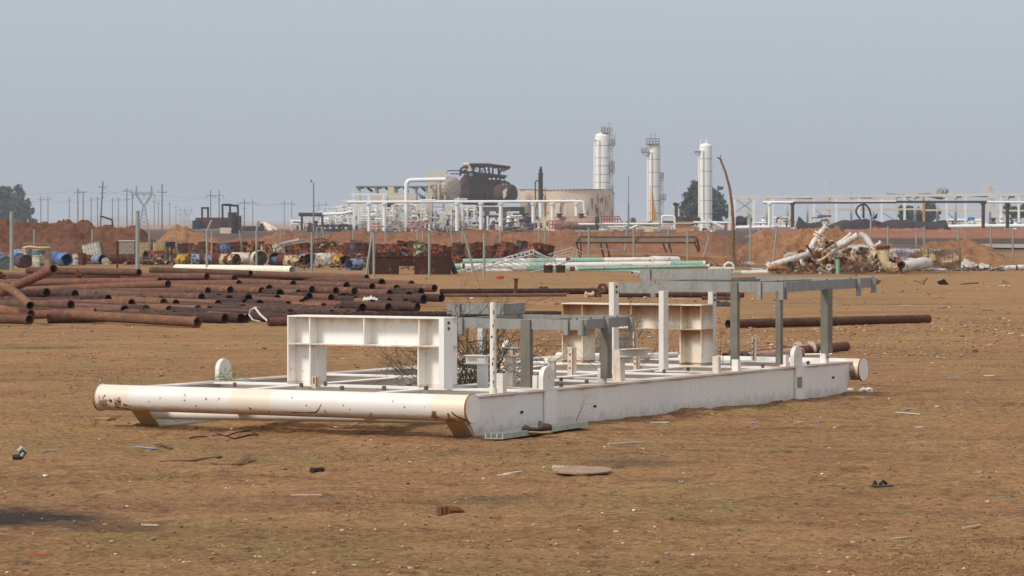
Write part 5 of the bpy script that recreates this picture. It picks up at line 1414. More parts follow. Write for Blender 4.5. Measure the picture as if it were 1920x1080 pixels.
# ------------------------------------------------------------------ fallen stair frame
GZ = galv_mat('stair_zinc', '#a9adaa', '#bdbfbb', '#8a8a84')
def ladder(name, label, a, b, gap, dirv, n, r, mat, fan=None, cat='stair frame'):
    t = thing(name, label, cat, (a.x, a.y, 0)); m = MB()
    m.tube([a, b], r, 8); m.build('rail', mat, t); m = MB(); m.tube([a + gap, b + gap], r, 8); m.build('rail', mat, t)
    m = MB()
    for i in range(n + 1):
        p = a.lerp(b, i / n); m.tube([p, p + gap], r * .7, 6)
    m.build('rungs', mat, t)
    if fan:
        f = MB()
        for i in range(fan[0]):
            p = a.lerp(b, (i + .5) / fan[0]); e = p + fan[1] * (fan[2] if not callable(fan[2]) else fan[2](i / fan[0])); f.tube([p, e], r * .6, 5)
        f.build('balusters', mat, t)
    return t
D = 137
ladder('fallen_stairway', 'bent galvanised ladder frame fallen across the green and white pipes', at(844, 512, D), at(1000, 468.5, D), Vector((.02, -.2, -.16)), None, 20, .028, GZ, fan=(16, Vector((.9, -.25, -.33)).normalized(), lambda k: .5 + 1.1 * k))
m = MB(); m.tube([at(1000, 468.5, D), at(1040, 492, D), at(1043, 495, D)], .03, 8); m.tube([at(960, 518, D - 3), at(1030, 503, D - 2), at(1075, 487, D - 1)], .03, 8); m.tube([at(1004, 474, D + .4), at(1036, 494, D + .4)], .02, 6)
whole(m, 'handrail', GZ, 'grey tubular handrail bent over behind the fallen ladder frame', 'handrail', (at(1030, 0, D).x, D, 0))
m = MB(); D2 = 160; m.tube([at(1028, 477, D2), at(1073, 464.5, D2), at(1092, 474, D2)], .022, 6); m.tube([at(1035, 481, D2), at(1070, 470, D2), at(1090, 478, D2)], .016, 6); m.tube([at(1025, 485, D2), at(1062, 479, D2), at(1080, 486, D2)], .02, 6)
for i in range(8): m.tube([at(1034 + i * 7, 476 - i * 1.3, D2), at(1030 + i * 7, 484, D2)], .01, 4)
whole(m, 'handrail', GZ, 'second bent grey handrail lying further back left of the rusty mesh frame', 'handrail', (at(1060, 0, D2).x, D2, 0))
# ------------------------------------------------------------------ green and white banded pipes
def banded(name, label, px0, py0, px1, py1, r, bands, z, D, group='green and white banded pipes'):
    """bands: (start, end, colour) along 0..1"""
    a = at(px0, py0, D); b = at(px1, py1, D + .8)
    t = thing(name, label, 'pipe', ((a.x + b.x) / 2, D, 0), group)
    m = MB(); m.tube([a, b], r, 18, r * .12); m.build('pipe_body', PIPE_W, t)
    for (s, e, c) in bands:
        g = MB(); g.tube([a.lerp(b, s), a.lerp(b, e)], r * 1.012, 18, r * .02); g.build('painted_band', c, t)
    return t
PIPE_W = paint('pipe_white', '#dedbd2', .8, .42, .35, '#7a4523', '#bfae94', .25)
PG = paint('pipe_green', '#7fae98', .8, .42, .55, '#7a4523', '#c3cbb8', .4); PR = rusty('pipe_rustband', '#6b4030', '#4f2f25', .3)
banded('banded_pipe', 'mint and white pipe, uppermost and farthest of the banded pipes', 868, 491, 1245, 487.5, .13, [(0, .20, PG), (.33, .46, PG), (.53, .70, PG), (.51, .53, PR)], 0, 142)
banded('banded_pipe', 'white pipe with a green end at right, in the middle of the banded pipes', 850, 500.5, 1322, 495, .14, [(0, .03, PG), (.035, .045, PR), (.86, .99, PG), (.3, .36, PG)], 0, 139)
banded('banded_pipe', 'green pipe lying lowest and nearest of the banded pipes', 960, 503.5, 1215, 509.5, .14, [(.1, .42, PG), (.47, .97, PG), (.42, .46, PR)], 0, 137)
banded('banded_pipe', 'slim green pipe sloping behind the far walkway frame', 1085, 504, 1330, 499, .07, [(.0, .98, PG)], 0, 136)
banded('banded_pipe', 'white rusty pipe lying low beneath the stair frame', 905, 508, 1060, 511, .11, [(.5, .54, PR)], 0, 137.5)
banded('banded_pipe', 'mint pipe partly under the fallen stair frame', 930, 496, 1110, 500, .14, [(.05, .9, PG)], 0, 140)
banded('banded_pipe', 'short cream rusty pipe lying on top of the banded pipes', 1220, 488, 1271, 489, .19, [], 0, 143)
banded('banded_pipe', 'green and white pipe on the ground before the scrap heap', 1322, 513.5, 1470, 510.5, .105, [(.25, .45, PG), (.78, .96, PG)], 0, 131)
banded('banded_pipe', 'short white pipe end beside the white arch left of the scrap heap', 1325, 505, 1375, 505, .1, [], 0, 139)
banded('banded_pipe', 'thin white pipe behind the green-ended pipe by the scrap heap', 1408, 506, 1445, 506.5, .06, [], 0, 137)
banded('banded_pipe', 'short white pipe lying under the green pipes behind the far frame', 1185, 512, 1216, 514, .09, [], 0, 131)
banded('banded_pipe', 'white pipe with rust lying at the right edge', 1878, 503.5, 1960, 499.5, .12, [(.3, .34, PR)], 0, 140)
m = MB(); D = 141; m.tube([at(1358, 506, D), at(1359, 497, D), at(1365, 492.5, D), at(1372, 494, D), at(1376, 500, D)], .05, 10)
whole(m, 'pipe_arch', WHITE_WORN, 'white curved pipe arch standing left of the scrap heap', 'pipe', (at(1366, 0, D).x, D, 0))
for (px, l) in ((1028, 'dark rusty bucket standing under the green pipe, left one of two'), (1051, 'dark rusty bucket standing under the green pipe, right one of two')):
    D = 133; m = MB(); b_ = at(px, 521, D); b_.z = 0; m.tube([b_, b_ + Z * .28, b_ + Z * .30], [.17, .2, .2], 16, .02); whole(m, 'rusty_bucket', R_BOX, l, 'bucket', tuple(b_))
def sheetobj(name, label, pts, D, th, mat, cat='sheet'):
    m = MB(); a = [at(x, y, D + dz) for (x, y, dz) in pts]
    nrm = (a[1] - a[0]).cross(a[2] - a[0]).normalized() * th
    n = len(a); m.add(a + [p + nrm for p in a], [tuple(range(n)), tuple(reversed(range(n, 2 * n)))] + [(i, n + i, n + (i + 1) % n, (i + 1) % n) for i in range(n)])
    c = a[0]; return whole(m, name, mat, label, cat, (c.x, c.y, 0))
O_SH = plain('orange_sheet', '#b5603c', '#9a5236', .3, .7); G_SH = plain('grey_sheet', '#8a8580', '#5c5550', .3, .7)
sheetobj('bent_sheet', 'orange bent sheet lying under the banded pipes', [(1064, 515, 0), (1110, 513, .2), (1098, 521, -1), (1080, 520, -1)], 131, .03, O_SH)
sheetobj('bent_sheet', 'dark sheet folded beneath the orange one', [(1085, 521, -1), (1108, 513, .2), (1118, 516, 0), (1106, 523, -1.2)], 130.5, .03, BLACK_ST)
sheetobj('bent_sheet', 'weathered grey sheet lying tilted under the green pipe', [(1108, 524, -1), (1120, 513, 0), (1140, 514, 0), (1134, 524, -1)], 130, .03, plain('brown_sheet', '#7a6858', '#52443a', .3, .8))
sheetobj('bent_sheet', 'grey corrugated sheet with dark stripes leaning left of the white post', [(1145, 519, 0), (1158, 510, 1), (1186, 521, 0), (1166, 525, -1)], 129, .03, G_SH)
sheetobj('flat_sheet', 'pale flat sheet on the soil behind the bowed pole', [(1388, 491, 0), (1412, 490, 0), (1416, 494, -3), (1390, 495, -3)], 160, .05, SH)

# ------------------------------------------------------------------ rusty mesh frame
D = 165; t = thing('mesh_frame', 'long rusty brown frame with a mesh top leaning behind the green pipes', 'frame', (at(1195, 0, D).x, D, 0))
RF = rusty('rust_frame', '#6e4632', '#4f3326', .5)
a0, a1, b0, b1 = at(1081, 455, D), at(1303, 455, D), at(1087, 445, D + 2), at(1306, 445, D + 2)
m = MB()
for p, q in ((a0, a1), (b0, b1), (a0, b0), (a1, b1), (a0, at(1088, 484, D)), (a1, at(1310, 473, D)), (b0, at(1090, 478, D + 2)), (b1, at(1312, 470, D + 2)), (at(1190, 455, D), at(1197, 445, D + 2)), (at(1126, 456, D), at(1132, 482, D)), (at(1137, 456, D), at(1143, 482, D)), (at(1243, 456, D), at(1250, 474, D)), (at(1254, 456, D), at(1259, 474, D))): m.bar(p, q, .09, .09)
m.build('frame_bars', RF, t)
m = MB(); 
for i in range(60): m.tube([a0.lerp(a1, i / 60), b0.lerp(b1, i / 60)], .014, 4)
for i in range(6): m.tube([a0.lerp(b0, i / 6), a1.lerp(b1, i / 6)], .012, 4)
m.build('mesh_top', plain('mesh_grey', '#7f8378', '#64655a', .3, .7), t)
m = MB(); m.bar(at(1110, 464, D), at(1170, 472, D - 1), .25, .05); m.build('fallen_board', G_SH, t)

# ------------------------------------------------------------------ scrap heap of white pipework
SW = paint('scrap_white', '#dcd8cf', .45, .55, .45, '#6f3f24', '#bb9468', .4)
SWG = paint('scrap_grey_white', '#cfcdc8', .4, .55, .35, '#757d84', '#a8a49c', .3)
SY = paint('scrap_yellow_white', '#d9cfae', .55, .58, .9, '#6f3f1c', '#c6923c', .7)
SR = rusty('scrap_rust', '#84502f', '#4a2e22', .4, '#c0a688')
SG = paint('scrap_green', '#74ab8b', .5, .35, .4, '#6f3f24', '#a8b89a', .4)
SGp = 'pieces of the white pipe scrap heap'
def spool(label, pts, r, mat, flanges=(), D=130, cut=None, seg=18, wall=True, fl_mat=None, name='scrap_pipe', fr=1.5):
    q = [at(x, y, D + dz) for (x, y, dz) in pts]
    t = thing(name, label, 'scrap pipe', (q[0].x, q[0].y, 0), SGp)
    m = MB(); m.tube(q, r, seg, (r if not isinstance(r, list) else r[0]) * .14 if wall else 0); m.build('pipe_body', mat, t)
    L = [0]
    for i in range(1, len(q)): L.append(L[-1] + (q[i] - q[i - 1]).length)
    for f in flanges:
        d = f * L[-1]; i = max(k for k in range(len(q) - 1) if L[k] <= d + 1e-6)
        k = (d - L[i]) / (L[i + 1] - L[i]); p = q[i].lerp(q[i + 1], k); dr = (q[i + 1] - q[i]).normalized()
        rr = r if not isinstance(r, list) else r[i]
        g = MB(); g.tube([p - dr * rr * .18, p + dr * rr * .18], rr * fr, seg, rr * (fr - .85)); 
        u = dr.cross(Vector((0, 1, 0))).normalized(); v = dr.cross(u)
        for b_ in range(10):
            an = b_ * .628; c = p + (u * math.cos(an) + v * math.sin(an)) * rr * (fr - .2); g.tube([c - dr * rr * .32, c + dr * rr * .32], rr * .12, 5)
        g.build('flange', fl_mat or SW, t)
    if cut:
        for (x, y, dz, rr, ax) in cut:
            g = MB(); g.disc(at(x, y, D + dz), ax, rr, .02, 18); g.build('cut_hole', BLACK_ST, t)
    return t
spool('flanged white pipe rising to the right, highest piece on the left of the scrap heap', [(1512, 480, 0), (1528, 452, 0), (1538, 437, 0), (1550, 424, 0)], .125, SW, (.62, .70, .98), D=131, fr=1.75)
spool('long white pipe lying low across the left half of the scrap heap', [(1437, 502, -1.2), (1470, 491, -1), (1500, 482, -.5), (1517, 477, 0)], .14, SW, (.05,), D=131, cut=[(1482, 496, -1.16, .13, (.15, -1, .35))])
spool('wide white pipe sloping up to the centre peak of the scrap heap', [(1561, 470, .4), (1580, 459, .2), (1609, 441, 0)], .135, SWG, (), D=131.5)
spool('thin white pipe lying parallel above the wide centre pipe', [(1563, 461, 1), (1584, 448, .8), (1596, 438, .8)], .065, SW, (.98,), D=131)
spool('white pipe hanging down right of the centre peak', [(1611, 439, .6), (1622, 444, .5), (1633, 460, .3), (1640, 480, 0)], .12, SWG, (), D=131.5)
spool('tan worn pipe end joining the hanging white pipe', [(1634, 462, .3), (1640, 473, .2), (1643, 488, 0)], .10, SY, (), D=131)
spool('big yellow-stained white elbow, the largest piece at the right of the heap', [(1656, 465, 0), (1657, 478, 0), (1661, 492, 0), (1671, 502, 0), (1684, 503, 0)], [.25, .25, .26, .26, .25], SY, (.0,), D=130, fr=1.12, fl_mat=SR, seg=28)
spool('white hoop pipe curving up behind the big yellow elbow', [(1668, 470, 1), (1677, 478, 1), (1683, 492, 1), (1680, 500, .8)], .085, SW, (), D=130.5)
spool('large white tank-like pipe lying right of the yellow elbow', [(1690, 502, 0), (1712, 497, .3), (1732, 493, .6), (1741, 493.5, .8)], [.22, .235, .235, .2], SWG, (), D=130, wall=False, seg=26)
spool('rust-brown elbow with a wide mouth between the yellow elbow and white pipe', [(1683, 487, -.6), (1687, 491, -.9), (1690, 497, -1.2)], .11, SR, (.98,), D=130, fl_mat=SR)
spool('small white pipe on the soil right of the large white pipe', [(1744, 504, 0), (1760, 506, 0), (1774, 506, 0)], .055, SW, (.6,), D=131)
spool('rusty elbow lying in front of the brushwood of the heap', [(1620, 503, 0), (1634, 507, 0), (1644, 503, 0), (1646, 497, 0)], .075, SR, (.98,), D=130)
spool('white pipe stub pointing right behind the rusty front elbow', [(1634, 492, .5), (1646, 500, .2), (1655, 506, 0)], .06, SW, (), D=130.5)
spool('small white roll on top of the yellow elbow', [(1641, 462, .5), (1650, 456, .4), (1652, 454, .4)], .07, SW, (.98,), D=130.5)
spool('black slanting bar leaning on the left flanged pipe', [(1512, 460, -.6), (1522, 474, -.8), (1527, 485, -1)], .045, R_DARK, (), D=130, wall=False)
spool('grey-white rounded can lying on the slope left of the heap', [(1471, 483, .5), (1480, 480, .4), (1494, 479, .4)], [.10, .15, .12], plain('can_grey', '#b3a99a', '#8a8074', .3, .7), (), D=132, wall=False)
spool('light grey box beam lying behind the centre of the heap', [(1590, 466, 1.5), (1612, 463, 1.5), (1632, 465, 1.5)], .11, plain('box_grey', '#b5bab5', '#8f948e', .3, .6), (), D=132, wall=False, seg=4)
spool('upright green post in front of the heap', [(1571, 514, -1), (1571, 500, -1), (1571, 483, -1)], .075, SG, (.97,), D=129.5, fl_mat=R_DARK)
spool('cream rusty pipe reaching down left from the centre of the heap', [(1562, 472, -.4), (1545, 484, -.6), (1530, 492, -.8)], .05, SY, (.03,), D=130)
spool('rusty curved plate pipe under the long white pipe', [(1440, 505, -.6), (1456, 502, -.6), (1476, 504, -.6)], [.05, .1, .06], rusty('orange_rust', '#a8643c', '#8a4c2c', .4), (), D=130, wall=False)
def sflange(label, px, py, r, D, ax, mat):
    m = MB(); c = at(px, py, D); a = Vector(ax).normalized(); m.tube([c - a * .03, c + a * .03], r, 22, r * .62)
    u = a.cross(Z).normalized(); v = a.cross(u)
    for k in range(10):
        q = c + (u * math.cos(k * .628) + v * math.sin(k * .628)) * r * .74; m.tube([q - a * .05, q + a * .05], r * .09, 6)
    return whole(m, 'scrap_flange', mat, label, 'flange', (c.x, c.y, 0), SGp)
sflange('round white and rust flange facing the viewer low in the heap', 1554, 501, .13, 129, (.1, -1, .05), SW)
sflange('dark rusty disc with a hole on the left slope of the heap', 1502, 474, .13, 131.5, (.2, -1, .1), SR)
sflange('dark rusty flange behind the green post', 1585, 506, .11, 130, (-.3, -1, .1), SR)
sflange('big rust-rimmed flange standing at the middle of the long white pipe', 1505, 493, .17, 130, (1, -.45, .55), SW)
sflange('brown flange at the centre below the peak', 1534, 477, .14, 130, (-.2, -1, .5), SR)
# valves and joints in the heap
rg = random.Random(21)
VL = [(1545, 447), (1553, 455), (1540, 463), (1549, 470), (1558, 478), (1566, 486), (1545, 486), (1531, 499), (1524, 506), (1541, 508), (1562, 507), (1598, 482), (1608, 475), (1618, 478), (1627, 484), (1594, 492), (1602, 503), (1517, 490), (1556, 492), (1580, 478), (1588, 470), (1536, 452), (1668, 481), (1672, 489), (1560, 462), (1528, 469), (1708, 486), (1735, 487), (1612, 508), (1497, 508)]
for _k in range(52):
    _t = rg.random(); _x = 1448 + 250 * _t + rg.gauss(0, 4); _e = np.interp(_x, [1440, 1500, 1530, 1555, 1580, 1605, 1640, 1660, 1700, 1745], [503, 483, 452, 445, 462, 446, 470, 480, 484, 496])
    VL.append((round(_x, 1), round(rg.uniform(_e + 4, 508), 1)))
shape_n = ['valve', 'elbow', 'tee joint']
for i, (x, y) in enumerate(VL):
    D = 130.6 + rg.uniform(-.8, .9); c = at(x, y, D); r = rg.uniform(.045, .085); mt = rg.choice([SR, SW, SR, SY, SWG, SR]); m = MB(); k = i % 3
    d = Vector((rg.gauss(0, 1), rg.gauss(0, .5), rg.gauss(0, .8))).normalized(); u = d.cross(Vector((0, 1, .1))).normalized()
    if k == 0: m.tube([c - d * r * 2.2, c - d * r, c, c + d * r, c + d * r * 2.2], [r * .8, r, r * 1.35, r, r * .8], 12); m.tube([c, c + u * r * 2.6], r * .35, 8); m.disc(c + u * r * 2.6, u, r * 1.1, r * .2, 14); m.disc(c + d * r * 2.2, d, r * 1.4, r * .3, 14); m.disc(c - d * r * 2.2, d, r * 1.4, r * .3, 14)
    elif k == 1: m.tube([c - d * r * 2.5, c - d * r * .6, c + (u - d) * r * .1, c + u * r * .8, c + u * r * 2.6], r, 12, r * .2); m.disc(c - d * r * 2.5, d, r * 1.5, r * .3, 14)
    else: m.tube([c - d * r * 2.6, c + d * r * 2.6], r, 12, r * .2); m.tube([c, c + u * r * 2.4], r * .8, 12, r * .2); m.tube([c + u * r * 2.3, c + u * r * 2.6], r * 1.3, 12, r * .5)
    col_ = {SR: 'rusty', SW: 'white', SY: 'yellowish', SWG: 'grey-white'}[mt]
    whole(m, 'scrap_valve' if k == 0 else 'scrap_elbow' if k == 1 else 'scrap_tee', mt, 'small %s %s jumbled in the scrap heap, %s small fitting counted from its left' % (col_, shape_n[k], ORD[sorted(VL).index((x, y))]), 'pipe fitting', (c.x, c.y, 0), SGp)
BR = plain('brushwood', '#8f745c', '#6c5644', .1, .9)
for (px, D, w_, h, n, l, sd) in ((1612, 129.5, 1.6, .75, 60, 'thick dry brushwood in front of the centre of the scrap heap', 41), (1495, 129, 1.2, .4, 36, 'dry brushwood along the foot of the scrap heap at its left', 42), (1660, 150, 1.6, .6, 30, 'dry bush behind the right half of the scrap heap', 43), (1385, 150, 2.6, 1.2, 60, 'large faded brush around the foot of the bowed pole', 44), (1580, 129.6, 1.0, .45, 26, 'dry tangle around the foot of the green post', 45)):
    bush('dry_bush', l, (at(px, 0, D).x, D, .02), w_, h, n, .007, BR, sd, .1, 2, spread=1.1, curl=.8)
for (px, D, w_, h, n, l, sd) in ((678, 150, .5, .35, 24, 'pale dry grass tuft left of the brown steel box', 51), (820, 138, .5, .2, 16, 'dry tuft at the foot of the brown steel box', 52), (395, 151, .8, .35, 24, 'dry brush between the drums above the white pipe', 53), (1706, 180, 1.2, .8, 26, 'round pale bush behind the crushed cages', 54), (1800, 158, 2.0, .5, 26, 'dry scrub on the spoil heap at the right', 55), (350, 170, 2.2, .9, 30, 'thorny dark scrub behind the yellow drum', 56), (500, 160, 1.5, .4, 20, 'dry weeds between the standing drums', 57)):
    bush('dry_bush', l, (at(px, 0, D).x, D, .02), w_, h, n, .006, BR, sd, .1, 2, spread=1.2, curl=.7)
# crushed cages right of the heap
for (px, D, w_, h, bt, l, dz_) in ((1694, 134, 1.3, .95, plain('tank_lilac', '#c3b8c2', '#a9a0b0', .5, .6), 'crushed cage with a lilac-white bottle, left one behind the scrap pipes', .35), (1730, 134, 1.0, .95, PLAST_Y, 'crushed cage with brown burnt bottle, middle one of the three right of the heap', .35), (1768, 134, 1.3, .95, plain('tank_tan', '#c0a07c', '#8f7050', .4, .7), 'crushed cage with tan torn bottle, right one of the three', .35)):
    ibc(px, 507, D, l, w_, h, bt, dmg=.22 + dz_, cg=CAGE, nx=8, nz=5, z0=.05)
m = MB(); m.bar(at(1665, 460, 133.2), at(1772, 460, 133.2), .04, .04); whole(m, 'cage_rail', CAGE, 'long grey rail running along the tops of the crushed cages', 'rail', (at(1718, 0, 133).x, 133.2, 0))
rag('white_crumple', 'crumpled white sheet lying right of the crushed cages', (at(1822, 505, 140).x, 140, .0), .8, .5, .35, plain('dirty_white_sheet', '#c8c2b8', '#8f857a', .2, .85), 15, 'sheet')
# ------------------------------------------------------------------ the burnt-out plant, three quarters of a kilometre away
PW = paint('plant_white', '#f0eee8', 6, .08, .12, '#7a5238', '#cbb894', .15)
PWD = paint('plant_white_worn', '#e2dccf', 5, .2, .3, '#7a5238', '#b79c74', .3)
PCR = paint('plant_cream', '#e0d0b0', 6, .25, .5, '#8a5c3a', '#b8956a', .4)
PR1 = rusty('plant_rust', '#5c382c', '#3c2822', 3, '#6d4a38', vary=0)
PR2 = rusty('plant_rust_dark', '#42302a', '#2c2321', 3, '#54382e', vary=0)
PR3 = rusty('plant_rust_orange', '#84553c', '#643f30', 3, '#9c7c60', vary=0)
PGR = plain('plant_grey', '#8a8780', '#6c6862', 3, .8)
PDK = plain('plant_charred', '#33302e', '#25211f', 3, .9)
PRED = paint('plant_red', '#b8482f', 3, .2, .2, '#7a4030', '#a86a52', .2)
POR = paint('plant_orange', '#c98a3c', 3, .3, .4, '#8a5028', '#d8b070', .4)
DP_ = 750.0
def PT(px, py, D=DP_): return at(px, py, D)
def base_thing(name, label, cat, px, D=DP_, group=None):
    return thing(name, label, cat, (at(px, 0, D).x, D, 0), group)
def bars(t, name, segs, th, mat, D=DP_, round_=False):
    """segs: (x0, y0, x1, y1[, dz0, dz1]); th in metres"""
    m = MB(); sep = len(segs) <= 16
    for s in segs:
        if sep: m = MB()
        z0, z1 = (s[4], s[5]) if len(s) > 5 else (0, 0)
        a, b = at(s[0], s[1], D) + Vector((0, z0, 0)), at(s[2], s[3], D) + Vector((0, z1, 0))
        if round_: m.tube([a, b], th / 2, 8)
        else: m.bar(a, b, th, th)
        if sep: m.build(name, mat, t)
    if not sep: return m.build(name, mat, t)
def run(t, name, pts, th, mat, D=DP_, seg=12, caps=True):
    """a pipe with rounded bends through pixel points (x, y[, dz])"""
    P = [at(p[0], p[1], D) + Vector((0, p[2] if len(p) > 2 else 0, 0)) for p in pts]
    Q = [P[0]]
    for i in range(1, len(P) - 1):
        a, b, c = P[i - 1], P[i], P[i + 1]; R = min(th * 1.3, (a - b).length * .45, (c - b).length * .45)
        u, v = (a - b).normalized(), (c - b).normalized()
        for k in range(5):
            s = k / 4; Q.append((b + u * R) * (1 - s) ** 2 + b * 2 * s * (1 - s) + (b + v * R) * s ** 2)
    Q.append(P[-1])
    m = MB(); m.tube(Q, th / 2, seg, caps=caps)
    return m.build(name, mat, t)
GB = 434.5
# --- towers
def column(label, xc, top, base, wpx, D, rings, plat, side, ladder_, rust_=None, dome=True, nozzle=True):
    t = base_thing('process_column', label, 'column', xc, D, 'tall white columns of the plant')
    r = wpx / 2 * D / FPX * 1.04; z1 = EYE - (top - HY) * D / FPX; x = at(xc, 0, D).x
    m = MB(); prof = [(0, r), (z1 - r * .55, r)] + ([(z1 - r * .55 + r * .5 * math.sin(a), r * math.cos(a)) for a in [i * math.pi / 2 / 6 for i in range(1, 6)]] + [(z1, r * .05)] if dome else [(z1, r)])
    m.tube([(x, D, z) for z, q in prof], [q for z, q in prof], 32)
    sh = m.build('shell', COLM, t)
    if rust_:
        g = MB(); (ya, yb) = rust_; za, zb = EYE - (yb - HY) * D / FPX, EYE - (ya - HY) * D / FPX
        V = []; F = []; n = 10; k_ = 12
        for j in range(k_ + 1):
            zz = max(za, 0) + (zb - max(za, 0)) * j / k_; wj = (1 - j / k_) ** .7
            for i in range(n + 1):
                a = rad(-138 + 78 * (i / n) * (0.2 + .8 * wj)); V.append((x + (r + .03) * math.cos(a), D + (r + .03) * math.sin(a), zz))
        for j in range(k_):
            for i in range(n): a = j * (n + 1) + i; F.append((a, a + 1, a + n + 2, a + n + 1))
        g.add(V, F); g.build('rust_stain', POR, t)
    for ry in rings:
        g = MB(); z = EYE - (ry - HY) * D / FPX; g.tube([(x, D, z - .07), (x, D, z + .07)], r * 1.012, 32); g.build('band', PR3B, t)
    # down pipe on the left with a bend near the top
    lx = xc - wpx / 2 - 1.5
    run(t, 'down_pipe', [(xc - wpx * .15, top + 16, -r * .9), (lx + 3, top + 12, -r * .6), (lx, top + 20, -r * .2), (lx, base, -r * .2)], .42, PW, D)
    # inner bend
    run(t, 'side_pipe', [(xc - wpx * .28, top + 14, -r * 1.05), (xc - wpx * .30, top + 22, -r * 1.08), (xc - wpx * .26, base, -r * 1.05)], .28, PW, D)
    def platform(px0, px1, yf, yr, mat=PGR, dz=(-1.2, 1.2), posts=3, name='platform'):
        g = MB(); a = at(px0, yf, D); b = at(px1, yf, D)
        g.bb((a.x, D + dz[0], a.z - .1), (b.x, D + dz[1], a.z + .1)); pf = g.build(name, mat, t)
        g = MB()
        zt = EYE - (yr - HY) * D / FPX
        for yy in (D + dz[0], D + dz[1]):
            for k in range(posts + 1):
                X_ = a.x + (b.x - a.x) * k / posts; g.tube([(X_, yy, a.z), (X_, yy, zt)], .05, 5)
            for h in (1, .5): g.tube([(a.x, yy, a.z + (zt - a.z) * h), (b.x, yy, a.z + (zt - a.z) * h)], .05, 5)
        for X_ in (a.x, b.x):
            for h in (1, .5): g.tube([(X_, D + dz[0], a.z + (zt - a.z) * h), (X_, D + dz[1], a.z + (zt - a.z) * h)], .05, 5)
        sub(g, 'railing', mat, pf, t)
        g = MB(); g.tube([(a.x + .1, D, a.z - .1), ((x - r) if a.x < x else (x + r), D, a.z - 1.2)] if a.x < x - r * .8 else [(b.x - .1, D, a.z - .1), (x + r, D, a.z - 1.2)], .06, 5); sub(g, 'brace', mat, pf, t)
    for p in plat: platform(*p)
    if ladder_:
        (lx_, y0, y1) = ladder_; g = MB(); a, b = at(lx_, y0, D), at(lx_, y1, D)
        for o in (-.25, .25): g.tube([a + Vector((o, 0, 0)), b + Vector((o, 0, 0))], .05, 5)
        n = int(abs(a.z - b.z) / .6)
        for k in range(n): g.tube([a.lerp(b, k / n) + Vector((-.25, 0, 0)), a.lerp(b, k / n) + Vector((.25, 0, 0))], .035, 4)
        for k in range(0, n, 3): 
            c = a.lerp(b, k / n); g.tube([c + Vector((-.3, 0, 0)), c + Vector((-.35, -.6, 0)), c + Vector((.35, -.6, 0)), c + Vector((.3, 0, 0))], .03, 4)
        g.build('ladder', PGR, t)
    return t
COLM = paint('column_paint', '#e9e6de', 7, .03, .15, '#7a5238', '#c9bea4', .25, rough=.6)
PR3B = plain('band_brown', '#b39a82', '#9c8068', 3, .8)
t = column('tallest white column standing behind the beige tank', 1130, 248, 432, 28, 775, (273, 296, 311, 327, 342), [(1128, 1144, 249, 240, PGR, (-1.5, 1.5), 3), (1143, 1153, 272, 262, PGR), (1143, 1152, 311, 302, PGR), (1143, 1152, 323, 313, PGR)], (1), (1146, 240, 357))
bars(t, 'mast', [(1142, 248, 1142, 229), (1129, 248, 1129, 236), (1134, 248, 1134, 237), (1152, 272, 1153, 249)], .12, PGR, 775)
t = column('middle white column with an orange rust stain near its base', 1227, 271, 432, 22, 765, (299, 323, 350, 376, 400), [(1212, 1236, 270, 260, PGR, (-1.8, 1.8), 4), (1203, 1216, 286, 278, PGR), (1238, 1244, 333, 324, PGR, (-.9, .9), 2), (1238, 1248, 374, 365, PGR)], 1, (1241, 324, 420), rust_=(352, 434), dome=False)
bars(t, 'mast', [(1221, 260, 1221, 249), (1228, 260, 1228, 248)], .12, PGR, 765)
m = MB(); D = 765
for k in range(1): m.bar(at(1205, 280, D), at(1211, 284, D), 1.5, .8)
m.build('valve_box', PCR, t)
t = column('rightmost white column standing in front of the dark tree', 1323.5, 268, 432, 23, 760, (298, 321, 349, 376, 401), [(1302, 1312, 285, 284, PGR, (-1, 1), 2)], 1, None)
bars(t, 'mast', [(1313.5, 276, 1313.5, 262), (1324, 268, 1324, 258)], .2, PW, 760)

# --- beige tank
TK = paint('tank_beige', '#e6d0b4', 9, .14, .4, '#8a5c42', '#c49a72', .65, rough=.8)
D = 760; t = base_thing('storage_tank', 'wide beige storage tank with rusty streaks, in front of the tallest column', 'storage tank', 1065, D)
def tank(xc, rpx, top, D, warp, name, mat, seg=64, seed=3):
    x = at(xc, 0, D).x; r = rpx * D / FPX; zt = EYE - (top - HY) * D / FPX; V = []; F = []; n = 7
    for j in range(n + 1):
        for k in range(seg):
            a = 2 * math.pi * k / seg; w_ = warp(a) if warp else 0
            z = (zt + w_) * j / n; q = 1 + (.012 * noise.noise(Vector((math.cos(a) * 3, math.sin(a) * 3, z * .3 + seed))) * j / n * 3)
            V.append((x + r * q * math.cos(a), D + r * q * math.sin(a), z))
    for j in range(n):
        for k in range(seg): F.append((j * seg + k, j * seg + (k + 1) % seg, (j + 1) * seg + (k + 1) % seg, (j + 1) * seg + k))
    m = MB(); m.add(V, F); return m.build(name, mat, t)
tank(1063, 88, 355.5, D, lambda a: -1.1 * max(0, math.sin(a * 3 + 1.2)) * (1 if a < .4 or a > 5.4 else .15), 'tank_shell', TK)
m = MB(); m.tube([(at(1063, 0, D).x, D, 7.3), (at(1063, 0, D).x, D, 7.5)], 88 * D / FPX * .985, 48); m.build('tank_roof', rusty('tank_roof_rust', '#8a6a50', '#6b4c3a', 4), t)
m = MB(); 
for k in range(40):
    a = rad(180 + 180 * k / 39); x, r = at(1063, 0, D).x, 88 * D / FPX
    m.box((x + r * 1.004 * math.cos(a), D + r * 1.004 * math.sin(a), 9.62 - 1.1 * max(0, math.sin(a * 3 + 1.2)) * (1 if a % 6.283 > 5.4 or a % 6.283 < .4 else .15)), (.3, .5, .16), Matrix.Rotation(a, 3, 'Z'))
m.build('rim_rust', PR3, t)
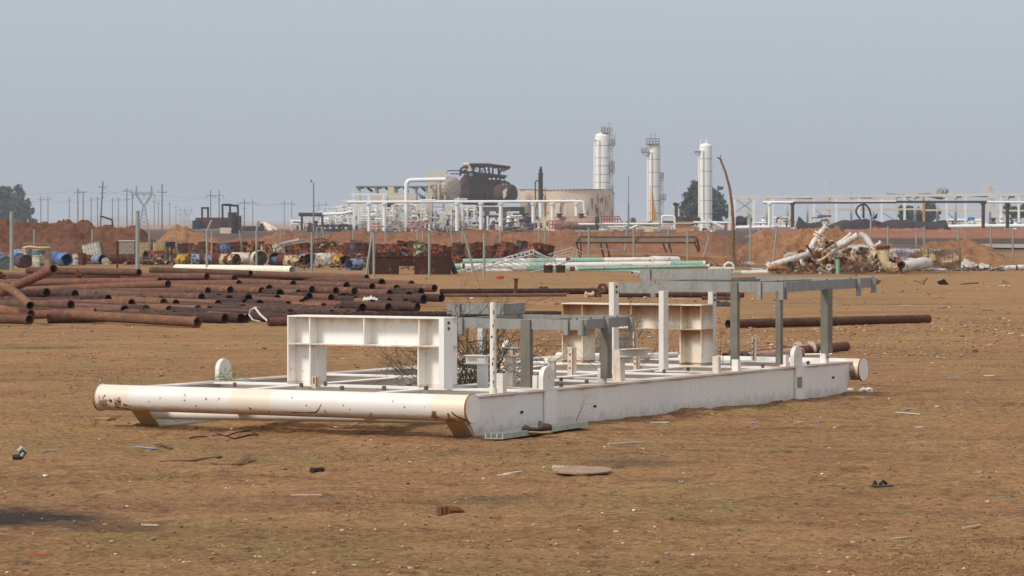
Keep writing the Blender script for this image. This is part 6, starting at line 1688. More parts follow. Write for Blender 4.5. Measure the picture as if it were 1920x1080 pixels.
bars(t, 'railing', [(1145, 353, 1153, 353), (1145, 349, 1153, 349), (1145, 357, 1145, 349), (1149, 357, 1149, 349)], .12, PGR, 768)
# streaks
STK = plain('streak_rust', '#a06c4c', '#84543c', 2, .9)
m = MB(); rg = random.Random(5)
for k in range(46):
    a = rad(rg.uniform(215, 352)); x, r = at(1063, 0, D).x, 88 * D / FPX + .16; z1 = rg.uniform(4.5, 8.6); m = MB(); L = rg.uniform(.5, 3.2); w_ = rg.uniform(.05, .28)
    for i in range(1):
        c = Vector((x + r * math.cos(a), D + r * math.sin(a), z1)); e = Vector((-math.sin(a), math.cos(a), 0)); sk = rg.uniform(-.3, .3)
        m.add([c - e * w_, c + e * w_, c + e * (w_ * .2 + sk) - Z * L, c - e * (w_ * .2 - sk) - Z * L], [(0, 1, 2, 3)]); m.build('rust_streak', STK, t, smooth=0)

# --- burnt heater vessels
D = 745; t = base_thing('heater_vessel', 'grey-white round-ended vessel joined to the burnt brown one', 'vessel', 842, D)
def hcyl(t, name, x0, x1, yc, rpx, mat, D, yaw=0.0, cap=(1, 1), seg=28, dz=0.0, open_r=False):
    r = rpx * D / FPX; a = at(x0, yc, D); b = at(x1, yc, D); dxy = math.tan(rad(yaw)); b.y = D + (b.x - a.x) * dxy; a.y += dz; b.y += dz
    d = (b - a).normalized(); pts = []; rr = []
    if cap[0]: 
        for k in range(5): an = k / 5 * math.pi / 2; pts.append(a - d * r * .35 * math.cos(an)); rr.append(max(.02, r * math.sin(an)))
    pts.append(a); rr.append(r); pts.append(b); rr.append(r)
    if cap[1]:
        for k in range(1, 6): an = k / 5 * math.pi / 2; pts.append(b + d * r * .35 * math.sin(an)); rr.append(max(.02, r * math.cos(an)))
    m = MB(); m.tube(pts, rr, seg, wall=(.15 if open_r else 0)); return m.build(name, mat, t)
GW = paint('vessel_grey_white', '#b3aba0', 5, .5, .8, '#6b4230', '#9c8268', .5)
hcyl(t, 'vessel_shell', 828, 848, 353, 22, GW, D, yaw=-50)
hcyl(t, 'manway', 818, 824, 364, 10, GW, D, yaw=-50)
t = base_thing('heater_vessel', 'big burnt brown vessel cylinder under the wrecked upper pipework', 'vessel', 905, 748)
hcyl(t, 'vessel_shell', 872, 930, 357, 28, PR1, 752, yaw=20)
for k in range(7):
    m = MB(); c = at(878 + k * 8, 357, 752); m.tube([c + Vector((-.15, k * .35, 0)), c + Vector((.15, k * .35 + .05, 0))], 28.6 * 752 / FPX, 28); m.build('stiffening_ring', PR2 if k % 2 else PR1, t)
m = MB()
for k in range(26):
    rg = random.Random(k); x = 870 + rg.random() * 66; y = 334 + rg.random() * 10; m.tube([at(x, y, 747.5), at(x + rg.uniform(-3, 3), y + 12, 746.9), at(x + rg.uniform(-5, 5), y + rg.uniform(20, 45), 747)], rg.uniform(.12, .35), 5)
m.build('hanging_scrap', PR2, t)
t = base_thing('heater_vessel', 'brown fire tube with a torn round end at the right of the burnt vessel', 'vessel', 957, 742)
hcyl(t, 'vessel_shell', 936, 960, 363, 17, PR1, 742, yaw=-35)
m = MB(); m.prism([(0, 0), (.9, 1.2), (.7, 2.6), (-.2, 1.8)], at(944, 374, 738.5), (1, 0, 0), (0, 0, 1), (0, 1, 0), .12); m.build('torn_plate', PCR, t)
m = MB(); m.tube([at(938, 340, 742), at(948, 340, 742), at(957, 345, 742)], .2, 6); m.tube([at(937, 343, 742), at(950, 343, 742), at(959, 349, 742)], .2, 6); m.tube([at(945, 336, 742), at(946, 346, 742)], .15, 5); m.build('bent_rail', PR2, t)
# upper wreck
t = base_thing('burnt_pipework', 'tangle of burnt brown pipes and roof beams on top of the big brown vessel', 'pipework', 905, 748)
run(t, 'roof_beam', [(880, 308.5, -2), (915, 308.5, -2), (957, 314, -2)], .55, PR1, 748, 8); run(t, 'roof_beam', [(876, 310, 2), (930, 312, 2), (955, 316, 2)], .5, PR1, 748, 8)
for k in range(9): bars(t, 'cross_beam', [(884 + k * 8, 309 + k * .6, 884 + k * 8, 309.5 + k * .6, -2, 2)], .3, PR1, 748)
bars(t, 'floor_beam', [(862, 321, 950, 331, -2, -2), (862, 323, 948, 333, 2, 2), (870, 329, 948, 333), (885, 326, 935, 330)], .5, PR2, 748)
run(t, 'riser', [(868, 309), (878, 308), (882, 314), (884, 330)], .75, PCR, 747); run(t, 'riser', [(863, 330), (864, 315), (874, 313), (890, 316)], .5, PR1, 748)
bars(t, 'upright', [(917, 312, 917, 332), (924, 312, 924, 332), (900, 312, 898, 336), (888, 312, 889, 334), (934, 316, 937, 340), (941, 318, 930, 335), (908, 313, 912, 333), (952, 316, 943, 321)], .42, PR1, 748)
rg = random.Random(9)
m = MB()
for k in range(34):
    x, y = rg.uniform(868, 945), rg.uniform(312, 334); a = at(x, y, 748 + rg.uniform(-2, 2)); b = a + Vector((rg.gauss(0, 1.2), rg.gauss(0, .5), rg.gauss(0, .5))); m.tube([a, a.lerp(b, .5) + Z * rg.uniform(-.3, .3), b], rg.uniform(.08, .22), 5)
m.build('tangled_pipe', PR2, t)
for x in (919, 926, 934): m = MB(); m.rock(at(x, 335.5, 744), .28, 1, random.Random(x)); m.build('valve_bonnet', PWD, t)
m = MB(); m.bar(at(862, 320, 748), at(838, 320, 748), .25, .25); m.bar(at(862, 326, 748), at(845, 326, 748), .25, .25); m.build('floor_beam', PR1, t)
# pedestals
CON = plain('sooty_concrete', '#6e6156', '#453c36', 4, .9)
t = base_thing('concrete_plinth', 'sooty concrete plinth with openings under the burnt vessels', 'plinth', 930, 748)
m = MB()
for (x0, y0, x1, y1) in ((893, 388, 984, 396), (908, 396, 918, 432), (930, 396, 942, 400), (974, 396, 983, 407), (942, 396, 952, 432), (893, 400, 905, 406)):
    a, b = at(x0, y1, 748), at(x1, y0, 748); m.bb((a.x, 745, a.z), (b.x, 751, b.z))
m.build('block', CON, t)

# --- white pipe racks and frames in front
def rack(label, posts, beams, D, th, depth=5.0, mat=None, name='pipe_rack', group=None, extra=()):
    mat = mat or PW
    t = base_thing(name, label, 'pipe rack', posts[0][0], D, group)
    for (x, y0, y1) in posts:
        for dz in ((0, depth) if depth else (0,)):
            m = MB(); a, b = at(x, y0, D), at(x, y1, D); a.z = max(a.z, -.1) if y1 > GB - 3 else a.z; b.z = max(b.z, -.1)
            a.y += dz; b.y += dz; m.tube([a, b], th / 2, 8) if th > .45 else m.bar(a, b, th, th); m.build('post', mat, t)
    for (x0, y0, x1, y1) in beams:
        m = MB()
        for dz in ((0, depth) if depth else (0,)): m.bar(at(x0, y0, D) + Vector((0, dz, 0)), at(x1, y1, D) + Vector((0, dz, 0)), th * .8, th * .8)
        if depth:
            n = max(1, int(abs(x1 - x0) / 25))
            for k in range(n + 1): p = at(x0, y0, D).lerp(at(x1, y1, D), k / n); m.bar(p, p + Vector((0, depth, 0)), th * .6, th * .6)
        m.build('beam', mat, t)
    return t
HP = base_thing('header_pipe', 'long white overhead pipe on round legs crossing in front of the burnt vessels', 'pipe', 870, 728)
run(HP, 'pipe_run', [(650, 379), (1088, 377.5), (1094, 379), (1097, 408)], .62, PW, 728, 14)
run(HP, 'pipe_run', [(790, 376), (815, 376), (822, 379)], .55, PWD, 728)
for (x, y1) in ((902, 433), (939, 433), (857, 433), (1000, 417), (1036, 415), (1081, 410), (721, 433), (692, 434)):
    m = MB(); a, b = at(x, y1, 728.2), at(x, 379, 728.2); m.tube([a, b - Z * .2], .42 if x > 850 else .35, 12); m.tube([b - Z * .5, b - Z * .2], .7, 12); m.build('leg', PW, HP)
BIG = base_thing('gooseneck_pipe', 'fat white pipe rising and bending right to the grey-white vessel', 'pipe', 762, 738)
run(BIG, 'pipe_run', [(762, 432), (762, 338), (836, 336.5)], .95, PW, 738, 18)
rack('white steel frame of two bays standing around the grey-white vessel', [(804, 322, 378), (816, 324, 345), (834, 322, 380), (822, 318, 378)], [(802, 324, 836, 324), (804, 345, 834, 345), (804, 378, 836, 378)], 741, .38, 6, PCR)
t = base_thing('pipe_rack', 'tall beam frame with a flat grey roof at the left end of the plant', 'pipe rack', 720, 765)
m = MB()
for (x, w_) in ((671, 0), (705, 0), (741, 0), (779, 0), (800, 0), (808, 0)):
    for dz in (0, 9):
        a, b = at(x, 434, 765), at(x, 349, 765); m = MB(); m.bar(a + Vector((0, dz, 0)), b + Vector((0, dz, 0)), .5, .5); m.build('upright', PWD, t)
m = MB(); a, b = at(667, 350.5, 765), at(842, 346, 765); m.bb((a.x, 764, 10.2), (at(800, 0, 765).x, 775, 10.55)); m.bb((at(800, 0, 765).x, 764.5, 10.25), (b.x, 774, 10.65)); m.build('roof_slab', PGR, t)
m = MB()
for k in range(8): x = 672 + k * 17; m.bar(at(x, 352, 766), at(x + 9, 352 + 7 * (k % 2), 768), .3, .5)
m.bb((at(725, 0, 764).x, 766, 5), (at(738, 0, 764).x, 767, 8.2)); m.build('hanging_cladding', PR2, t)
m = MB()
for (x0, y0, x1, y1) in ((727, 350, 738, 378), (738, 362, 760, 380), (760, 363, 776, 384), (700, 366, 716, 380)):
    a, b = at(x0, y1, 763), at(x1, y0, 763); m.bb((a.x, 763, a.z), (b.x, 763.3, b.z))
m.build('scorched_panel', PCR, t)
m = MB()
for k in range(10): m.bar(at(785 + k * 2.5, 362 + (k * 7 % 11), 768), at(790 + k * 3, 372, 768), .2, .3)
m.build('dangling_scrap', PGR, t)
rack('upper white beam frame on three columns at the left of the plant', [(663, 364, 434), (691, 366, 434), (718, 366, 434)], [(658, 364, 726, 364)], 734, .42, 5)
rack('lower white beam frame with walkway railing at the far left of the plant', [(638, 385, 420), (680, 383, 434), (675, 383, 434), (716, 383, 420)], [(635, 385, 720, 385), (640, 376, 668, 376), (638, 404, 720, 404)], 748, .34, 6, PWD)
rack('white pipe frame in the centre left, right of the upper beam frame', [(747, 376, 434), (760, 378, 434), (789, 378, 428), (804, 380, 430), (831, 380, 432)], [(726, 368, 762, 368), (730, 398, 800, 398), (726, 410, 760, 410), (745, 388, 832, 388)], 742, .36, 7, PWD)
rack('white stair and platform frame left of the plinth', [(846, 386, 432), (857, 384, 424), (876, 384, 418), (889, 384, 410), (866, 384, 418)], [(842, 385, 892, 385), (852, 373, 876, 373)], 739, .3, 4)
t = base_thing('stair_flight', 'pale steel stair flight climbing right to the platform by the plinth', 'stairs', 830, 736)
m = MB(); 
for dz in (0, 1.2): m.bar(at(822, 418, 736) + Vector((0, dz, 0)), at(846, 388, 736) + Vector((0, dz, 0)), .12, .45); m.bar(at(819, 412, 736) + Vector((0, dz, 0)), at(843, 382, 736) + Vector((0, dz, 0)), .1, .1)
for k in range(14): p = at(822, 418, 736).lerp(at(846, 388, 736), k / 14); m.bb((p.x, 736, p.z), (p.x + .3, 737.2, p.z + .06))
m.build('stringers', PCR, t)
bars(t, 'cross_brace', [(860, 388, 873, 405), (873, 388, 860, 405), (704, 386, 714, 405), (740, 382, 716, 412)], .18, PWD, 741)
# low clutter built as individual manifolds
def manifold(label, x0, x1, ytop, ybase, D, n, mats_, seed, th=(.15, .5), name='pipe_manifold', vert=.4):
    rg = random.Random(seed); t = base_thing(name, label, 'pipework', (x0 + x1) / 2, D, 'low pipework around the plant')
    for i in range(n):
        mt = rg.choice(mats_); x = rg.uniform(x0, x1); y = rg.uniform(ytop, ybase); w_ = rg.uniform(*th); k = rg.random(); dz = rg.uniform(-3, 3)
        if k < .30: 
            x2 = min(x1, x + rg.uniform(6, 26)); pts = [(x, min(ybase, y + rg.uniform(2, 10)), dz), (x, y, dz), (x2, y, dz)] + ([(x2, min(ybase, y + rg.uniform(3, 12)), dz)] if rg.random() < .7 else []); run(t, 'pipe_run', pts, w_, mt, D, 8)
        elif k < .55: 
            x2 = min(x1, x + rg.uniform(8, 34)); run(t, 'pipe_run', [(x, y, dz), (x2, y + rg.uniform(-.6, .6), dz)], w_, mt, D, 8)
        elif k < .55 + vert * .6: 
            run(t, 'riser', [(x, ybase, dz), (x, y, dz)], w_, mt, D, 8)
        else:
            m = MB(); c = at(x, y, D + dz); r = w_ * .9; m.tube([c - Z * r * 2, c - Z * r * .8, c, c + Z * r * .8, c + Z * r * 2.2], [r, r * .7, r * 1.3, r * .6, r * .9], 10); m.disc(c - Z * r * 2, (0, 0, 1), r * 1.4, r * .3, 10); m.disc(c + Z * r * 2.2, (0, 0, 1), r * 1.3, r * .25, 10); m.build('valve', mt, t)
    return t
WM = [PW, PW, PWD, PCR, PR1, PGR]
manifold('white valves and pipes at the far left end of the plant', 545, 600, 413, 431, 742, 26, [PW, PWD, PW, PR2, PDK, PCR], 1, (.12, .4))
manifold('dense white valves and bends between the brown roof pipe and the racks', 596, 662, 396, 431, 745, 52, [PW, PWD, PWD, PR2, PDK, PCR, PW], 2, (.12, .45))
manifold('dark charred pump wreckage under the left valves', 575, 680, 422, 433, 738, 34, [PDK, PR2, PDK, PR1], 3, (.2, .5), vert=.2)
manifold('white and red pipework at ground level under the left racks', 662, 800, 388, 432, 752, 70, [PW, PWD, PCR, PR1, PGR, PWD, PRED], 4, (.15, .5))
manifold('pipework and valves at ground level under the header pipe', 780, 905, 395, 432, 750, 62, [PW, PWD, PCR, PR1, PR2, PGR], 5, (.15, .55))
manifold('brown and white pipework below the plinth and the tank', 900, 1010, 402, 432, 740, 52, [PR2, PR1, PW, PR3, PDK, PWD], 6, (.2, .6))
manifold('low white pipes in front of the tank foot', 1000, 1180, 418, 432, 735, 26, [PW, PCR, PWD, PR3], 7, (.2, .45), vert=.2)
manifold('low white and brown pipework at the foot of the middle column', 1150, 1300, 414, 432, 740, 36, [PW, PWD, PR3, PR1, PCR], 8, (.2, .5), vert=.25)
manifold('low pipework between the rightmost column and the bowed pole', 1290, 1440, 414, 431, 740, 40, [PW, PWD, PR3, PR1, PCR, PDK], 9, (.2, .5), vert=.25)
manifold('dark wreckage along the ground under the header pipe', 700, 1010, 424, 434, 733, 26, [PR2, PR1, PGR, PWD], 10, (.15, .35), vert=.15)
manifold('low pipes and valves inside the long rack at the right', 1440, 1560, 404, 424, 620, 30, [PW, PWD, PCR, PR3], 12, (.15, .4), vert=.35)
manifold('white pipes along the ground at the far right', 1780, 1930, 412, 426, 640, 22, [PW, PWD, PW, PR3], 13, (.25, .6), vert=.15)
manifold('bright white pipes stacked in the middle of the left racks', 650, 800, 382, 428, 744, 64, [PW, PW, PWD], 21, (.2, .5))
manifold('bright white pipes beside the stair flight', 795, 900, 390, 428, 742, 40, [PW, PW, PWD, PCR], 22, (.2, .5))
manifold('bright white bends at the left end of the racks', 600, 668, 388, 424, 741, 34, [PW, PW, PWD], 23, (.15, .4))
rack('inner row of white posts under the lower left beams', [(675, 388, 434), (705, 388, 434), (735, 384, 434), (772, 380, 434)], [(663, 400, 775, 400), (663, 414, 775, 414), (700, 390, 775, 390)], 746, .36, 5)
# named pieces
t = base_thing('roof_pipe', 'brown pipe carried on two dark legs at the left of the plant', 'pipe', 580, 735); run(t, 'pipe_run', [(560, 402), (604, 402.5)], .85, PR1, 735, 14); run(t, 'pipe_run', [(604, 402), (640, 401), (662, 396)], .55, PW, 735, 12)
bars(t, 'leg', [(566, 404, 566, 432), (604, 404, 605, 433)], .5, PDK, 735)
t = base_thing('vessel', 'rusty vessel lying on the ground with a black open end facing right', 'vessel', 1085, 725)
hcyl(t, 'vessel_shell', 1042, 1116, 418, 13, paint('rust_vessel', '#84553c', 3, .1, .7, '#5c3828', '#d8c8ac', .8), 728, yaw=-12, cap=(1, 0))
m = MB(); c = at(1117, 418, 724); m.disc(c + Vector((.3, -1.6, 0)), (1, -.25, 0), 13.2 * .117, .3, 24); m.build('open_end', PDK, t)
for x in (1049, 1090): m = MB(); m.tube([at(x, 408, 726), at(x, 401, 726)], .5, 10); m.disc(at(x, 401.5, 726), (0, 0, 1), .75, .3, 12); m.build('nozzle', PR2, t)
t = base_thing('railing', 'orange-red railing steps by the foot of the beige tank', 'railing', 1145, 740)
bars(t, 'rail', [(1125, 406, 1160, 406), (1127, 411, 1163, 411), (1128, 417, 1168, 417)] + [(1128 + 5 * k, 406, 1128 + 5 * k, 419) for k in range(7)] + [(1160, 405, 1168, 418)], .22, PRED, 740)
t = base_thing('railing', 'small red cage frame beside the lying rusty vessel', 'railing', 1041, 722)
bars(t, 'rail', [(1030, 414, 1053, 414), (1030, 421, 1053, 421), (1030, 428, 1053, 428)] + [(1030 + 5.6 * k, 414, 1030 + 5.6 * k, 429) for k in range(5)], .2, PRED, 722)
t = base_thing('railing', 'red lattice frame low under the left racks', 'railing', 780, 728)
bars(t, 'rail', [(764, 428, 776, 416), (776, 428, 788, 416), (764, 416, 800, 416), (764, 428, 800, 428), (788, 428, 796, 416), (735, 420, 745, 420), (696, 426, 720, 424), (696, 420, 712, 420)], .24, PRED, 728)
t = base_thing('vent_stack', 'slim burnt brown vent stack with a loop pipe left of the tank', 'stack', 1013, 742)
m = MB(); D = 742; m.tube([at(1014, 378, D), at(1013.5, 330, D), at(1014, 312, D)], [.55, .5, .2], 10); m.build('stack_pipe', PR2, t)
bars(t, 'fitting', [(1009, 326, 1019, 326), (1010, 319, 1017, 319), (1011, 332, 1018, 332)], .3, PR2, D)
run(t, 'loop_pipe', [(1004, 378), (1003.5, 340), (1012, 338)], .3, PR1, D); bars(t, 'stay', [(1022, 352, 1024, 405), (1016, 360, 1024, 375), (1004, 378, 1012, 400), (1012, 372, 1004, 392)], .16, PR2, D)
m = MB(); m.tube([at(1014, 378, D), at(1014, 410, D)], .5, 10); m.build('stack_foot', PW, t)
t = base_thing('small_stack', 'thick brown stump pipe with a flared top right of the middle column', 'stack', 1268, 735)
run(t, 'stump', [(1268, 416), (1268, 384)], .75, PR1, 735); m = MB(); m.tube([at(1268, 386, 735), at(1268, 381, 735)], [.5, .85], 12); m.build('flare', PR1, t); run(t, 'side_branch', [(1268, 382), (1264, 381)], .5, PR1, 735)
t = base_thing('pipe_portal', 'white pipe portal with a brown link between middle and right columns', 'pipe', 1255, 732); run(t, 'pipe_run', [(1241, 420), (1241, 405), (1265, 405.5), (1265, 430)], .45, PW, 732)
run(t, 'pipe_run', [(1240, 416), (1300, 417)], .5, PR3, 733); run(t, 'pipe_run', [(1300, 417), (1440, 418)], .5, PW, 733)
t = base_thing('cream_skid', 'cream box with a pale lid at ground level right of the middle column', 'box', 1278, 728); m = MB(); a, b = at(1268, 430, 728), at(1296, 420, 728); m.bb((a.x, 728, 0), (b.x, 730, b.z)); m.build('box', POR, t); m = MB(); m.bb((a.x - .6, 727.5, b.z + .05), (b.x + .5, 730.5, b.z + .35)); m.build('lid', PCR, t)
t = base_thing('cream_skid', 'low cream box under a brown pipe left of the portal pipe', 'box', 1220, 726); m = MB(); a, b = at(1209, 431, 726), at(1225, 423, 726); m.bb((a.x, 726, 0), (b.x, 728, b.z)); m.build('box', PCR, t); bars(t, 'top_bar', [(1190, 422, 1240, 421.5)], .25, PDK, 726)
bars(base_thing('fallen_pipe', 'white pipe fallen at a slant by the rightmost column foot', 'pipe', 1340, 724), 'pipe_run', [(1326, 412, 1356, 427)], .45, PW, 724, True)
bars(base_thing('fallen_pipe', 'white pipe fallen at a slant left of the middle column', 'pipe', 1190, 724), 'pipe_run', [(1175, 431, 1204, 419)], .45, PW, 724, True)
hpw = base_thing('ground_pipe', 'long white pipe running low along the ground below the middle and right columns', 'pipe', 1250, 722); run(hpw, 'pipe_run', [(1085, 420.5), (1128, 420.5)], .5, PW, 722); run(hpw, 'pipe_run', [(1130, 419.5), (1236, 420)], .45, PW, 722); run(hpw, 'pipe_run', [(1380, 427), (1480, 425)], .7, PW, 640)
t = base_thing('burnt_heap', 'rounded burnt brown wreck between rightmost column and stump pipe', 'wreck', 1290, 738); 
for k in range(5): m = MB(); m.rock(at(1278 + k * 7, 413, 738 + k % 2), 1.3, .9, random.Random(k + 3)); m.build('lump', PR2, t)
t = base_thing('burnt_heap', 'rounded burnt brown wreck right of the bowed pole', 'wreck', 1393, 700)
for k in range(4): m = MB(); m.rock(at(1384 + k * 6, 413, 700), 1.2, .9, random.Random(k + 13)); m.build('lump', PR2, t)

# --- left outliers
t = base_thing('container', 'rusty brown shipping container with a dark end at the left of the plant', 'container', 395, 640)
C_R = rusty('container_rust', '#7d4a38', '#5c3a30', 2, '#6b5a50', vary=0)
def corr(t, name, x0, x1, y0, y1, D, dp, mat):
    a, b = at(x0, y1, D), at(x1, y0, D); m = MB(); n = int((b.x - a.x) / .3)
    for k in range(n): xx = a.x + (b.x - a.x) * k / n; m.bb((xx, D + (0 if k % 2 else .06), a.z), (xx + (b.x - a.x) / n + .001 * 0, D + dp, b.z))
    return m.build(name, mat, t)
corr(t, 'container_side', 366, 449, 408, 429, 640, 3, C_R)
m = MB(); a, b = at(361, 430, 637), at(374, 413.5, 637); m.bb((a.x, 636.5, a.z), (b.x, 639.9, b.z)); m.build('dark_annex', plain('container_blue_black', '#2e323c', '#24262c', 2), t)
m = MB(); a, b = at(416, 427, 637), at(425, 413, 637); m.bb((a.x, 638, a.z), (b.x, 639.8, b.z)); m.build('doorway', PDK, t)
t = base_thing('gantry', 'dark steel gantry with a burnt tank beside the rusty container', 'gantry', 431, 630)
bars(t, 'leg', [(417, 384, 418, 434), (446, 385, 447, 430), (431, 385, 432, 410), (379, 390, 379, 408), (390, 390, 390, 408)], .35, PDK, 630)
bars(t, 'top_beam', [(416, 384, 447, 386), (416, 384, 432, 383.5), (432, 384, 447, 387), (377, 390, 392, 390)], .35, PR2, 630)
m = MB(); a, b = at(430, 433, 628), at(438, 398, 628); m.tube([((a.x + b.x) / 2, 630, 0), ((a.x + b.x) / 2, 630, b.z)], .85, 14); a, b = at(438, 433, 628), at(447, 405, 628); m.tube([((a.x + b.x) / 2, 631, 0), ((a.x + b.x) / 2, 631, b.z)], .8, 14); m.build('burnt_tank', PR2, t)
m = MB(); a, b = at(413, 434, 629), at(434, 427, 629); m.bb((a.x, 628, 0), (b.x, 630, b.z)); m.build('plinth', PCR, t)
m = MB(); a = at(447, 415, 628); m.bar(a, at(454, 425, 628), .4, .2); m.bar(at(446, 412, 628), at(453, 404, 628), .15, .15); m.build('bent_plate', PR3, t)
t = base_thing('low_tray', 'long low rusty brown trough on the ground right of the gantry', 'trough', 475, 625); m = MB(); a, b = at(454, 433, 625), at(494, 424, 625); m.bb((a.x, 625, a.z), (b.x, 628, b.z)); m.build('trough_side', PR1, t)
m = MB(); m.bar(at(495, 418, 640), at(508, 433, 634), .8, .3); m.bar(at(496, 417, 640), at(520, 431, 634), .3, .3); m.build('ramp', PCR, t)
m = MB(); m.tube([at(490.5, 425, 632), at(490.5, 419, 632)], .35, 8); m.build('stub', PDK, t)
t = base_thing('floodlight_mast', 'tall floodlight mast with four lamps rising left of the plant', 'mast', 588, 700)
m = MB(); m.tube([at(588, 434, 700), at(588, 343, 700)], [.2, .13], 10); m.build('mast_pole', PGR, t)
for (x, y) in ((584, 339), (587, 341), (590.5, 339), (593, 341)):
    m = MB(); m.box(at(x, y, 700), (.36, .35, .35)); m.build('lamp', PDK if x == 584 else PWD, t)
m = MB(); m.bar(at(583, 342, 700), at(594, 342, 700), .12, .12); m.build('lamp_bar', PGR, t)
for (x, y0, y1, D, l) in ((1178.5, 331, 432, 700, 'slender pale mast between the tallest and middle columns'), (1262, 354, 420, 760, 'thin pale mast left of the stump pipe'), (1555, 341, 420, 640, 'thin light mast rising over the long right rack'), (1597, 360, 372, 680, 'short thin mast above the roof of the right rack')):
    t = base_thing('mast', l, 'mast', x, D); m = MB(); m.tube([at(x, y1, D), at(x, (y0 + y1) / 2, D), at(x, y0, D)], [.13, .1, .06], 6); m.build('mast_pole', PGR if x < 1200 else PCR, t); m = MB(); m.bar(at(x - 1.5, y0 + 1, D), at(x + 1.5, y0 + 1, D), .1, .1); m.build('mast_head', PGR, t)
m = MB(); m.bar(at(1178.5, 432, 699), at(1178.5, 382, 699), .35, .35); whole(m, 'post_pipe', PGR, 'thicker grey pipe at the foot of the slender mast', 'pipe', (at(1178.5, 0, 699).x, 699, 0))

# --- long open rack at the right with its front pipe
RX = [1377, 1413, 1449, 1488, 1526, 1568, 1610, 1653, 1696, 1732, 1775, 1810, 1876, 1910, 1946]
t = base_thing('pipe_rack', 'long white open shed frame standing at the right of the plant', 'shed frame', 1650, 640)
for i, x in enumerate(RX):
    for dz, k in ((0, 0), (14, 1)):
        m = MB(); a, b = at(x, 430, 640), at(x, 367.5, 640); m.bar(a + Vector((0, dz, 0)), b + Vector((0, dz, 0)), .42, .42); m.build('post', POR if x == 1732 and not k else PW, t)
m = MB(); m.bar(at(1374, 370, 640), at(1540, 369, 640), .5, .5); m.bar(at(1540, 369, 640), at(1770, 366, 640), .5, .5); m.bar(at(1770, 366, 640), at(2000, 364, 640), .5, .5); m.bar(at(1374, 370, 640) + Vector((0, 14, 0)), at(2000, 366, 640) + Vector((0, 14, 0)), .45, .45); m.build('eave_beam', PWD, t)
m = MB(); 
for x in RX: p = at(x, 368.5, 640); m.bar(p, p + Vector((0, 14, 0)), .3, .4)
m.build('roof_beam', PWD, t)
for (x0, y0, x1, y1, d_) in ((1526, 393, 1732, 392, 640), (1376, 397, 1449, 397, 640), (1735, 394, 1920, 395, 640), (1526, 393, 1700, 393, 654)): m = MB(); m.bar(at(x0, y0, d_), at(x1, y1, d_), .33, .33); m.build('mid_rail', PCR, t)
m = MB()
for (x0, y0, x1, y1) in ((1380, 374, 1413, 397), (1413, 374, 1380, 397), (1650, 395, 1680, 415), (1696, 370, 1710, 378), (1530, 395, 1556, 415), (1775, 398, 1800, 420)): m.bar(at(x0, y0, 641), at(x1, y1, 641), .12, .12)
m.build('cross_brace', PGR, t)
m = MB(); rg = random.Random(2)
for (x0, y0, x1, y1) in ((1380, 369, 1530, 367), (1540, 368, 1640, 366), (1670, 362.5, 1715, 365), (1690, 367, 1745, 361.5), (1730, 363, 1775, 364), (1740, 366, 1775, 368), (1775, 364, 1860, 363.5), (1880, 366, 1990, 362)):
    a, b = at(x0, y0, 644), at(x1, y1, 644); m.add([a, b, b + Vector((0, 8, -.3)), a + Vector((0, 8, .2)), a - Z * .3, b - Z * .3, b + Vector((0, 8, -.6)), a + Vector((0, 8, -.1))], [(0, 1, 2, 3), (7, 6, 5, 4), (0, 4, 5, 1), (1, 5, 6, 2), (2, 6, 7, 3), (3, 7, 4, 0)])
m.rock(at(1764, 361, 645), 1.1, .9, rg); m.rock(at(1772, 360, 645), .7, 1.4, rg)
m.build('torn_roof', plain('torn_roof', '#a3a094', '#77736a', 3, .8), t)
t = base_thing('header_pipe', 'white then brown overhead pipe on dark legs before the right shed frame', 'pipe', 1640, 600)
run(t, 'pipe_run', [(1430, 379.5), (1487, 379.5)], .5, PW, 600); run(t, 'pipe_run', [(1487, 380), (1680, 379.5)], .38, PR3, 600); run(t, 'pipe_run', [(1560, 379), (1680, 378)], .35, PW, 601); run(t, 'pipe_run', [(1680, 378.5), (1850, 378.5)], .42, PR1, 600); run(t, 'pipe_run', [(1850, 379), (1990, 380)], .4, PW, 600)
for (x, y, mt) in ((1443, 426, PW), (1486, 426, PR1), (1843.5, 432, PR1), (1889, 427, PR2)):
    m = MB(); m.tube([at(x, y, 600), at(x, 380, 600)], .32, 10); m.disc(at(x, 382, 600), (0, 0, 1), .5, .3, 12); m.build('leg', mt, t)
# collapsed black tank
t = base_thing('collapsed_tank', 'long collapsed black tank lying crumpled in front of the right shed frame', 'collapsed tank', 1640, 590)
top = [(1494, 426), (1498, 405), (1503, 408), (1510, 416), (1525, 419), (1540, 417), (1556, 422), (1563, 419), (1575, 414), (1600, 412), (1625, 411), (1640, 412), (1655, 417), (1668, 414), (1690, 412), (1712, 413), (1740, 417), (1755, 416), (1770, 413), (1780, 414), (1782, 418), (1776, 427)]
xs = np.array([a for a, b in top], float); yy = np.array([b for a, b in top], float)
V = []; F = []; nx, ny = 130, 14
for j in range(ny + 1):
    v = j / ny
    for i in range(nx + 1):
        px = 1494 + 288 * i / nx; yt = np.interp(px, xs, yy)
        zt = EYE - (yt - HY) * 590 / FPX
        x = (px - HX) * 590 / FPX
        if v < .5: z = zt * math.sin(v * math.pi) ** .5 if v > 0 else 0; 
        else: z = zt * (1 - (v - .5) * 1.2)
        d = 590 - 2.5 + 8 * v + .6 * noise.noise(Vector((x * .4, v * 4, 0)))
        V.append((x, d, max(-.1, z + (.25 * noise.noise(Vector((x * .8, v * 6, 1))) if v > .2 else 0))))
for j in range(ny):
    for i in range(nx): a = j * (nx + 1) + i; F.append((a, a + 1, a + nx + 2, a + nx + 1))
m = MB(); m.add(V, F); m.build('crumpled_shell', rusty('tank_black', '#2e2b2c', '#242224', 3, '#4a3430', vary=0), t, smooth=30)
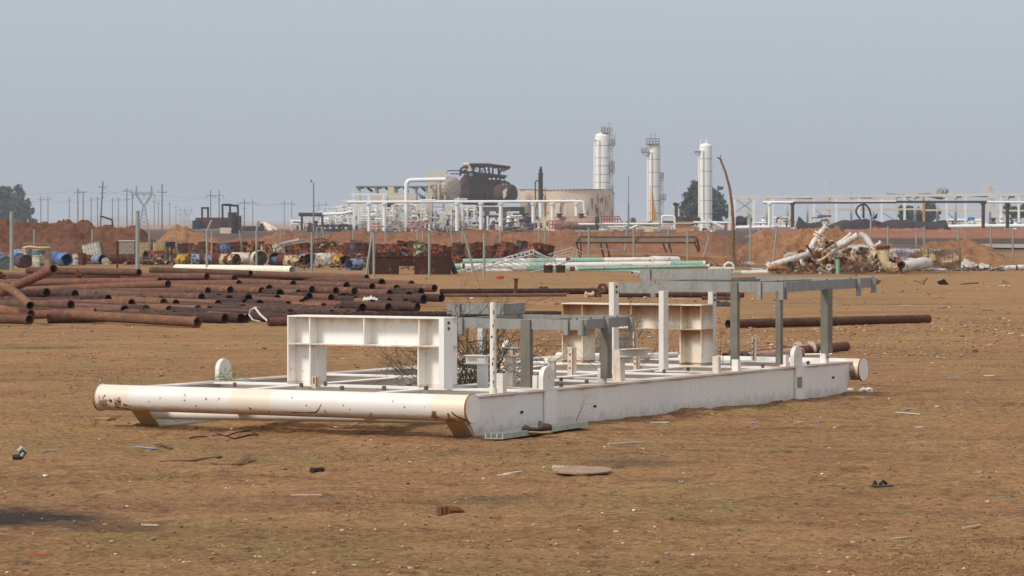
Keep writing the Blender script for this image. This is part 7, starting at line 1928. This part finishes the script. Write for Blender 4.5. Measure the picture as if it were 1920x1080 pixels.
run(t, 'arch_pipe', [(1613, 411), (1604, 398), (1609, 386), (1622, 382), (1630, 392), (1634, 407)], .35, PDK, 588); run(t, 'arch_pipe', [(1619, 409), (1619, 382)], .4, PR2, 588)
m = MB(); m.add([at(1634, 411, 588), at(1646, 398, 588), at(1644, 410, 588), at(1634, 411, 588.6), at(1646, 398, 588.6), at(1644, 410, 588.6)], [(0, 1, 2), (5, 4, 3), (0, 3, 4, 1), (1, 4, 5, 2), (2, 5, 3, 0)]); m.build('torn_plate', PR2, t)
t = base_thing('water_tank', 'bright blue water tank behind the right end of the collapsed tank', 'water tank', 1821, 640)
m = MB(); m.tube([at(1821, 420, 640) , at(1821, 409, 640), at(1821, 407, 640)], [.72, .72, .4], 16); m.build('tank_shell', plain('tank_blue', '#2c7cb8', '#236aa0', 1, .5), t); 
m = MB(); m.tube([at(1821, 413, 640), at(1821, 412.5, 640)], .75, 16); m.build('hoop', plain('hoop_blue', '#1f5f92', None, 1, .5), t)
t = base_thing('lattice_tower', 'small white lattice tower with a railed platform rising behind the right shed', 'tower', 1858, 720)
D = 720; m = MB(); 
for (x, dz) in ((1847, 0), (1869, 0), (1847, 2.5), (1869, 2.5)): m.bar(at(x, 432, D) + Vector((0, dz, 0)), at(1858 + (x - 1858) * .75, 364, D) + Vector((0, dz, 0)), .14, .14)
m.build('leg', PWD, t); m = MB()
for k in range(6):
    y0, y1 = 366 + k * 11, 377 + k * 11
    for dz in (0, 2.5): m.bar(at(1850, y0, D) + Vector((0, dz, 0)), at(1867, y1, D) + Vector((0, dz, 0)), .1, .1); m.bar(at(1867, y0, D) + Vector((0, dz, 0)), at(1850, y1, D) + Vector((0, dz, 0)), .1, .1); m.bar(at(1849, y1, D) + Vector((0, dz, 0)), at(1868, y1, D) + Vector((0, dz, 0)), .1, .1)
m.build('lattice_brace', PWD, t)
m = MB(); a, b = at(1845, 364, D), at(1872, 363, D); m.bb((a.x, D, a.z), (b.x, D + 2.6, a.z + .2)); m.build('platform', PWD, t)
m = MB(); 
for y in (355, 346.5): m.bar(at(1845, y, D), at(1872, y, D), .1, .1); m.bar(at(1845, y, D) + Vector((0, 2.6, 0)), at(1872, y, D) + Vector((0, 2.6, 0)), .1, .1)
for k in range(6): m.bar(at(1845 + 5.4 * k, 364, D), at(1845 + 5.4 * k, 346, D), .1, .1); m.bar(at(1845 + 5.4 * k, 364, D + 2.6), at(1845 + 5.4 * k, 346, D + 2.6), .1, .1)
m.build('railing', PWD, t); m = MB(); a, b = at(1852, 358, D), at(1862, 348, D); m.bb((a.x, D + .4, a.z), (b.x, D + 1.6, b.z)); m.build('equipment_box', PCR, t)
run(base_thing('ground_pipe', 'thick white pipe lying low behind the blue water tank', 'pipe', 1850, 625), 'pipe_run', [(1776, 425), (1850, 424), (1930, 424)], .75, PW, 625)
run(base_thing('ground_pipe', 'white flat pipe further back right of the collapsed tank', 'pipe', 1850, 660), 'pipe_run', [(1772, 413), (1840, 413)], .6, PW, 660)

# ------------------------------------------------------------------ trees
LEAF = plain('leaf_far', '#46523e', '#38453a', 1.5, .8); BARK = plain('bark_far', '#4c4238', '#3a322b', 1, .9)
LEAF2 = plain('leaf_grey', '#4a5540', '#3c4836', 1.5, .8)
def tree(label, px, D, y0, y1, wpx, seed, blobs, leafmat=LEAF, n=2600, ls=.42, group='trees beyond the plant', name='tree'):
    rg = random.Random(seed); x = at(px, 0, D).x; ztop = EYE - (y0 - HY) * D / FPX; W = wpx * D / FPX
    t = thing(name, label, 'tree', (x, D, 0), group)
    m = MB(); m.tube([(x, D, -.2), (x + W * .02, D, ztop * .35), (x - W * .02, D, ztop * .7)], [W * .035, W * .025, W * .01], 8)
    cen = []
    for (bx, bz, br) in blobs:
        c = Vector((x + bx * W / 2, D + rg.uniform(-.15, .15) * W, bz * ztop)); cen.append((c, br * W / 2)); m.tube([(x, D, ztop * .2), ((x + c.x) / 2, (D + c.y) / 2, (ztop * .25 + c.z) / 2), tuple(c)], [W * .02, W * .014, W * .006], 5)
    m.build('trunk', BARK, t)
    m = MB(); V = []; F = []
    tot = sum(r ** 2 for c, r in cen)
    for (c, r) in cen:
        sub_ = [(Vector((rg.gauss(0, 1), rg.gauss(0, 1), rg.gauss(0, .8))).normalized() * r * rg.uniform(.45, 1.0), r * rg.uniform(.18, .4)) for _ in range(max(5, int(22 * r * r / tot * len(cen))))]
        k = int(n * r * r / tot)
        for _ in range(k):
            o, rr = rg.choice(sub_); d = Vector((rg.gauss(0, 1), rg.gauss(0, 1), rg.gauss(0, 1))).normalized() * rr * rg.random() ** .4
            p = c + o + d; u = Vector((rg.gauss(0, 1), rg.gauss(0, 1), rg.gauss(0, 1))).normalized(); v = u.orthogonal().normalized(); s = ls * rg.uniform(.6, 1.4)
            if p.z < .5: continue
            i = len(V); V += [p - u * s - v * s * .5, p + u * s - v * s * .4, p + u * s * .8 + v * s * .5, p - u * s * .8 + v * s * .6]; F.append((i, i + 1, i + 2, i + 3))
    m.add(V, F); m.build('crown', leafmat, t, smooth=0)
    return t
tree('dark broad tree standing behind the rightmost column', 1322, 860, 341, 430, 92, 3, [(-.55, .45, .5), (-.45, .78, .42), (0, .55, .6), (.1, .85, .3), (.45, .70, .42), (.72, .45, .36), (-.75, .35, .3), (.35, .35, .5), (-.15, .9, .3)], n=5200)
tree('big hazy dark tree at the left edge of the horizon', 12, 1150, 352, 430, 110, 5, [(-.3, .6, .7), (.1, .75, .5), (.4, .62, .45), (.65, .4, .38), (.1, .4, .6), (-.6, .8, .5), (.35, .3, .5), (.75, .25, .25)], n=6500, ls=.6)
tree('open-crowned tree seen through the right shed frame behind the collapsed tank', 1722, 880, 378, 430, 78, 7, [(-.6, .75, .4), (-.4, .5, .45), (0, .5, .4), (.55, .75, .4), (.45, .45, .4), (.8, .55, .25), (-.8, .45, .25)], leafmat=LEAF2, n=3600)
tree('sparse greyish tree at the right edge behind the shed frame', 1903, 880, 377, 430, 56, 9, [(-.4, .7, .45), (.2, .6, .5), (.6, .8, .4), (0, .35, .4)], leafmat=LEAF2, n=1500)
tree('small pale shrub on the flats left of the middle column', 1182, 880, 404, 430, 26, 11, [(-.3, .5, .5), (.3, .6, .5)], leafmat=plain('shrub_pale', '#83815c', '#6b6c4c', 1, .9), n=900, ls=.3, name='shrub')

# ------------------------------------------------------------------ power lines on the plain
WOOD = plain('pole_wood', '#5f564d', '#4c443d', 1, .9); PYL = plain('pylon_steel', '#8a8c8e', '#707274', 1, .6)
def pole(label, px, top, arms=((2.2, 3),), H=14, D=None, lean=0.0, r=.17):
    D = D or (H - EYE) * FPX / (HY - top); H = EYE + (HY - top) * D / FPX
    x = at(px, 0, D).x; t = thing('power_pole', label, 'power pole', (x, D, 0), 'wooden power poles on the plain')
    m = MB(); m.tube([(x, D, -.3), (x + lean, D, H)], [r * 1.25, r], 7); m.build('pole', WOOD, t)
    for (dz, wd) in arms:
        m = MB(); xx = x + lean; m.bar((xx - wd / 2, D, H - dz), (xx + wd / 2, D, H - dz), .16, .16)
        for s in (-1, 0, 1): m.tube([(xx + s * wd * .46, D, H - dz), (xx + s * wd * .46, D, H - dz + .4)], .1, 5)
        m.build('cross_arm', WOOD, t)
    return (x, D, H)
PL = [(76.6, 368, ((1.5, 3),)), (90, 367, ((1.5, 3),)), (130, 370, ((1.4, 2),)), (146, 353, ((1.6, 2.6),)), (156, 358, ((.5, 3),)), (171, 370, ((1.2, 2),)), (183, 368, ((1.2, 2),)), (211, 371, ((1.2, 2),)), (222, 370, ((1.2, 2),)),
      (238, 353, ((1.0, 2.6), (4, 2))), (248, 358, ((.6, 2.6),)), (304, 345, ((2.6, 2.8),)), (289, 375, ((1, 2),)), (297, 378, ((1, 2),)), (318, 379, ((1.2, 2),)), (330, 385, ((1, 3),)), (447, 380, ((1, 3),)), (458, 373, ((2.2, 3.2), (5, 2.4)))]
for i, (x, y, ar) in enumerate(PL): pole('dark wooden power pole with cross arm, %s such pole from left' % ORD[i], x, y, ar)
pole('tall power pole with two cross arms and a slight lean, left of the lattice pylon', 188, 340, ((2, 2.6), (4, 1.6), (5.6, .6)), H=16, lean=.9, r=.22)
def hframe(label, xa, xb, top, wd=2.2):
    D = 14 * FPX / (HY - top); H = EYE + (HY - top) * D / FPX; a, b = at(xa, 0, D).x, at(xb, 0, D).x
    t = thing('power_pole', label, 'power pole', ((a + b) / 2, D, 0), 'twin-pole power supports')
    for X_ in (a, b): m = MB(); m.tube([(X_, D, -.3), (X_, D, H)], [.25, .2], 7); m.build('pole', WOOD, t)
    m = MB(); z = H - 2.3; m.bar((a - 2, D, z), (b + 2, D, z), .2, .25); 
    for X_ in (a - 1.9, (a + b) / 2, b + 1.9): m.tube([(X_, D, z), (X_, D, z - 1.3)], .1, 5)
    m.build('cross_arm', WOOD, t)
hframe('twin-pole power support nearest the gantry at its left', 395, 411, 357); hframe('twin-pole support right of the gantry', 458.5, 474, 372); hframe('twin-pole support halfway between gantry and floodlight mast', 533, 547, 375); hframe('faint twin-pole support just right of the floodlight mast', 598, 611, 378); hframe('faint twin-pole support just right of the lattice pylon', 338, 347, 389)
def pylon(label, px, top, base_w, D, sc):
    x = at(px, 0, D).x; t = thing('lattice_pylon', label, 'pylon', (x, D, 0), 'lattice pylons on the plain')
    m = MB(); z = lambda y: max(-.2, EYE - (y - HY) * D / FPX); X_ = lambda p: at(p, 0, D).x
    def s(p, q, w_=.16): m.bar((X_(px + p[0] * sc), D + (p[2] if len(p) > 2 else 0), z(HY - (HY - p[1]) )), (X_(px + q[0] * sc), D + (q[2] if len(q) > 2 else 0), z(q[1])), w_, w_)
    Y = lambda k: HY - (HY - top) * k                       # 1 = top, 0 = horizon row
    by = HY + EYE * FPX / D
    for dz in (-.6, .6):
        for sd in (-1, 1):
            s((sd * 9, by, dz), (sd * 1.5, Y(.5), dz)); s((sd * 1.5, Y(.5), dz), (sd * 13, Y(.76), dz)); s((sd * 4.5, Y(.5), dz), (sd * 16, Y(.76), dz), .12); s((sd * 13, Y(.76), dz), (sd * 14, Y(1), dz), .14); s((sd * 16, Y(.76), dz), (sd * 14.5, Y(1), dz), .12)
            for k in range(6):
                a, b = 1.5 + 7.5 * (1 - k / 6), 1.5 + 7.5 * (1 - (k + 1) / 6); ya, yb = by + (Y(.5) - by) * k / 6, by + (Y(.5) - by) * (k + 1) / 6; s((sd * a, ya, dz), (-sd * b, yb, dz), .09)
            for k in range(5): s((sd * (1.5 + 11.5 * k / 5), Y(.5 + .26 * k / 5), dz), (sd * (4.5 + 11.5 * (k + 1) / 5), Y(.5 + .26 * (k + 1) / 5), dz), .09)
        s((-20, Y(.76), dz), (20, Y(.76), dz), .14); s((-16, Y(.82), dz), (16, Y(.82), dz), .12)
        for k in range(10): s((-16 + 3.2 * k, Y(.76), dz), (-14.4 + 3.2 * k, Y(.82), dz), .08)
    m.build('lattice', PYL, t)
    m = MB()
    for p in (-20, 0, 20): m.tube([(X_(px + p * sc), D, z(Y(.76))), (X_(px + p * sc), D, z(Y(.76)) - 1.6)], .12, 5)
    m.build('insulator', PGR, t)
pylon('large lattice pylon with a Y-shaped head left of the container', 270, 348, 9, 1150, 1.0)
pylon('distant smaller lattice pylon with a Y-shaped head', 353, 389, 5, 2600, .45)
pylon('tiny far lattice pylon beside the smaller one', 343, 397, 4, 3200, .35)
def wires(label, pts, D, sag=1.2, r=.035):
    m = MB()
    for (a, b) in zip(pts[:-1], pts[1:]):
        A, B = at(a[0], a[1], D), at(b[0], b[1], D)
        m.tube([A.lerp(B, k / 8) - Z * sag * 4 * (k / 8) * (1 - k / 8) for k in range(9)], r, 3, caps=False)
    c = at(pts[0][0], pts[0][1], D); whole(m, 'power_line', WOOD, label, 'power line', (c.x, c.y, 0), smooth=0)
wires('thin wires strung between the poles at the left', [(-40, 360), (146, 357), (238, 356), (395, 368), (533, 382)], 1200)
wires('second set of thin wires running below the first', [(-40, 376), (83, 376), (190, 374), (247, 372), (402, 370), (460, 381), (540, 380), (605, 384)], 1500)
wires('thin wires running from the tall leaning pole to the lattice pylon', [(188, 350), (256, 363), (304, 352)], 1100)
# fallen arm on the left bank
m = MB(); D = 260; m.tube([at(188, 405, D), at(210, 412, D), at(212, 431, D)], .07, 6); m.tube([at(197, 423, D), at(212, 425, D)], .1, 6)
whole(m, 'bent_pipe', PR2, 'bent dark pipe arm sticking up behind the left earth bank', 'pipe', (at(205, 0, D).x, D, 0))
# ------------------------------------------------------------------ litter on the open soil, piece by piece
L_W = plain('litter_white', '#ded9cf', '#b8b0a2', .05, .6); L_BL = plain('litter_blue', '#8fa4bd', '#7488a4', .05, .6); L_RD = plain('litter_red', '#b8483a', '#9a3a30', .05, .7)
L_BK = plain('litter_black', '#26231f', '#3a342c', .03, .8); L_GR = plain('litter_grey', '#9a9890', '#75726a', .04, .7); L_WD = plain('litter_wood', '#b8946c', '#957250', .05, .9); L_BR = plain('litter_brown', '#7a5034', '#553620', .04, .9)
L_TR = plain('litter_terracotta', '#b8643c', '#94502f', .04, .9); L_CR = plain('litter_cream', '#cdbd9f', '#a8967a', .04, .8); L_YL = plain('litter_yellow', '#d8cf2c', '#b8ac22', .04, .6)
def gp(px, py, dz=0.0):
    D = gnd(py); x = (px - HX) * D / FPX; return Vector((x, D, gz(x, D) + dz))
def strip(name, label, pts, w_, t_, mat, cat='scrap'):
    m = MB(); P = [gp(x, y, dz) for (x, y, dz) in pts]
    for a, b in zip(P[:-1], P[1:]): m.bar(a, b, w_, t_)
    return whole(m, name, mat, label, cat, tuple(P[0]))
def stick(name, label, pts, r, mat, cat='stick', seg=6):
    m = MB(); P = [gp(x, y, dz + r) for (x, y, dz) in pts]; m.tube(P, r, seg); return whole(m, name, mat, label, cat, tuple(P[0]))
def lump(name, label, px, py, r, mat, cat='scrap', sq=.6, n=1, seed=1, sp=1.6):
    rg = random.Random(seed); m = MB(); c = gp(px, py)
    for k in range(n): m.rock(c + Vector((rg.gauss(0, r * sp) if n > 1 else 0, rg.gauss(0, r * sp) if n > 1 else 0, r * sq * .6)), r * rg.uniform(.6, 1.2), sq, rg)
    return whole(m, name, mat, label, cat, tuple(c))
# board and shoe at the foot of the skid
c0, c1 = gp(926, 829, .02), gp(1086, 806, .02)
t = thing('galvanised_channel', 'weathered grey ribbed metal channel lying along the foot of the skid', 'metal channel', tuple(c0))
d = (c1 - c0).normalized(); s = d.cross(Z).normalized(); m = MB()
m.bar(c0, c1, .19, .006, ou=.001)
for k in range(4): m.bar(c0 + s * (-.085 + k * .057), c1 + s * (-.085 + k * .057), .012, .045, ou=.024)
m.build('ribbed_channel', galv_mat('old_channel', '#a3aa9f', '#b8bbae', '#7c8078'), t)
c = gp(1006, 822, .055); t = thing('old_shoe', 'torn dark shoe with a tan sole lying on the grey channel', 'shoe', tuple(c)); a = Vector((.93, .12, 0)).normalized(); b = Vector((-a.y, a.x, 0))
def loft(m, secs, o, ex, ey, seg=12):
    V = []; F = []
    for (x, w_, z0, z1) in secs:
        for k in range(seg):
            an = 2 * math.pi * k / seg; V.append(o + ex * x + ey * (w_ * math.cos(an)) + Z * ((z0 + z1) / 2 + (z1 - z0) / 2 * math.sin(an)))
    for j in range(len(secs) - 1):
        for k in range(seg): F.append((j * seg + k, (j + 1) * seg + k, (j + 1) * seg + (k + 1) % seg, j * seg + (k + 1) % seg))
    F += [tuple(range(seg)), tuple(reversed(range((len(secs) - 1) * seg, len(secs) * seg)))]
    return m.add(V, F)
m = MB(); loft(m, [(-.14, .02, -.01, .01), (-.12, .045, -.015, .02), (-.03, .05, -.015, .018), (.05, .04, -.02, .012), (.12, .045, -.02, .02), (.15, .02, -.01, .012)], c, a, b); m.build('sole', plain('sole_tan', '#a58a5e', '#86704c', .05, .8), t)
m = MB(); loft(m, [(-.14, .015, .02, .05), (-.11, .042, .012, .075), (-.05, .045, .012, .05), (.0, .038, .012, .045), (.06, .036, .01, .085), (.12, .038, .015, .08), (.145, .015, .02, .06)], c, a, b); m.build('upper', plain('shoe_brown', '#3f332b', '#584638', .04, .85), t)
m = MB(); m.tube([c + a * .02 + Z * .06, c + a * .03 + Z * .10, c + a * .05 + Z * .085], .008, 5); m.build('tongue', plain('shoe_tongue', '#4a3a30', None, .04, .9), t)
# oval tin lid
c = gp(1091, 888, .03); m = MB(); ring = [(math.cos(a_ * .2618) * .24, math.sin(a_ * .2618) * .22) for a_ in range(24)]
m.prism(ring, c, (1, 0, 0), Vector((0, 1, .06)).normalized(), (0, -.06, 1), .012); whole(m, 'round_lid', plain('lid_pink_grey', '#a88c74', '#7d6450', .2, .9), 'flat round pinkish lid lying slightly raised on the soil', 'lid', tuple(c))
lump('rubble', 'cluster of white crumbs behind the flat round lid', 1055, 876, .022, L_CR, 'rubble', n=14, seed=3, sp=1.9)
# brown bone-like wood block
c = gp(838, 963); m = MB(); rg = random.Random(4)
for k in range(3): m.box(c + Vector((-.05 + k * .03, k * .01, .028)), (.035, .06, .055), Matrix.Rotation(rg.uniform(-.3, .3), 3, 'Z'))
m.tube([c + Vector((.02, 0, .03)), c + Vector((.08, .01, .03)), c + Vector((.12, .02, .015))], [.03, .022, .012], 6); whole(m, 'wood_block', plain('block_brown', '#8a5c3a', '#5a3822', .05, .9), 'chunky brown splintered wood block in the foreground', 'wood', tuple(c))
t = thing('tape_roll', 'dark and white curled scrap standing at the far left foreground', 'scrap', tuple(gp(35, 862))); c = gp(35, 861)
m = MB(); m.tube([c + Vector((-.05, 0, .02)), c + Vector((.02, 0, .02)), c + Vector((.045, 0, .055)), c + Vector((.01, 0, .075))], .022, 8); m.build('dark_curl', L_BK, t)
m = MB(); m.tube([c + Vector((.0, -.01, .07)), c + Vector((.03, -.01, .10)), c + Vector((.04, 0, .085))], .018, 8); m.tube([c + Vector((.03, -.03, .03)), c + Vector((.045, -.03, .06))], .013, 8); m.build('pale_flap', plain('flap_teal_white', '#b9c6c0', '#7d918c', .04, .6), t)
stick('curved_strip', 'short grey-white curved strip right of the dark curled scrap', [(74, 849, 0), (90, 847.5, .005), (108, 848, .012)], .008, L_GR)
lump('metal_nut', 'small white ring-shaped scrap in the left foreground', 88, 899, .02, L_W, n=2, seed=5, sp=.6)
strip('torn_foil', 'torn blue-grey foil strips left of the cable, in front of the skid', [(252, 837, .005), (275, 839, .01), (292, 841, .015)], .05, .004, L_BL); strip('torn_foil', 'crumpled brownish foil tail beside the blue-grey strips', [(290, 836, .01), (302, 835, .02), (322, 838, .01)], .04, .006, L_BR)
stick('black_cable', 'loop of black cable on the soil in front of the white tube', [(392, 812, 0), (400, 818, .0), (425, 819, .0), (446, 816, .02), (470, 813, .02), (484, 820, 0), (466, 819, 0), (440, 822, 0), (410, 817, 0), (395, 808, 0)], .007, L_BK, 'cable'); lump('cable_plug', 'small white plug lying by the black cable loop', 434, 811, .022, L_W, seed=7)
stick('black_cable', 'short black cable end left of the cable loop', [(355, 821, 0), (375, 820, 0), (388, 819, 0)], .009, L_BK, 'cable')
strip('bent_strip', 'long dark bent strap lying flat in the left foreground', [(302, 866, .012), (330, 867, .01), (355, 864.5, .012), (385, 860, .01), (412, 855, .01)], .05, .008, L_BR, 'strap'); strip('bent_strip', 'curved brown strap with a raised end right of the long one', [(400, 868, .0), (420, 874, .005), (440, 876, .01), (457, 872, .03), (466, 865, .05)], .055, .008, L_BR, 'strap')
stick('pipe_nipple', 'short black threaded pipe piece on the soil', [(584, 891, .0), (605, 889, .0)], .022, L_BK, 'pipe piece', 12)
stick('white_wire', 'bent white wire before the skid tube', [(613, 804, 0), (632, 808, .01), (655, 807, 0), (680, 801, .02)], .006, L_W, 'wire'); stick('white_stick', 'short white sticks crossing at the left of the skid foot', [(178, 786, 0), (205, 789, .01), (225, 787, .02)], .01, L_WD, 'stick'); lump('wood_chip', 'brown splinter heap at the left of the skid foot', 208, 789, .03, L_BR, n=4, seed=8)
for (x0, y0, x1, y1, w_, mt, l) in ((175, 927, 218, 928, .05, L_WD, 'thin tan splinter flat on the soil in the left foreground'), (545, 930, 604, 930, .11, plain('pink_board', '#b8927a', '#a07c66', .1, .9), 'flat pinkish strip lying left of the wood block'), (268, 983, 297, 985, .03, L_CR, 'small cream wedge near the bottom left'), (46, 1039, 98, 1041, .018, L_TR, 'orange-brown splinter at the bottom left'),
    (932, 889, 958, 889, .025, L_W, 'white strip left end of a pair in the centre foreground'), (946, 889, 978, 885, .02, L_W, 'white strip right end of a pair in the centre foreground'), (1140, 836, 1205, 833, .015, L_W, 'long thin white strip right of the board and shoe'), (1220, 793, 1254, 795, .03, L_W, 'white strip on the soil by the long side of the skid'),
    (1680, 778, 1726, 780, .02, L_W, 'white stick far right beside a blue one'), (1690, 774, 1708, 771, .02, L_BL, 'blue stick crossing the white one far right'), (1398, 795, 1422, 795, .03, L_BL, 'pale blue strip right of the skid in the mid foreground'), (1488, 795, 1504, 795, .03, L_CR, 'short cream strip near the pale blue strip'), (1524, 794, 1537, 794, .03, L_BL, 'second small blue strip further right'),
    (1717, 803, 1730, 803, .03, L_W, 'small white strip far right'), (1805, 989, 1838, 985, .018, L_CR, 'cream splinter at the lower right'), (1672, 1010, 1700, 1009, .02, L_CR, 'short tan splinter near the bottom right'), (380, 861, 400, 858, .03, L_CR, 'cream chip by the bent straps'),
    (1840, 582, 1862, 582, .08, L_BK, 'dark stick lying far right behind the long pipe'), (1690, 573, 1708, 573, .1, L_W, 'white slab lying behind the long rusty pipe'), (1760, 578, 1774, 577, .07, L_BR, 'brown block on the soil behind the long pipe'), (1755, 559, 1773, 559, .08, L_BR, 'another brown block further back'), (640, 860, 662, 861, .03, L_TR, 'terracotta splinter in the left centre'),
    (1775, 707, 1800, 708, .05, L_BL, 'thin blue strip right of the skid end'), (1845, 706, 1865, 706, .06, L_W, 'pale strip at the right'), (1610, 519, 1632, 519, .14, L_W, 'white slat in front of the scrap heap, left of two'), (1608 + 34, 519, 1662 + 20, 518, .14, L_W, 'white slat in front of the scrap heap, right of two'), (530, 506, 560, 507, .3, L_BL, 'pale blue slat before the right end of the white pipe'), (690, 521, 726, 521, .3, L_BL, 'pale slat at the foot of the crossed posts'),
    (1260, 356 + 204, 1285, 560, .1, L_W, 'white slat behind the far portal')):
    strip('flat_strip', l, [(x0, y0, .006), (x1, y1, .010)], w_, .008, mt, 'strip')
for (x, y, r, mt, l, n, sd) in ((430, 916, .014, L_W, 'white chip in the left centre foreground', 2, 11), (238, 947, .012, L_W, 'single white fleck near the dark oily stain', 1, 12), (200, 950, .012, L_TR, 'row of small orange and white crumbs by the dark stain', 4, 13), (910, 899, .014, L_W, 'pair of white crumbs below the white strips', 3, 14), (868, 887, .016, L_GR, 'grey pebble heap left of the white strips', 4, 15),
    (765, 906, .02, L_BK, 'dark flat clod in the centre foreground', 1, 16), (720, 834, .02, L_BR, 'brown twiggy clod before the skid tube', 3, 17), (1207, 846, .02, L_CR, 'round cream stone right of the shoe', 1, 18), (1265, 930, .022, L_TR, 'bright orange brick chip right of the flat lid', 2, 19), (1188, 953, .014, L_W, 'white angular chip left of the orange brick chip', 1, 20), (1118, 975, .016, L_CR, 'tan stone below the centre', 1, 21),
    (1156, 996, .016, L_CR, 'cream stone near the bottom centre', 1, 22), (1250, 1033, .018, L_GR, 'grey ring-like scrap near the bottom', 1, 23), (1228, 992, .012, L_W, 'white sliver near the bottom centre right', 1, 24), (750, 1064, .022, L_TR, 'orange-brown stone at the bottom edge', 1, 25), (770, 1066, .020, L_CR, 'cream stone beside the orange-brown one at the bottom edge', 1, 26), (648, 990, .016, L_CR, 'pale shard in the lower left centre', 2, 27),
    (483, 1043, .014, L_W, 'white flake low in the left centre', 2, 28), (352, 1053, .016, L_CR, 'cream pebble pair near the bottom left', 2, 29), (1280, 903, .02, L_GR, 'crumpled grey foil right of the flat lid', 3, 30), (1555, 840, .03, L_CR, 'pale stone on the right mid-ground', 1, 31), (1470, 865, .02, L_TR, 'orange clod on the right mid-ground', 3, 32), (1828, 659, .06, L_BR, 'dark brown curled leaf-like scrap at the far right', 1, 33),
    (1757, 766, .03, L_CR, 'white stone right of the crossed sticks', 1, 34), (1614, 733, .05, WRAG, 'white crumpled paper at the far foot of the skid', 5, 35), (1636, 738, .03, WRAG, 'small white scraps beyond the crumpled paper', 5, 36), (1542, 894, .016, L_W, 'white flakes above the dark sandal', 3, 37), (1838, 891, .03, L_GR, 'grey stone at the right edge area', 1, 38), (1855, 900, .02, L_BK, 'dark lumpy stone beside the grey one', 1, 39),
    (1890, 930, .018, L_GR, 'grey-green crumbs at the right edge', 4, 40), (1855, 939, .02, L_CR, 'cream crumb with white strip at right', 2, 41), (1548, 989, .010, L_BK, 'black pebble lower right', 1, 42), (1381, 1060, .014, L_YL, 'yellowish stone near the bottom right', 1, 43), (1807, 1067, .014, L_CR, 'cream stone in the bottom right corner', 1, 44), (1519, 607, .05, L_YL, 'bright yellow can lying in front of the long rusty pipe', 1, 45),
    (937, 523, .14, L_RD, 'red cup-shaped scrap in front of the fallen stair frame', 1, 46), (1633, 549, .07, L_RD, 'red scrap under the right end of the far walkway', 1, 47), (1655, 550, .04, L_RD, 'smaller red scrap further right', 1, 48), (1747, 585, .05, L_RD, 'red scrap behind the long rusty pipe', 1, 49), (1730, 527, .06, L_RD, 'tiny red scrap in front of the scrap heap', 1, 50), (1452, 563, .05, L_RD, 'red bit seen under the far walkway frame', 1, 51),
    (1043, 571, .06, L_RD, 'red bit behind the near walkway frame', 1, 52), (1604, 517, .1, L_RD, 'red crumpled bit in front of the heap brushwood', 1, 53), (1278, 572, .07, plain('pink_scrap', '#b87868', None, .1, .8), 'pinkish scrap behind the far portal frame', 1, 54), (150, 768, .02, L_TR, 'orange crumbs left of the tube end', 3, 55), (1518, 565, .05, L_GR, 'grey scrap with white edge behind the walkway posts', 2, 56), (1885, 536, .06, L_W, 'white crumpled scraps at right mid-ground', 5, 57),
    (1185, 560, .05, L_BR, 'brown skull-like scrap behind the white post', 2, 58), (1208, 560, .05, L_CR, 'cream scrap beside the brown one behind the walkway', 3, 59), (890, 560, .05, L_W, 'white lump beyond the near walkway frame', 2, 60), (1148, 786, .018, L_W, 'white crumb against the long side of the skid', 2, 61)):
    lump('small_scrap', l, x, y, r, mt, 'scrap', n=n, seed=sd)
# dark sandal
c = gp(1654, 917, .02); t = thing('sandal', 'dark worn sandal with an olive sole on the right foreground', 'sandal', tuple(c)); a = Vector((1, .05, 0)); b = Vector((0, 1, 0))
m = MB(); loft(m, [(-.085, .02, -.006, .008), (-.06, .035, -.01, .012), (.0, .028, -.01, .006), (.05, .034, -.01, .012), (.09, .018, -.004, .01)], c, a, b); m.build('sole', plain('sandal_sole', '#4f5146', '#33352c', .04, .8), t)
m = MB(); m.tube([c + Vector((-.02, -.02, .01)), c + Vector((.01, 0, .035)), c + Vector((.035, .02, .01))], .012, 6); m.tube([c + Vector((-.07, -.02, .0)), c + Vector((-.055, 0, .03)), c + Vector((-.04, .02, .0))], .012, 6); m.build('strap', plain('sandal_strap', '#3a2622', '#28201c', .04, .8), t)
# low grey-green weeds
gw = plain('weed_grey_green', '#8b8a6c', '#77755a', .05, .9)
for i, (x, y) in enumerate(((1367, 953), (1609, 960), (1690, 961), (1644, 958), (1517, 977), (1608, 978), (1656, 977), (1385, 995), (1614, 1036), (1808, 965), (1825, 966), (1890, 929), (1863, 960), (1735, 875))):
    bush('ground_weed', 'tiny grey-green weed flat on the soil at lower right, %s from the left' % ORD[sorted(q[0] for q in ((1367, 0), (1609, 0), (1690, 0), (1644, 0), (1517, 0), (1608, 0), (1656, 0), (1385, 0), (1614, 0), (1808, 0), (1825, 0), (1890, 0), (1863, 0), (1735, 0))).index(x)], tuple(gp(x, y)), .08, .03, 8, .003, gw, 100 + i, .9, 1, cat='weed', spread=3, group='tiny grey-green weeds', curl=.8)
# ------------------------------------------------------------------ haze over the flats
hz = MB().bb((-5200, -60, -2.5), (5200, 11500, 46)).build('haze', bpy.data.materials.new('haze_air'), smooth=0)
hm_ = hz.data.materials[0]; hm_.use_nodes = True
ht = hm_.node_tree; ht.nodes.clear()
pv = ht.nodes.new('ShaderNodeVolumePrincipled'); oo = ht.nodes.new('ShaderNodeOutputMaterial')
pv.inputs['Color'].default_value = (0.86, 0.92, 1.0, 1)
pv.inputs['Density'].default_value = 0.0002
pv.inputs['Anisotropy'].default_value = 0.0
ht.links.new(pv.outputs[0], oo.inputs['Volume'])
hz['kind'] = 'stuff'
for o in list(bpy.data.objects):
    if '_o' in o: del o['_o']
